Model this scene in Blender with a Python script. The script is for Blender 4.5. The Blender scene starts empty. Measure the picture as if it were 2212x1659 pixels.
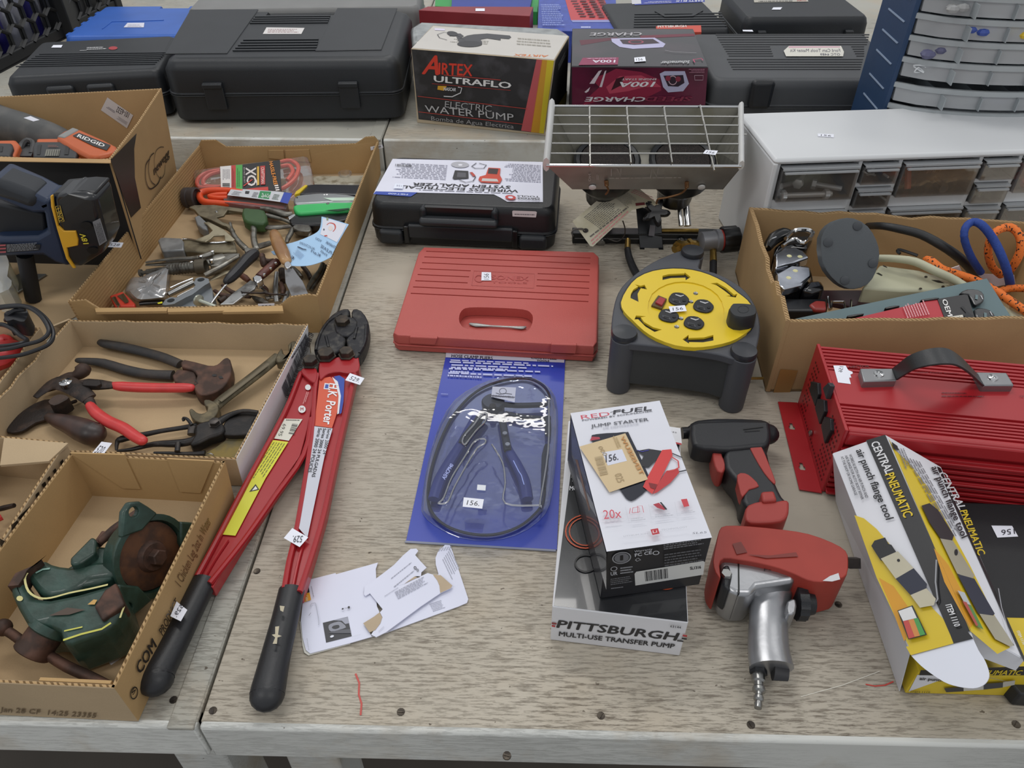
import bpy, bmesh, math, random
from mathutils import Vector as V, Matrix
random.seed(7)
S = bpy.context.scene
COL = S.collection
# ---------------- camera, light, exposure ----------------
HC = 0.70; FPX = 1661.0; PIT = math.radians(40.5); YAW = math.radians(1.33)
cd = bpy.data.cameras.new('camera'); cam = bpy.data.objects.new('camera', cd); COL.objects.link(cam)
cd.sensor_width = 36; cd.lens = 36 * FPX / 2212; cd.clip_start = .02; cd.clip_end = 50
cam.location = (0, 0, HC); cam.rotation_euler = (math.radians(90) - PIT, 0, YAW)
S.camera = cam
S.view_settings.view_transform = 'Standard'; S.view_settings.look = 'None'
S.view_settings.gamma = 1; S.view_settings.use_curve_mapping = False
S.view_settings.exposure = 0.0
wd = bpy.data.worlds.new('hall'); S.world = wd; wd.use_nodes = True
wd.node_tree.nodes['Background'].inputs[0].default_value = (.93, .96, 1, 1)
wd.node_tree.nodes['Background'].inputs[1].default_value = .52
def area(x, y, z, sx, sy, e, c=(1, .98, .95)):
    l = bpy.data.lights.new('ceiling_lamp', 'AREA'); l.shape = 'RECTANGLE'; l.size = sx; l.size_y = sy; l.energy = e; l.color = c
    o = bpy.data.objects.new('ceiling_lamp', l); COL.objects.link(o); o.location = (x, y, z)
for lx, ly, le in ((-1.6, -.4, 14), (1.3, -.4, 12), (-.4, 1.9, 18), (1.9, 2.6, 10), (-2.4, 2.8, 10), (-.2, 4.2, 16)):
    area(lx, ly, 2.5, 1.3, .35, le)
# ---------------- geometry of the view (used to take real positions) ----------------
fw = V((-math.sin(YAW) * math.cos(PIT), math.cos(YAW) * math.cos(PIT), -math.sin(PIT)))
rt = V((math.cos(YAW), math.sin(YAW), 0)); upv = rt.cross(fw)
CAM = V((0, 0, HC))
def ray(px, py): return fw + rt * ((px - 1106) / FPX) + upv * ((829.5 - py) / FPX)
def W(px, py, z=0.0):
    d = ray(px, py); return CAM + d * ((z - HC) / d.z)
def WY(px, py, y):
    d = ray(px, py); return CAM + d * (y / d.y)
def mpp(p): return (p - CAM).dot(fw) / FPX       # metres per pixel at a point
class Pl:
    def __init__(s, a, b, c):
        s.o = V(a); s.n = (V(b) - s.o).cross(V(c) - s.o).normalized()
        if s.n.dot(CAM - s.o) < 0: s.n = -s.n
    def at(s, px, py, off=0.0):
        d = ray(px, py); q = s.o + s.n * off; return CAM + d * ((q - CAM).dot(s.n) / d.dot(s.n))
def PZ(z): return Pl((0, 1, z), (1, 1, z), (0, 2, z))
CR = dict(A1=(0,0,2.4578),A2=(850,0,2.765),A3=(1450,0,2.903),A4=(0,180,3.191),A5=(140,280,3.16),A6=(0,640,3.16),A7=(0,930,2.275),A8=(280,640,1.628),
 B1=(760,320,3.457),B2=(1150,210,4.046),B3=(1280,520,4.365),B4=(1570,420,3.445),B5=(860,740,3.456),B6=(1170,840,2.765),B7=(1680,720,4.147),B8=(1500,900,2.185),
 C1=(0,0,7.373),C2=(1780,0,5.12),C3=(380,300,5.027),C4=(220,480,7.373),C5=(440,480,6.9125),C6=(0,640,4.609),C7=(1960,1060,3.456),C8=(630,1160,5.53),P=(0,0,1))
def k(c, s):
    x0, y0, sc = CR[c]; r = []
    for t in s.split():
        a = [float(v) for v in t.split(',')]
        r.append((x0 + a[0] / sc, y0 + a[1] / sc) + tuple(a[2:]))
    return r
# ---------------- materials ----------------
MC = {}
def lin(h):
    h = h.lstrip('#'); r = []
    for i in (0, 2, 4):
        c = int(h[i:i + 2], 16) / 255; r.append(c / 12.92 if c <= .04045 else ((c + .055) / 1.055) ** 2.4)
    return (*r, 1)
def newmat(name):
    m = bpy.data.materials.new(name); m.use_nodes = True; nt = m.node_tree
    return m, nt, nt.nodes, nt.links, nt.nodes['Principled BSDF']
def M(h, rough=.5, metal=0.0, var=.08, sc=14, bump=0.0, bsc=600, spec=.5, coat=0, h2=None, lo=.45, hi=.62, det=4, stretch=None):
    key = (h, rough, metal, var, sc, bump, bsc, spec, coat, h2, lo, hi, det, stretch)
    if key in MC: return MC[key]
    m, nt, N, L, b = newmat('m_' + h.strip('#'))
    tc = N.new('ShaderNodeTexCoord'); co = tc.outputs['Object']
    if stretch:
        mp = N.new('ShaderNodeMapping'); mp.inputs['Scale'].default_value = stretch; L.new(co, mp.inputs[0]); co = mp.outputs[0]
    nz = N.new('ShaderNodeTexNoise'); nz.inputs['Scale'].default_value = sc; nz.inputs['Detail'].default_value = det
    L.new(co, nz.inputs['Vector'])
    rp = N.new('ShaderNodeValToRGB'); c = lin(h)
    if h2:
        rp.color_ramp.elements[0].position = lo; rp.color_ramp.elements[1].position = hi
        rp.color_ramp.elements[0].color = c; rp.color_ramp.elements[1].color = lin(h2)
    else:
        rp.color_ramp.elements[0].position = .3; rp.color_ramp.elements[1].position = .7
        rp.color_ramp.elements[0].color = tuple(v * (1 - var) for v in c[:3]) + (1,)
        rp.color_ramp.elements[1].color = tuple(min(1, v * (1 + var)) for v in c[:3]) + (1,)
    L.new(nz.outputs[0], rp.inputs[0]); L.new(rp.outputs[0], b.inputs['Base Color'])
    b.inputs['Roughness'].default_value = rough; b.inputs['Metallic'].default_value = metal
    b.inputs['Specular IOR Level'].default_value = spec; b.inputs['Coat Weight'].default_value = coat
    if bump:
        n2 = N.new('ShaderNodeTexNoise'); n2.inputs['Scale'].default_value = bsc; L.new(tc.outputs['Object'], n2.inputs['Vector'])
        bp = N.new('ShaderNodeBump'); bp.inputs['Strength'].default_value = bump; bp.inputs['Distance'].default_value = .001
        L.new(n2.outputs[0], bp.inputs['Height']); L.new(bp.outputs[0], b.inputs['Normal'])
    MC[key] = m; return m
def table_mat(name, base, dark, seed, wear=.5):
    m, nt, N, L, b = newmat(name)
    tc = N.new('ShaderNodeTexCoord')
    def noise(scale, st, det=6, rough=.6):
        mp = N.new('ShaderNodeMapping'); mp.inputs['Scale'].default_value = st; mp.inputs['Location'].default_value = (seed, seed * 2, 0)
        L.new(tc.outputs['Object'], mp.inputs[0])
        n = N.new('ShaderNodeTexNoise'); n.inputs['Scale'].default_value = scale; n.inputs['Detail'].default_value = det; n.inputs['Roughness'].default_value = rough
        L.new(mp.outputs[0], n.inputs['Vector']); return n.outputs[0]
    def ramp(src, a, ca, bpos, cb):
        r = N.new('ShaderNodeValToRGB'); r.color_ramp.elements[0].position = a; r.color_ramp.elements[1].position = bpos
        r.color_ramp.elements[0].color = ca; r.color_ramp.elements[1].color = cb; L.new(src, r.inputs[0]); return r.outputs[0]
    def mix(fac, a, bb, mode='MIX'):
        x = N.new('ShaderNodeMix'); x.data_type = 'RGBA'; x.blend_type = mode
        if isinstance(fac, float): x.inputs[0].default_value = fac
        else: L.new(fac, x.inputs[0])
        for i, q in ((6, a), (7, bb)):
            if isinstance(q, tuple): x.inputs[i].default_value = q
            else: L.new(q, x.inputs[i])
        return x.outputs[2]
    B = lin(base); D = lin(dark); wh = (1, 1, 1, 1); bk = (0, 0, 0, 1)
    big = noise(2.2, (1, 1, 1), 4)
    c = mix(ramp(big, .35, bk, .65, wh), B, tuple(v * .80 for v in B[:3]) + (1,))
    c = mix(ramp(noise(7, (1, 1, 1), 5), .5, bk, .72, wh), c, lin('#b7ab98'))
    # grain: thin cracks that run along the boards
    g1 = ramp(noise(9, (4.5, 40, 40), 8, .75), .51, bk, .63, wh)
    g2 = ramp(noise(1.6, (1, 2, 1), 5), .38, bk, .68, wh)
    mul = N.new('ShaderNodeMath'); mul.operation = 'MULTIPLY'; L.new(g1, mul.inputs[0]); L.new(g2, mul.inputs[1])
    g3 = ramp(noise(26, (3, 22, 22), 6, .8), .66, bk, .70, wh)
    mx = N.new('ShaderNodeMath'); mx.operation = 'MAXIMUM'; L.new(mul.outputs[0], mx.inputs[0])
    m3 = N.new('ShaderNodeMath'); m3.operation = 'MULTIPLY'; m3.inputs[1].default_value = .9; L.new(g3, m3.inputs[0]); L.new(m3.outputs[0], mx.inputs[1])
    m2 = N.new('ShaderNodeMath'); m2.operation = 'MULTIPLY'; m2.inputs[1].default_value = wear; L.new(mx.outputs[0], m2.inputs[0])
    c = mix(m2.outputs[0], c, D)
    sp = ramp(noise(95, (1, 1.5, 1), 2), .735, bk, .75, wh)
    sp2 = N.new('ShaderNodeMath'); sp2.operation = 'MULTIPLY'; sp2.inputs[1].default_value = .8; L.new(sp, sp2.inputs[0])
    c = mix(sp2.outputs[0], c, lin('#55493c'))
    L.new(c, b.inputs['Base Color']); b.inputs['Roughness'].default_value = .5; b.inputs['Specular IOR Level'].default_value = .35
    bp = N.new('ShaderNodeBump'); bp.inputs['Strength'].default_value = .5; bp.inputs['Distance'].default_value = .002; bp.invert = True
    L.new(mx.outputs[0], bp.inputs['Height']); L.new(bp.outputs[0], b.inputs['Normal'])
    return m
def card_mat(name, h, rib=None):
    m, nt, N, L, b = newmat(name)
    tc = N.new('ShaderNodeTexCoord')
    mp = N.new('ShaderNodeMapping'); mp.inputs['Scale'].default_value = (1, 1, 1); L.new(tc.outputs['Object'], mp.inputs[0])
    n1 = N.new('ShaderNodeTexNoise'); n1.inputs['Scale'].default_value = 9; n1.inputs['Detail'].default_value = 6; L.new(mp.outputs[0], n1.inputs['Vector'])
    n2 = N.new('ShaderNodeTexNoise'); n2.inputs['Scale'].default_value = 700; L.new(mp.outputs[0], n2.inputs['Vector'])
    r = N.new('ShaderNodeValToRGB'); c = lin(h)
    r.color_ramp.elements[0].position = .3; r.color_ramp.elements[1].position = .75
    r.color_ramp.elements[0].color = tuple(v * .86 for v in c[:3]) + (1,); r.color_ramp.elements[1].color = tuple(min(1, v * 1.1) for v in c[:3]) + (1,)
    ad = N.new('ShaderNodeMath'); ad.operation = 'MULTIPLY_ADD'; ad.inputs[1].default_value = .25; L.new(n2.outputs[0], ad.inputs[0]); 
    s1 = N.new('ShaderNodeMath'); s1.operation = 'MULTIPLY'; s1.inputs[1].default_value = .8; L.new(n1.outputs[0], s1.inputs[0]); L.new(s1.outputs[0], ad.inputs[2])
    L.new(ad.outputs[0], r.inputs[0]); L.new(r.outputs[0], b.inputs['Base Color'])
    b.inputs['Roughness'].default_value = .8; b.inputs['Specular IOR Level'].default_value = .2
    if rib:
        wv = N.new('ShaderNodeTexWave'); wv.bands_direction = rib; wv.inputs['Scale'].default_value = 60; wv.inputs['Distortion'].default_value = 1; L.new(mp.outputs[0], wv.inputs['Vector'])
        bp = N.new('ShaderNodeBump'); bp.inputs['Strength'].default_value = .5; bp.inputs['Distance'].default_value = .0006; L.new(wv.outputs[1], bp.inputs['Height']); L.new(bp.outputs[0], b.inputs['Normal'])
    return m
def flute_mat():
    m, nt, N, L, b = newmat('corrugated_edge')
    tc = N.new('ShaderNodeTexCoord')
    wv = N.new('ShaderNodeTexWave'); wv.bands_direction = 'DIAGONAL'; wv.inputs['Scale'].default_value = 105; wv.inputs['Distortion'].default_value = 3
    L.new(tc.outputs['Object'], wv.inputs['Vector'])
    r = N.new('ShaderNodeValToRGB'); r.color_ramp.elements[0].position = .25; r.color_ramp.elements[1].position = .5
    r.color_ramp.elements[0].color = lin('#6e5432'); r.color_ramp.elements[1].color = lin('#b3946a'); L.new(wv.outputs[1], r.inputs[0])
    L.new(r.outputs[0], b.inputs['Base Color']); b.inputs['Roughness'].default_value = .9
    return m
def clear_mat(name, tint='#ffffff', gl=.12, haze=0.0, rough=.06):
    m, nt, N, L, b = newmat(name)
    N.remove(b); out = N['Material Output']
    t = N.new('ShaderNodeBsdfTransparent'); t.inputs[0].default_value = lin(tint)
    g = N.new('ShaderNodeBsdfGlossy'); g.inputs['Roughness'].default_value = rough
    d = N.new('ShaderNodeBsdfDiffuse'); d.inputs[0].default_value = (.8, .82, .84, 1)
    fr = N.new('ShaderNodeLayerWeight'); fr.inputs[0].default_value = .35
    ad = N.new('ShaderNodeMath'); ad.operation = 'MULTIPLY_ADD'; ad.inputs[1].default_value = .5; ad.inputs[2].default_value = gl; L.new(fr.outputs['Fresnel'], ad.inputs[0])
    nz = N.new('ShaderNodeTexNoise'); nz.inputs['Scale'].default_value = 45; tc = N.new('ShaderNodeTexCoord'); L.new(tc.outputs['Object'], nz.inputs['Vector'])
    bp = N.new('ShaderNodeBump'); bp.inputs['Strength'].default_value = .22; bp.inputs['Distance'].default_value = .003; L.new(nz.outputs[0], bp.inputs['Height']); L.new(bp.outputs[0], g.inputs['Normal'])
    a = N.new('ShaderNodeMixShader'); a.inputs[0].default_value = haze; L.new(t.outputs[0], a.inputs[1]); L.new(d.outputs[0], a.inputs[2])
    x = N.new('ShaderNodeMixShader'); L.new(ad.outputs[0], x.inputs[0]); L.new(a.outputs[0], x.inputs[1]); L.new(g.outputs[0], x.inputs[2])
    L.new(x.outputs[0], out.inputs[0]); return m
CARD = card_mat('cardboard', '#b4946a'); CARDL = card_mat('cardboard_light', '#b59c7a'); CARDR = card_mat('cardboard_ribbed', '#a07f52', 'Z'); CARDW = M('#e9e9ec', .5, bump=.1, bsc=200)
FLUTE = flute_mat()
CLEAR = clear_mat('clear_plastic', gl=.05, haze=.04); CLEARB = clear_mat('clear_blister', '#e9eefc', gl=.06, haze=.03, rough=.03); FROST = clear_mat('frosted_plastic', '#d5dce2', gl=.05, haze=.42, rough=.3)
DRAW = clear_mat('smoky_clear_drawer', '#f5f3f1', gl=.04, haze=.035, rough=.1)
BLKP = M('#1d1f23', .42, var=.15, bump=.25, bsc=900); BLKS = M('#131416', .3, var=.1); GRYP = M('#3e4146', .5, var=.1, bump=.3, bsc=900)
STEEL = M('#9a9a98', .32, 1.0, var=.15, sc=60); CHROME = M('#d8d8d8', .12, 1.0, var=.05); DSTEEL = M('#5a5552', .45, .85, var=.3, sc=70)
RUST = M('#43332c', .6, .45, sc=45, h2='#62463a', bump=.2, bsc=300); IRON = M('#2c2624', .55, .5, sc=40, h2='#4a3b33', bump=.4, bsc=350)
RED = M('#c22c2e', .35, var=.06); REDG = M('#c93a3a', .38, var=.1, sc=60); PAPER = M('#e8e9f2', .6, var=.02); WHITE = M('#e6e8ea', .4, var=.02)
RUB = M('#1c1c1f', .55, var=.25, sc=40, bump=.15, bsc=400)
BRASS = M('#a88a4a', .35, .9, var=.2, sc=80)
# ---------------- mesh builder ----------------
class MB:
    def __init__(s): s.v = []; s.f = []; s.m = []
    def add(s, vs, fs, mi=0):
        o = len(s.v); s.v += [V(p) for p in vs]
        for f in fs: s.f.append([i + o for i in f]); s.m.append(mi)
        return s
    def rings(s, rs, cap=True, mi=0, closed=True):
        n = len(rs[0]); vs = [p for r in rs for p in r]; fs = []
        for a in range(len(rs) - 1):
            for i in range(n if closed else n - 1):
                j = (i + 1) % n; fs.append((a * n + i, a * n + j, (a + 1) * n + j, (a + 1) * n + i))
        if cap: fs += [tuple(range(n))[::-1], tuple(range((len(rs) - 1) * n, len(rs) * n))]
        return s.add(vs, fs, mi)
    def prism(s, pts, vec, mi=0): return s.rings([[V(p) + V(vec) for p in pts], [V(p) for p in pts]], mi=mi)
    def slab(s, pts, zt, zb, mi=0):           # outline seen at height zt, standing down to zb
        a = [W(p[0], p[1], zt) for p in pts]; return s.rings([[V((p.x, p.y, zb)) for p in a], a], mi=mi)
    def pslab(s, pts, pl, th, mi=0, off=0.0):
        a = [pl.at(p[0], p[1], off) for p in pts]; return s.rings([[p - pl.n * th for p in a], a], mi=mi)
    def box(s, F, x0, x1, y0, y1, z0, z1, mi=0):
        return s.rings([[F.p(x0, y0, z), F.p(x1, y0, z), F.p(x1, y1, z), F.p(x0, y1, z)] for z in (z0, z1)], mi=mi)
    def tube(s, pts, rad, n=10, flat=1.0, up=V((0, 0, 1)), mi=0, sm=0, cap=True, round_end=False, closed=False):
        pts = [V(p) for p in pts]
        rad = list(rad) if hasattr(rad, '__len__') else [rad] * len(pts)
        if sm: pts, rad = smooth(pts, rad, sm, closed)
        if round_end:
            d0 = (pts[0] - pts[1]).normalized(); d1 = (pts[-1] - pts[-2]).normalized(); A = []; R = []
            for t in (1, .92, .7, .4): A.append(pts[0] + d0 * rad[0] * t); R.append(rad[0] * math.sqrt(max(0.01, 1 - t * t)))
            B = []; Q = []
            for t in (.4, .7, .92, 1): B.append(pts[-1] + d1 * rad[-1] * t); Q.append(rad[-1] * math.sqrt(max(0.01, 1 - t * t)))
            pts = A + pts + B; rad = R + rad + Q
        rs = []; m = len(pts); px = None
        for i, p in enumerate(pts):
            a = pts[i - 1] if (i > 0 or closed) else p; b = pts[(i + 1) % m] if (i < m - 1 or closed) else p
            t = (b - a).normalized()
            x = t.cross(up)
            if x.length < .2: x = px if px is not None else t.cross(V((0, 1, 0)))
            x.normalize()
            if px is not None and x.dot(px) < -.3: x = -x
            px = x; z = x.cross(t).normalized()
            rs.append([p + x * (rad[i] * math.cos(q)) + z * (rad[i] * flat * math.sin(q)) for q in [2 * math.pi * j / n for j in range(n)]])
        if closed: rs.append(rs[0]); cap = False
        return s.rings(rs, cap, mi)
    def ptube(s, pts, n=10, flat=1.0, sm=3, mi=0, round_end=False, zoff=0.0):   # (px,py,z,halfwidth px)
        P = []; R = []
        for q in pts:
            w = W(q[0], q[1], q[2] + zoff); P.append(w); R.append(q[3] * mpp(w))
        return s.tube(P, R, n, flat, mi=mi, sm=sm, round_end=round_end)
    def lathe(s, o, ax, prof, n=20, mi=0, ref=None):
        o = V(o); ax = V(ax).normalized(); x = (V(ref) if ref else (V((1, 0, 0)) if abs(ax.x) < .8 else V((0, 1, 0))))
        x = (x - ax * x.dot(ax)).normalized(); y = ax.cross(x)
        return s.rings([[o + ax * h + x * (r * math.cos(q)) + y * (r * math.sin(q)) for q in [2 * math.pi * j / n for j in range(n)]] for r, h in prof], mi=mi)
    def ball(s, c, r, n=12, sc=(1, 1, 1), mi=0):
        c = V(c); R = []
        for i in range(n // 2 + 1):
            a = -math.pi / 2 + math.pi * i / (n // 2); rr = max(.02, math.cos(a))
            R.append([c + V((r * rr * math.cos(q) * sc[0], r * rr * math.sin(q) * sc[1], r * math.sin(a) * sc[2])) for q in [2 * math.pi * j / n for j in range(n)]])
        return s.rings(R, mi=mi)
    def build(s, name, mats, parent=None, bevel=0.0, smooth=True, kind=None, seg=2, label=None, tag=None, cat=None, group=None, solid=0):
        me = bpy.data.meshes.new(name)
        org = parent.matrix_world.translation.copy() if parent is not None and parent.type == 'EMPTY' else (WORG[parent.name] if parent is not None else None)
        if org is None:
            zs = min(p.z for p in s.v); org = V((sum(p.x for p in s.v) / len(s.v), sum(p.y for p in s.v) / len(s.v), zs))
        me.from_pydata([p - org for p in s.v], [], s.f); me.validate()
        if not isinstance(mats, (list, tuple)): mats = [mats]
        for m in mats: me.materials.append(m)
        for i, p in enumerate(me.polygons): p.material_index = min(s.m[i], len(mats) - 1)
        bm = bmesh.new(); bm.from_mesh(me); bmesh.ops.recalc_face_normals(bm, faces=bm.faces); bm.to_mesh(me); bm.free()
        o = bpy.data.objects.new(name, me); COL.objects.link(o); WORG[o.name] = org
        if parent is not None: o.parent = parent
        else: o.location = org
        if solid:
            q = o.modifiers.new('thickness', 'SOLIDIFY'); q.thickness = solid
        if bevel:
            q = o.modifiers.new('bevel', 'BEVEL'); q.width = bevel; q.segments = seg; q.limit_method = 'ANGLE'; q.angle_limit = math.radians(40); q.use_clamp_overlap = True
        if smooth:
            for p in me.polygons: p.use_smooth = True
            me.set_sharp_from_angle(angle=math.radians(38))
            if bevel:
                q = o.modifiers.new('wn', 'WEIGHTED_NORMAL'); q.keep_sharp = True
        if kind: o['kind'] = kind
        if label: o['label'] = label
        if cat: o['category'] = cat
        if group: o['group'] = group
        return o
WORG = {}
def smooth(pts, rad, sub, closed=False):
    n = len(pts); P = []; R = []
    rng = range(n if closed else n - 1)
    for i in rng:
        g = (lambda j: j % n) if closed else (lambda j: max(0, min(n - 1, j)))
        a, b, c, d = pts[g(i - 1)], pts[g(i)], pts[g(i + 1)], pts[g(i + 2)]
        for t in range(sub):
            u = t / sub
            P.append(.5 * ((2 * b) + (c - a) * u + (2 * a - 5 * b + 4 * c - d) * u * u + (3 * b - a - 3 * c + d) * u ** 3))
            R.append(rad[g(i)] * (1 - u) + rad[g(i + 1)] * u)
    if not closed: P.append(pts[-1]); R.append(rad[-1])
    return P, R
def curve2(pts, sub=3, closed=True):
    P, _ = smooth([V((p[0], p[1], 0)) for p in pts], [0] * len(pts), sub, closed); return [(p.x, p.y) for p in P]
class Fr:
    def __init__(s, o, x, y=None, z=None):
        s.o = V(o); s.x = V(x).normalized(); s.z = V(z).normalized() if z else V((0, 0, 1)); s.y = V(y).normalized() if y else s.z.cross(s.x)
    def p(s, a, b, c): return s.o + s.x * a + s.y * b + s.z * c
    @staticmethod
    def px(fl, fr, z, z0=0.0):       # frame at the corner seen at height z; local z = world z
        a = W(*fl, z); b = W(*fr, z); d = b - a; f = Fr((a.x, a.y, 0), (d.x, d.y, 0)); f.w = d.length; return f
def thing(name, label, cat, loc, group=None):
    o = bpy.data.objects.new(name, None); COL.objects.link(o); o.location = V(loc); o.empty_display_size = .02
    o['label'] = label; o['category'] = cat
    if group: o['group'] = group
    bpy.context.view_layer.update(); return o
def T(name, label, cat, px, py, z=0.0, group=None): return thing(name, label, cat, W(px, py, z), group)
def rrect(F, x0, x1, y0, y1, z, r, n=4):
    P = []
    for cx, cy, a0 in ((x1 - r, y0 + r, -90), (x1 - r, y1 - r, 0), (x0 + r, y1 - r, 90), (x0 + r, y0 + r, 180)):
        for i in range(n + 1):
            a = math.radians(a0 + 90 * i / n); P.append(F.p(cx + r * math.cos(a), cy + r * math.sin(a), z))
    return P
def rloft(mb, F, x0, x1, y0, y1, prof, r, mi=0):   # prof = (z, inset)
    return mb.rings([rrect(F, x0 + i, x1 - i, y0 + i, y1 - i, z, max(.0005, r - i * .6)) for z, i in prof], mi=mi)
def cut(o, mb):                                   # real grooves and holes
    t = mb.build('cutter_tmp', BLKS, None, smooth=False)
    m = o.modifiers.new('cut', 'BOOLEAN'); m.operation = 'DIFFERENCE'; m.object = t; m.solver = 'EXACT'
    o.modifiers.move(len(o.modifiers) - 1, 0)
    bev = [q for q in o.modifiers if q.name != 'cut']
    for q in bev: q.show_viewport = False
    bpy.context.view_layer.update()
    dg = bpy.context.evaluated_depsgraph_get(); me = bpy.data.meshes.new_from_object(o.evaluated_get(dg))
    o.modifiers.remove(m)
    for q in bev: q.show_viewport = True
    if len(me.polygons) > 3: o.data = me
    bpy.data.objects.remove(t, do_unlink=True)
# ---------------- flat print ----------------
TXT = {}
def glyphs(s, bold=0):
    if (s, bold) in TXT: return TXT[(s, bold)]
    c = bpy.data.curves.new('t', 'FONT'); c.body = s; c.resolution_u = 2; c.size = 1
    o = bpy.data.objects.new('t', c); COL.objects.link(o); bpy.context.view_layer.update()
    me = o.evaluated_get(bpy.context.evaluated_depsgraph_get()).to_mesh()
    vs = [(v.co.x, v.co.y) for v in me.vertices]; fs = [tuple(p.vertices) for p in me.polygons]
    bpy.data.objects.remove(o, do_unlink=True); bpy.data.curves.remove(c)
    if not vs: vs = [(0, 0)]; fs = []
    x0 = min(v[0] for v in vs); x1 = max(v[0] for v in vs)
    wd_ = max(1e-6, x1 - x0); vs = [((x - x0) / wd_, y / .69) for x, y in vs]; r = (vs, fs)
    if bold:
        e = min(.026, bold); n = len(vs); P = []; Q = []
        for j, (dx, dy) in enumerate(((0, 0), (-e, 0), (e, 0), (0, e * .7), (0, -e * .7))): P += [(x + dx / wd_, y + dy / .69) for x, y in vs]; Q += [tuple(i + n * j for i in f) for f in fs]
        r = (P, Q)
    r = (r[0], r[1]); TXT[(s, bold)] = r; return r
class Art:
    def __init__(s, pl, base=.0003, step=.00012): s.pl = pl; s.mb = MB(); s.mats = []; s.h = base; s.st = step
    def mi(s, c):
        m = c if not isinstance(c, str) else M(c, .42, var=.03)
        if m not in s.mats: s.mats.append(m)
        return s.mats.index(m)
    def poly(s, pts, c):
        s.h += s.st; s.mb.add([s.pl.at(p[0], p[1], s.h) for p in pts], [tuple(range(len(pts)))], s.mi(c)); return s
    def polys(s, ps, c):
        s.h += s.st; i = s.mi(c)
        for pts in ps: s.mb.add([s.pl.at(p[0], p[1], s.h) for p in pts], [tuple(range(len(pts)))], i)
        return s
    def ell(s, c0, a, b, c, n=24, a0=0, a1=360, inner=None):      # centre, end of axis 1, end of axis 2 in px
        s.h += s.st; C = s.pl.at(*c0, s.h); A = s.pl.at(*a, s.h) - C; B = s.pl.at(*b, s.h) - C
        q = [math.radians(a0 + (a1 - a0) * j / n) for j in range(n + (0 if a1 - a0 == 360 else 1))]
        o = [C + A * math.cos(t) + B * math.sin(t) for t in q]
        if inner is None: s.mb.add(o, [tuple(range(len(o)))], s.mi(c))
        else:
            i = [C + (A * math.cos(t) + B * math.sin(t)) * inner for t in q]; m = len(q)
            s.mb.add(o + i, [(j, (j + 1) % m, m + (j + 1) % m, m + j) for j in range(m if a1 - a0 == 360 else m - 1)], s.mi(c))
        return s
    def line(s, pts, w, c):
        s.h += s.st; P = [s.pl.at(p[0], p[1], s.h) for p in pts]; i = s.mi(c); r = []
        for j, p in enumerate(P):
            t = (P[min(j + 1, len(P) - 1)] - P[max(j - 1, 0)]).normalized(); x = t.cross(s.pl.n) * (w * mpp(p) / 2); r.append((p - x, p + x))
        s.mb.add([q for a in r for q in a], [(2 * j, 2 * j + 2, 2 * j + 3, 2 * j + 1) for j in range(len(P) - 1)], i); return s
    def txt(s, t, A, B, C, c, bold=0.0):        # baseline start, baseline end, top of the first letter (all px)
        s.h += s.st; a = s.pl.at(*A, s.h); b = s.pl.at(*B, s.h) - a; u = s.pl.at(*C, s.h) - a
        vs, fs = glyphs(t, bold); m = len(vs) // 5 if bold else len(vs) + 1; s.mb.add([a + b * x + u * y + s.pl.n * (.00004 * (i // m)) for i, (x, y) in enumerate(vs)], fs, s.mi(c)); s.h += .0002 if bold else 0; return s
    def fine(s, A, B, C, n, c, fill=.45, seed=1):  # n rows of unreadably small print
        s.h += s.st; r = random.Random(seed); a = s.pl.at(*A, s.h); b = s.pl.at(*B, s.h) - a; u = s.pl.at(*C, s.h) - a; i = s.mi(c)
        for j in range(n):
            y0 = j / n; y1 = y0 + fill / n; x = 0
            end = 1 - r.random() * .25
            while x < end:
                w = .03 + r.random() * .09; e = min(end, x + w)
                s.mb.add([a + b * x + u * y0, a + b * e + u * y0, a + b * e + u * y1, a + b * x + u * y1], [(0, 1, 2, 3)], i); x = e + .018
        return s
    def bars(s, A, B, C, n, c, seed=1):
        s.h += s.st; r = random.Random(seed); a = s.pl.at(*A, s.h); b = s.pl.at(*B, s.h) - a; u = s.pl.at(*C, s.h) - a; i = s.mi(c)
        for j in range(n):
            x = j / n; w = (.25 + .55 * r.random()) / n
            s.mb.add([a + b * x, a + b * (x + w), a + b * (x + w) + u, a + b * x + u], [(0, 1, 2, 3)], i)
        return s
    def done(s, parent, name='printed_artwork', **kw): return s.mb.build(name, s.mats, parent, smooth=False, **kw)
STK = M('#eef0fa', .5, var=.02); INK = '#33343c'
def sticker(parent, pl, q, t, m=.18, off=0.0008, ink=INK, name='price_sticker'):   # q: BL BR TR TL of the writing, px
    a = Art(pl, off); a.poly(q, STK)
    def mx(u, v):
        x = [(q[0][i] * (1 - u) + q[1][i] * u) * (1 - v) + (q[3][i] * (1 - u) + q[2][i] * u) * v for i in (0, 1)]; return tuple(x)
    if t: a.txt(t, mx(m, .25), mx(.82, .25), mx(m + .03, .75), ink)
    return a.done(parent, name)
def qbox(mb, q, zt, z0, mi=0):                    # FL FR BR BL of the top face, px
    a = [W(*p, zt) for p in q]; mb.rings([[V((p.x, p.y, z0)) for p in a], a], mi=mi); return a
def hexbolt(mb, c, r, h, ax=V((0, 0, 1)), mi=0):
    mb.lathe(c, ax, [(r * 1.25, 0), (r * 1.25, h * .15), (r * 1.02, h * .15), (r, h * .9), (r * .85, h)], 6, mi)
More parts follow.
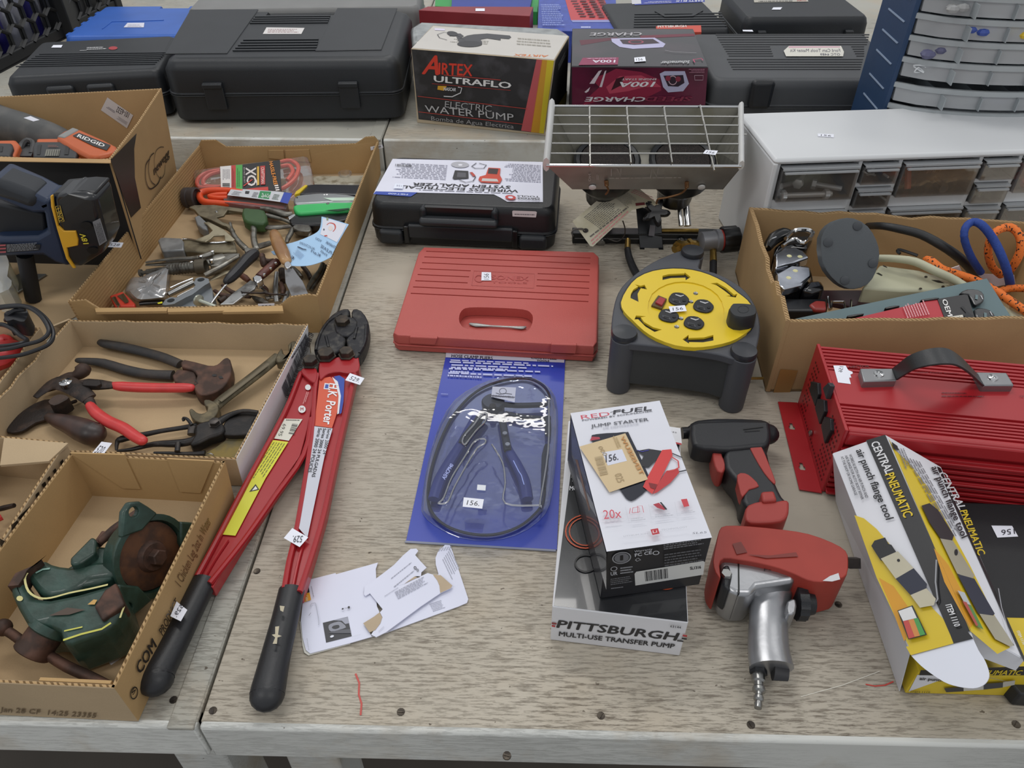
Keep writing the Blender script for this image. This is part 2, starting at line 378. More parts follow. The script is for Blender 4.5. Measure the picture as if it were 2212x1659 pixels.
# ================= the setting: floor and the four trestle tables =================
TB = .065; YF = W(450, 1573).y; YB = 1.4986; XS = W(424, 1574).x
fl = MB(); fl.add([(-5, -2, -.75), (5, -2, -.75), (5, 7, -.75), (-5, 7, -.75), (-5, -2, -.8), (5, -2, -.8), (5, 7, -.8), (-5, 7, -.8)], [(0, 1, 2, 3), (4, 7, 6, 5), (0, 4, 5, 1), (1, 5, 6, 2), (2, 6, 7, 3), (3, 7, 4, 0)])
fl.build('floor', M('#6e675f', .6, var=.2, sc=3, bump=.1), kind='structure', smooth=False)
TM = table_mat('whitewashed_wood', '#c1b8a8', '#5c4d3f', 1.3, .9); TM2 = table_mat('whitewashed_wood_smooth', '#b4b2a8', '#7a6d5e', 4.1, .6)
FM = table_mat('painted_board', '#dcddd8', '#9a978c', 7.7, .18)
def table(label, x0, x1, y0, y1, z, mt, th, legs, trim):
    t = thing('trestle_table', label, 'table', ((x0 + x1) / 2, y0, -.75))
    F = Fr((0, 0, 0), (1, 0, 0)); b = MB(); b.box(F, x0, x1, y0 + .006, y1, z - .022, z); b.build('tabletop', mt, t, bevel=.0015)
    b = MB(); b.box(F, x0, x1, y0, y0 + .02, z - th, z - .0005); b.build('front_board', FM, t, bevel=.003)
    b = MB(); b.box(F, x0, x1, y0 + .02, y1, z - th, z - .022); b.build('underframe', FM, t, smooth=False)
    if trim:
        b = MB(); b.box(F, x1 - .026, x1 - .0012, y0 - .001, y1, z - .004, z + .0012); b.build('edge_strip', TM2, t, bevel=.0012)
    for lx in legs:
        for ly in (y0 + .06, y1 - .1):
            b = MB(); b.box(F, lx, lx + .06, ly, ly + .06, -.75, z - th); b.build('leg', FM, t, bevel=.003)
    return t
tl = table('whitewashed table at front left under the cardboard trays of tools', -1.75, XS - .0015, YF, YB - .003, 0, TM2, .058, (-1.6, XS - .1), True)
tr = table('whitewashed table at front right under the red cases and bolt cutters', XS + .0015, 1.6, YF, YB - .003, 0, TM, .058, (XS + .03, 1.5), False)
table('higher grey-white table at back left under the largest black case', -3.2, XS - .0015, YB, 2.9, TB, TM2, .075, (-3, XS - .1), True)
table('higher grey-white table at back right under the water pump and charger boxes', XS + .0015, 2.8, YB, 2.9, TB, TM2, .075, (XS + .03, 2.6), False)
SCR = M('#3c3631', .5, .6, sc=80, h2='#6b6256')
for i, (px, py, tt) in enumerate(((866, 1538, tr), (1298, 1546, tr), (1622, 1566, tr), (1811, 1306, tr), (2195, 1565, tr), (555, 1234, tr), (1095, 1632, tr), (375, 1512, tl), (460, 1535, tr), (520, 640, tl))):
    w = W(px, py); b = MB(); b.lathe(w, (0, 0, 1), [(.0040, -.001), (.0038, .0006), (.002, .0002)], 10)
    b.box(Fr(w, (math.cos(i), math.sin(i), 0)), -.0034, .0034, -.0006, .0006, 0, .0009); b.build('screw', SCR, tt)
for s, w_ in (('768,1455 776,1475 775,1500 781,1520 779,1545', 4), ('1870,1478 1890,1482 1912,1480 1930,1472', 3)):
    a = Art(PZ(0), .0004); a.line([p[:2] for p in k('P', s)], w_, '#c0453c'); a.done(tr, 'red_crayon_mark')
a = Art(PZ(0), .0003)
a.line([p[:2] for p in k('P', '1730,1505 1820,1480 1900,1450')], 1.5, '#d8d4c8'); a.done(tr, 'scratch')

# ================= moulded cases =================
def case(name, label, fl, fr, dep, zt, z0, mat, seam=.5, r=.018, tin=.01, latch=(), cat='tool case', px_front=None, lw=.035, group=None, side=.003):
    F = Fr.px(fl, fr, zt); w = F.w
    t = thing(name, label, cat, F.p(w / 2, dep / 2, z0), group)
    zs = z0 + (zt - z0) * seam; h = zt - z0
    b = MB(); rloft(b, F, -side, w + side, -side, dep + side, [(z0, tin), (z0 + h * .08, .001), (zs - .003, -.0005), (zs - .003, -.003), (zs - .0005, -.003)], r); base = b.build('base_shell', mat, t, bevel=.0012)
    b = MB(); rloft(b, F, -side, w + side, -side, dep + side, [(zs + .0005, -.003), (zs + .003, -.003), (zs + .003, -.0005), (zt - h * .16, .0005), (zt - h * .05, tin * .45), (zt, tin)], r); lid = b.build('lid', mat, t, bevel=.0012)
    for lx in latch:
        b = MB(); c = lx * w; b.box(F, c - lw / 2, c + lw / 2, -side - .007, -side + .002, zs - h * .22, zs + h * .2)
        b.box(F, c - lw / 2, c + lw / 2, -side - .011, -side - .004, zs + h * .12, zs + h * .19); b.build('latch', mat, t, bevel=.002)
    return t, F, w, lid, base
GB = M('#202327', .45, var=.12, bump=.2, bsc=900)
# -- biggest black case
t, F, w, lid, base = case('tool_case', 'largest black blow-moulded case with ribbed lid and torn white label at back', (345, 131), (858, 127), .36, .195, TB, GB, seam=.48, r=.03, tin=.022, latch=(.2, .78), lw=.04)
cut(lid, MB().box(F, w * .30, w * .66, .315, .5, .16, .3)); 
pt = PZ(.195)
for s in ('875,283 1205,281 1372,48 1010,50', '1672,268 2025,262 2110,42 1790,42'):
    b = MB(); b.pslab(k('A1', s), pt, .003, off=.002); b.build('raised_panel', GB, t, bevel=.0015)
ln = [(1352 - (i * 9), 1752 - i * 4, 85 + i * 11) for i in range(4)] + [(1290 - i * 14, 1690 - i * 3, 208 + i * 14) for i in range(5)]
for a0, a1, y in ln:
    b = MB(); b.pslab(k('A1', f'{a0},{y+3} {a1},{y} {a1+2},{y-5} {a0+5},{y-2}'), pt, .002, off=.0022); b.build('rib', GB, t)
a = Art(pt, .0004); a.poly(k('A1', '1395,180 1600,180 1617,148 1415,145'), '#d9d5d3'); a.fine(*k('A1', '1420,172 1590,172 1425,150'), 3, '#8f6f70'); a.done(t, 'torn_label')
sticker(t, pt, k('A1', '1230,82 1177,82 1182,97 1233,95'), '', off=.0004)

# -- black case at left with twin moulded feet
t, F, w, lid, base = case('tool_case', 'black ribbed case with red and white logo in front of the blue case', (8, 168), (345, 150), .24, .165, TB, GB, seam=.5, r=.02, tin=.015)
pt = PZ(.165)
for i in range(7):
    b = MB(); b.pslab(k('C1', f'{620-i*62},{860+i*33} {2650-i*30},{835+i*30} {2650-i*30},{825+i*30} {625-i*62},{850+i*33}'), pt, .0015, off=.0014); b.build('rib', GB, t)
sticker(t, pt, k('C1', '975,757 815,757 850,717 998,715'), '', off=.0006)
a = Art(pt, .0006); a.ell(*k('C1', '1800,765 1872,762 1800,738'), '#a8343a'); a.fine(*k('C1', '1380,790 1700,780 1385,740'), 2, '#c9c9cb'); a.line(k('C1', '1270,805 1380,800'), 2, '#c9c9cb'); a.done(t, 'logo_print')
for f0, f1 in ((.24, .42), (.5, .68)):
    b = MB(); b.box(F, w * f0, w * f1, -.014, .004, TB + .002, .145); b.build('moulded_foot', GB, t, bevel=.006)
# -- blue case
BLU = M('#2f5fb4', .4, var=.08)
t, F, w, lid, base = case('tool_case', 'blue moulded case with white label behind black case at left', (138, 78), (402, 76), .26, .14, TB, BLU, seam=.5, r=.015)
cut(lid, MB().box(F, w * .52, w * .78, .235, .4, 0, .3))
pt = PZ(.14); a = Art(pt, .0006); a.poly(k('C1', '1968,435 2290,435 2300,362 2030,364'), '#dcdcea'); a.fine(*k('C1', '2030,425 2260,425 2045,380'), 2, '#a0a0b0'); a.done(t, 'label')
for s in ('1640,455 1780,345 2600,320 2610,310 1770,330 1620,455',): b = MB(); b.pslab(k('C1', s), pt, .002, off=.0012); b.build('moulded_ridge', BLU, t)
for i in range(5):
    b = MB(); b.box(F, -.012, .006, .03 + i * .045, .05 + i * .045, TB + .004, .135); b.build('side_rib', BLU, t, bevel=.003)
# -- grey case behind the largest one
t, F, w, lid, base = case('tool_case', 'wide grey case lying behind the largest black case', (402, 22), (905, 14), .22, .17, TB, M('#7b7b7a', .5, var=.06), seam=.5, r=.02)
b = MB(); b.box(F, w * .33, w * .72, -.012, 0, .10, .16); b.build('dark_handle', GB, t, bevel=.004)
# -- cases at back right
t, F, w, lid, base = case('tool_case', 'black ribbed case with blue printed label at back behind charger box', (1336, 66), (1578, 60), .24, .15, TB, GB, seam=.5, r=.015)
pt = PZ(.15); a = Art(pt, .0006); a.poly(k('A2', '1440,30 1860,12 1850,-60 1425,-60'), '#2e3f9e'); a.poly(k('A2', '1425,25 1480,22 1475,-20 1420,-18'), '#cfcfd6')
a.txt('PARTS PLUS', *k('A2', '1850,-6 1690,-4 1848,10'), '#d6d6e6', .02); a.fine(*k('A2', '1660,15 1490,20 1658,2'), 2, '#c0c0dd'); a.done(t, 'label')
for i in range(6):
    b = MB(); y = 85 + i * 15; b.pslab(k('A2', f'{1440-i},{y} {1960+i*6},{y-5} {1960+i*6},{y-11} {1440-i},{y-6}'), pt, .0015, off=.0015); b.build('rib', GB, t)
b = MB(); b.pslab(k('A2', '1560,66 1620,100 1790,96 1850,62 1835,60 1780,86 1625,90 1575,64'), pt, .002, off=.0025); b.build('handle_ridge', GB, t)
t, F, w, lid, base = case('tool_case', 'plain black case with white label top right behind ribbed grey case', (1612, 38), (1880, 36), .24, .175, TB, GB, seam=.55, r=.02, latch=(.14, .85), lw=.02)
pt = PZ(.175); sticker(t, pt, k('A3', '685,60 630,60 640,46 696,45'), '', off=.0006)
a = Art(pt, .0006); a.poly(k('A3', '520,15 860,10 850,-20 515,-20'), '#b9b4a8'); a.txt('TITAN', *k('A3', '850,8 790,8 850,-2'), '#a33a3a', .02); a.fine(*k('A3', '760,8 540,10 760,-3'), 1, '#555555'); a.done(t, 'label')
GC = M('#484a4d', .55, var=.06, bump=.2, bsc=700)
t, F, w, lid, base = case('tool_case', 'dark grey ribbed case with torn paper label behind the white drawer cabinet', (1540, 172), (1985, 172), .30, .18, TB, GC, seam=.55, r=.025, tin=.014)
cut(lid, MB().box(F, w * .22, w * .56, .285, .5, .15, .3)); pt = PZ(.18)
for i in range(5):
    b = MB(); y = 218 + i * 15; b.pslab(k('A3', f'{280+i*9},{y} {1300-.26*y:.0f},{y} {1300-.26*y:.0f},{y-5} {280+i*9},{y-5}'), pt, .0015, off=.0012); b.build('rib', M('#38393b', .5), t)
for i in range(5):
    for q in ((300, 620 + i * 5), (1130 + i * 8, 1210)):
        b = MB(); y = 292 + i * 14.5; q0 = q[0] + (i * 9 + 25 if q[0] == 300 else 0); b.pslab(k('A3', f'{q0},{y} {q[1]},{y} {q[1]},{y-5} {q0},{y-5}'), pt, .0015, off=.0012); b.build('rib', M('#38393b', .5), t)
for i in range(5):
    b = MB(); y = 372 + i * 15.5; b.pslab(k('A3', f'{350+i*9},{y} {1300-.26*y:.0f},{y} {1300-.26*y:.0f},{y-5} {350+i*9},{y-5}'), pt, .0015, off=.0012); b.build('rib', M('#38393b', .5), t)
a = Art(pt, .0018); a.poly(k('A3', '720,353 1078,353 1083,325 1065,288 738,288 705,318'), '#dedbd0'); a.poly(k('A3', '735,300 1060,298 1058,290 738,290'), '#d3a9b4')
a.txt('Ford Cam Tools Master Kit', *k('A3', '1060,325 745,325 1058,306'), '#3d3d55'); a.txt('OTC 6489', *k('A3', '1060,348 935,348 1058,334'), '#3d3d55'); a.done(t, 'torn_label')
sticker(t, pt, k('A3', '515,198 450,196 447,187 508,187'), '', off=.0016)
b = MB(); f_ = F.p(0, -.02, 0).y; q = [WY(*p[:2], f_) for p in k('A3', '515,510 665,510 620,690 480,690')]; b.prism(q, (0, .02, 0)); b.build('handle_post', BLKP, t, bevel=.008)

# -- black plastic crate of hexagonal lattice at far left
cl = M('#17181a', .5, var=.2); ct = thing('lattice_crate', 'black plastic crate with hexagonal lattice side at top left corner', 'crate', W(60, 60, TB))
o = W(0, 150, TB); F = Fr(W(-30, 175, TB), W(225, 40, TB) - W(-30, 175, TB))
F.o.z = 0; L_ = .62; hgt = .26
b = MB(); b.box(F, -.2, L_, 0, .012, TB, TB + .03); b.build('bottom_rail', cl, ct, bevel=.003)
b = MB(); b.box(F, -.2, L_, 0, .012, TB + hgt, TB + hgt + .03); b.build('top_rail', cl, ct, bevel=.003)
b = MB(); b.box(F, L_ - .03, L_, -.004, .016, TB, TB + hgt); b.build('corner_post', cl, ct, bevel=.003)
b = MB(); b.box(F, -.2, L_, 0, .12, TB, TB + .006); b.build('crate_floor', cl, ct, smooth=False)
b = MB(); s_ = .028
for i in range(-4, 12):
    for j in range(5):
        cx = i * s_ * 1.75 + (s_ * .87 if j % 2 else 0) + .06; cz = TB + .055 + j * s_ * 1.5
        if cx > L_ - .04: continue
        P = [F.p(cx + s_ * math.sin(a_), 0, cz + s_ * math.cos(a_)) for a_ in [math.radians(60 * q) for q in range(6)]]
        for q in range(3): b.tube([P[q], P[q + 1]], .0042, 4, cap=False); b.tube([P[q] + F.y * .008, P[q + 1] + F.y * .008], .004, 4, cap=False)
b.build('hexagonal_lattice', cl, ct, smooth=False, kind='stuff')
rnd = random.Random(3)
for i in range(14):
    x = -.1 + i * .045; b = MB(); c = F.p(x, .05 + rnd.random() * .02, TB + .006)
    hh = .1 + rnd.random() * .1; b.lathe(c, (0, 0, 1), [(.014, 0), (.02, .01), (.02, hh * .7), (.009, hh * .85), (.009, hh)], 10)
    o = b.build('spray_can', M('#a9aab4' if i % 3 else '#34307a', .3, .2), None); vi = i % 3 == 0; o['label'] = 'violet container seen through the lattice of the black crate' if vi else 'pale grey container seen through the lattice of the black crate'; o['category'] = 'container'; o['group'] = 'violet containers inside the lattice crate' if vi else 'pale containers inside the lattice crate'
# second crate with solid end, next to the blue case
c2 = thing('lattice_crate', 'black crate with solid grey end standing behind the lattice crate', 'crate', W(150, 20, TB))
F2 = Fr(W(165, 75, TB), W(232, 20, TB) - W(165, 75, TB)); F2.o.z = 0
b = MB(); b.box(F2, -.03, .28, 0, .012, TB, TB + .16); b.build('end_panel', M('#2c2c2d', .55, var=.2), c2, bevel=.003)
b = MB(); b.box(F2, -.035, -.022, -.01, .05, TB, TB + .17); b.build('corner_rib', cl, c2, bevel=.003)
b = MB(); b.box(F2, -.03, .29, -.006, .02, TB + .15, TB + .175); b.build('rim', cl, c2, bevel=.003)
b = MB(); b.box(F2, -.03, .28, .1, .11, TB, TB + .16); b.build('end_panel', cl, c2, bevel=.003)
b = MB(); b.box(F2, -.03, .28, 0, .11, TB, TB + .006); b.build('crate_floor', cl, c2)

# ================= cartons at the back =================
def carton(name, label, q, zt, z0, mat, cat='box', group=None, bevel=.0012):
    a = [W(*p[:2], zt) for p in q]; t = thing(name, label, cat, V((sum(p.x for p in a) / 4, sum(p.y for p in a) / 4, z0)), group)
    b = MB(); qbox(b, [p[:2] for p in q], zt, z0); b.build('carton', mat, t, bevel=bevel, smooth=False)
    dn = V((0, 0, z0 - zt)); return t, a, Pl(a[0], a[1], a[2]), Pl(a[0], a[1], a[1] + dn), Pl(a[1], a[2], a[2] + dn), Pl(a[0], a[3], a[3] + dn)
# small stuff behind
t, a_, pt, pf, pr, pl_ = carton('metal_box', 'dark red metal box with white tag behind the water pump box', k('A2', '150,60 815,95 835,40 205,38'), .17, TB, M('#8b2b33', .45, var=.08))
sticker(t, Pl(a_[0], a_[1], a_[2]), k('A2', '545,66 490,66 490,50 545,50'), '', off=.0006)
carton('carton_box', 'blue box lying behind the dark red metal box', k('A2', '345,55 815,52 830,-30 350,-30'), .11, TB, M('#2b3f96', .45), 'box')
carton('carton_box', 'bright green box mostly hidden behind the blue box', k('A2', '248,35 860,70 870,-40 250,-40'), .10, TB, M('#2f9b4a', .45), 'box')
t, a_, pt, pf, pr, pl_ = carton('socket_set_box', 'blue box with red picture of rows of sockets at back centre', k('A2', '860,180 1340,192 1325,-60 872,-60'), .14, TB, M('#3c50ab', .35, var=.15, sc=60), 'box')
a = Art(pt); a.poly(k('A2', '1060,120 1305,120 1240,-60 1010,-60'), '#c2474c'); a.poly(k('A2', '1070,132 1308,132 1306,118 1060,120'), '#8d93c9')
for j in range(4):
    for i in range(9): x = 1040 + j * 55 + i * 9; y = -20 + i * 15; a.poly(k('A2', f'{x},{y} {x+36},{y} {x+40},{y-8} {x+4},{y-8}'), '#5d2029')
a.fine(*k('A2', '890,150 1030,150 880,20'), 12, '#8f9fd8'); a.fine(*k('A2', '1120,165 1180,165 1120,150'), 1, '#cfd3ec'); a.done(t)
t, a_, pt, pf, pr, pl_ = carton('carton_box', 'orange-red narrow box behind the black and magenta charger box', k('A2', '1572,195 1840,190 1838,150 1568,155'), .155, TB, M('#c9503f', .5), 'box')
a = Art(pt); a.txt('PITTSBURGH', *k('A2', '1580,165 1750,162 1578,153'), '#f0e6e0', .03); a.fine(*k('A2', '1580,185 1800,182 1580,172'), 2, '#e9c9bf'); a.done(t)
# clear wrapped bundle behind the water pump
b = MB(); q = k('A2', '110,250 100,160 150,125 1000,165 1050,200 1040,260'); b.slab([p[:2] for p in q], .19, TB + .001)
o = b.build('wrapped_bundle', M('#8d9190', .18, var=.35, sc=40, coat=.6, bump=.5, bsc=60), None, bevel=.012); o['label'] = 'grey bundle in shiny plastic wrap right behind the water pump box'; o['category'] = 'package'
# -- water pump box
t, a_, pt, pf, pr, pl_ = carton('water_pump_box', 'black and white water pump box with yellow and red stripes', k('A2', '105,290 960,362 1050,215 235,152'), .215, TB, M('#b8a88e', .6, var=.1))
WP = '#c7c3bd'
a = Art(pt); a.poly(k('A2', '110,286 958,356 1044,214 238,156'), WP); a.txt('AIRTEX', *k('A2', '925,330 725,322 918,342'), '#d2783c', .03); a.fine(*k('A2', '560,265 330,250 570,240'), 3, '#9c988f'); a.fine(*k('A2', '940,280 700,262 930,230'), 3, '#a39e94', seed=5)
a.poly(k('A2', '245,168 305,172 308,182 247,180'), '#d9d3ea')
a.poly(k('A2', '390,235 420,215 400,200 330,200 335,215 375,215 385,240 400,268 440,276 510,274 530,255 520,235 560,228 640,240 640,228 690,232 703,222 695,212 560,200 480,205 440,212'), '#3a3a3e')
a.ell(*k('A2', '455,262 530,262 455,280'), '#26262a'); a.line(k('A2', '320,238 275,225 262,205 300,192 350,195 400,220 430,245'), 1.6, '#3a3a3e'); a.ell(*k('A2', '352,200 385,204 352,214'), '#2a2a2e'); a.done(t)
a = Art(pf); a.poly(k('A2', '108,294 958,362 895,798 150,712'), M('#2d2c2d', .45, sc=30, h2='#454447', lo=.5, hi=.7))
a.poly(k('A2', '855,354 900,358 822,788 762,780'), '#c4595c'); a.poly(k('A2', '885,357 912,359 840,792 820,788'), '#c8703a'); a.poly(k('A2', '890,358 930,360 880,795 822,790'), '#d39a2c'); a.poly(k('A2', '918,359 958,362 897,798 870,795'), '#d9c32a')
a.txt('A', *k('A2', '172,440 268,446 205,330'), '#d8402e', .05); a.txt('IRTEX', *k('A2', '270,442 468,454 272,375'), '#d8402e', .05); a.txt('ULTRAFLO', *k('A2', '243,487 700,528 243,452'), '#e9e8e6', .05)
a.line(k('A2', '300,448 640,478'), 1.5, '#c2483f'); a.line(k('A2', '145,575 798,650'), 1.3, '#c2483f'); a.line(k('A2', '150,668 770,742'), 1.3, '#c2483f'); a.line(k('A2', '230,500 700,540'), 1.2, '#a33a34')
a.poly(k('A2', '265,512 318,514 302,542 262,535'), '#d9a331'); a.txt('NASCAR', *k('A2', '300,540 372,545 302,521'), '#e6e6ea', .04); a.line(k('A2', '385,520 408,525 400,555 350,578 300,575'), 2, '#d8d8da')
a.txt('ELECTRIC', *k('A2', '306,640 585,668 308,603'), '#a8a7a8'); a.txt('WATER PUMP', *k('A2', '190,668 718,722 186,628'), '#bdbcbd'); a.txt('Bomba de Agua Electrica', *k('A2', '225,718 718,768 225,694'), '#9b9a9b'); a.done(t)
a = Art(pr); a.poly(k('A2', '968,362 1046,228 1030,600 905,780'), '#2b2a2b'); a.fine(*k('A2', '985,420 1030,330 985,380'), 3, '#8a8a8a'); a.poly(k('A2', '905,790 1032,610 1038,540 915,735'), '#b9a53c'); a.done(t)
# -- charger box
t, a_, pt, pf, pr, pl_ = carton('charger_box', 'black and magenta battery charger box standing upside down', k('A2', '1062,398 1880,402 1790,172 1068,170'), .205, TB, M('#221a20', .35, var=.1))
a = Art(pt); a.poly(k('A2', '1065,394 1876,398 1788,176 1070,174'), M('#1c171c', .3, sc=9, h2='#33242c', coat=.4))
a.poly(k('A2', '1120,270 1330,235 1340,222 1110,240'), '#5b1f2f'); a.poly(k('A2', '1480,230 1800,215 1796,200 1470,212'), '#6b2436')
a.poly(k('A2', '1300,230 1560,225 1625,262 1610,282 1430,292 1350,280 1305,250'), '#b9b6d6'); a.poly(k('A2', '1350,236 1550,232 1590,258 1440,268 1370,262'), '#3a2a33'); a.ell(*k('A2', '1448,250 1495,250 1448,262'), '#98465a', inner=.75)
a.txt('CHARGE', *k('A2', '1485,194 1180,196 1480,212'), '#b0aeb2', .03); a.poly(k('A2', '1105,388 1340,386 1345,342 1130,345'), '#8a2850'); a.txt('100A', *k('A2', '1325,358 1190,358 1322,374'), '#dcd6e2', .05); a.fine(*k('A2', '1330,346 1150,348 1328,354'), 1, '#d0a0b8')
a.poly(k('A2', '1440,370 1508,365 1502,338 1438,344'), STK); a.txt('156', *k('A2', '1450,362 1490,360 1448,349'), INK)
a.txt('Schumacher', *k('A2', '1770,362 1600,366 1765,378'), '#c9c9cc', .02); a.line(k('A2', '1620,300 1680,310 1810,315'), 1.2, '#a8a4a8'); a.line(k('A2', '1800,372 1790,355 1840,348 1848,360'), 2.5, '#c23a6a'); a.done(t)
a = Art(pf); a.poly(k('A2', '1066,402 1878,406 1862,628 1066,628'), M('#2a1220', .3, sc=6, h2='#641c3a', lo=.35, hi=.6, coat=.4))
a.poly(k('A2', '1170,575 1230,520 1180,470 1270,440 1330,410 1480,430 1590,475 1600,540 1500,590 1250,600 1130,628'), '#8a2240'); a.poly(k('A2', '1270,520 1350,455 1480,450 1560,490 1600,520 1500,520 1400,545 1290,560'), '#b5455c'); a.poly(k('A2', '1300,540 1330,470 1380,455 1360,510'), '#3d1422')
a.polys([k('A2', s) for s in ('1170,500 1225,425 1245,418 1200,500', '1230,520 1262,425 1272,420 1245,520', '1140,550 1175,520 1165,545 1150,555')], '#cfc3cc')
a.poly(k('A2', '1590,440 1620,425 1740,425 1765,500 1730,545 1640,552 1610,520'), '#b6b5d2'); a.poly(k('A2', '1612,452 1730,448 1738,495 1700,518 1640,515'), '#2e2030'); a.ell(*k('A2', '1668,480 1694,480 1668,508'), '#c9a9b4', inner=.82)
a.ell(*k('A2', '1640,468 1656,468 1640,484'), '#8a3348'); a.ell(*k('A2', '1700,472 1716,472 1700,488'), '#8a3348')
a.txt('ENGINE START', *k('A2', '1570,468 1365,468 1568,479'), '#e0d6dc', .02); a.txt('100A', *k('A2', '1565,488 1355,490 1545,518'), '#e8e4ea', .08); a.txt('CHARGE', *k('A2', '1510,580 1155,580 1495,606'), '#d2cfd6', .05); a.txt('SPEED', *k('A2', '1785,578 1510,578 1770,604'), '#87304a', .05)
a.fine(*k('A2', '1858,412 1760,412 1856,440'), 3, '#b37c90'); a.line(k('A2', '1798,450 1850,450 1848,478 1800,478 1798,450'), 1.2, '#b59aa5'); a.done(t)

# ================= blue and clear drawer organizer =================
NAVY = M('#1f3a5c', .5, var=.06, bump=.15, bsc=500)
y0 = 1.345; A = WY(1906, 239, y0); x0 = A.x; dx = math.cos(math.radians(1)); OF = Fr((x0, y0, 0), (1, -.02, 0))
ot = thing('drawer_organizer', 'tall navy blue drawer organizer with frosted drawers at right back', 'organizer', OF.p(.17, .06, 0))
HO = .43; DP = .14
b = MB(); b.box(OF, 0, .008, 0, DP, .001, HO); b.build('side_panel', NAVY, ot, bevel=.002)
b = MB(); b.box(OF, .34, .348, 0, DP, .001, HO); b.build('side_panel', NAVY, ot, bevel=.002)
b = MB(); b.box(OF, .008, .34, DP - .005, DP, .001, HO); b.build('back_panel', NAVY, ot)
for z in (.001, HO - .006):
    b = MB(); b.box(OF, .008, .34, 0, DP, z, z + .006); b.build('shelf_panel', NAVY, ot)
zr = [WY(px, py, OF.p(0, 0, 0).y).z for px, py in ((1912, 218), (1924, 165), (1938, 120), (1953, 74), (1968, 26))]
dz = (zr[-1] - zr[0]) / 4; low = int((zr[0] - .008) / dz); zr = [zr[0] - dz * j for j in range(low, 0, -1)] + zr + [zr[-1] + dz]
for i, z in enumerate(zr, 2 - low):
    if z + dz > HO: break
    for q in (.012,):
        b = MB(); P = [OF.p(-.0012, .02 + q * .2, z + .012), OF.p(-.0012, .10, z + .012), OF.p(-.0012, .10, z + .0145), OF.p(-.0012, .02, z + .0145)]; b.prism(P, (.002, 0, 0)); b.build('side_slot', M('#8fa0b8', .5), ot)
    def arc(xa, xb, z_, n=10, bulge=.042): return [OF.p(xa + (xb - xa) * j / n, -bulge * max(0, math.sin(math.pi * j / n)) ** .6, z_) for j in range(n + 1)]
    d = MB(); lo = arc(.012, .336, z + .002); hi = arc(.010, .338, z + dz - .003); bk = [OF.p(.336, .11, z + .002), OF.p(.012, .11, z + .002)]; bh = [OF.p(.338, .11, z + dz - .003), OF.p(.010, .11, z + dz - .003)]
    d.rings([lo + bk, hi + bh], cap=False); d.add(lo + bk, [tuple(range(13))]); dr = d.build('drawer', FROST, ot)
    d = MB(); r0 = arc(.006, .342, z + dz - .011, bulge=.045); r1 = arc(.006, .342, z + dz - .003, bulge=.045); i0 = [p + OF.y * .006 for p in r0]; i1 = [p + OF.y * .006 for p in r1]
    d.rings([r0, r1, i1, i0, r0], cap=False, closed=False); d.build('drawer_rim', M('#a4a9ab', .35), dr)
    for fx in (.075, .135, .195, .255):
        d = MB(); d.box(OF, fx, fx + .0016, -.05 if .06 < fx < .28 else -.03, .105, z + .003, z + dz - .012); d.build('divider', M('#9aa0a3', .4), dr)
    if i in (2, 4, 5, 6):
        rr = random.Random(i)
        items = {2: [('#2a3468', .10), ('#22305c', .15)], 4: [('#5b5b7a', .04)], 5: [('#3850a0', .105), ('#d8b52c', .165), ('#b08a3a', .22)], 6: [('#9a9a9a', .05)]}[i]
        if i == 2: items = [('#3b3b66', .17)]
        for c_, fx in items:
            d = MB()
            for q in range(5): d.ball(OF.p(fx + rr.uniform(-.018, .018), -.036 + rr.uniform(-.004, .02), z + .011 + rr.random() * .006), .009, 8, (1.2, .8, .7))
            o = d.build('small_parts', M(c_, .4), None, kind='stuff', smooth=False); o['label'] = f'little heap of {"blue" if c_ in ("#3850a0",) else "yellow" if c_ == "#d8b52c" else "tan" if c_ == "#b08a3a" else "violet" if c_=="#3b3b66" else "grey"} parts in a frosted drawer of the navy organizer'; o['category'] = 'fittings'
    if i == 3:
        d = MB(); rr = random.Random(5)
        d.tube([OF.p(.02 + .03 * rr.random(), -.012 - .008 * rr.random(), z + .012 + .012 * rr.random()) for _ in range(9)], .0012, 6, sm=5)
        o = d.build('white_wire_coil', M('#dfe2e4', .4), None); o['label'] = 'tangled thin white wire inside frosted organizer drawer'; o['category'] = 'wire'
# ================= right half of the front table =================
# ---- black case with printed label
t, F, w, lid, base = case('tool_case', 'flat black case with upside-down white analyzer label above the red case', (800, 437), (1198, 453), .187, .082, .001, M('#17191c', .4, var=.12, bump=.25, bsc=900), seam=.42, r=.022, tin=.008)
pt = PZ(.082); a = Art(pt, .0006)
a.poly(k('B1', '305,80 1425,103 1427,403 1160,400 1110,370 1060,345 480,332 440,360 160,343'), '#dfe0ee'); a.poly(k('B1', '160,343 178,322 490,330 440,362'), '#2b49a8')
a.txt('WIRELESS ELECTRICAL', *k('B1', '1245,312 385,280 1240,332'), '#26262c', .06); a.txt('SYSTEM ANALYZER', *k('B1', '1185,282 460,258 1180,302'), '#26262c', .06)
a.fine(*k('B1', '1200,336 480,308 1198,344'), 1, '#6a6a78'); a.fine(*k('B1', '700,235 290,215 715,120'), 10, '#b9b9c6'); a.fine(*k('B1', '1410,255 1130,240 1410,120'), 12, '#b9b9c6', seed=4)
a.ell(*k('B1', '808,123 875,125 808,146'), '#b3b3ba'); a.ell(*k('B1', '810,125 826,125 810,132'), '#e4e4ec'); a.line(k('B1', '950,112 1005,125 985,150 920,150 895,135 930,110'), 2, '#4a4b52')
a.poly(k('B1', '770,165 870,170 872,225 765,232 752,225'), '#2c2c30'); a.poly(k('B1', '788,180 852,184 852,218 785,215'), '#55555c'); a.line(k('B1', '800,235 850,255 905,245 925,215 900,195 880,180'), 2, '#3b3b40'); a.poly(k('B1', '880,180 900,178 925,205 905,212'), '#b9483c')
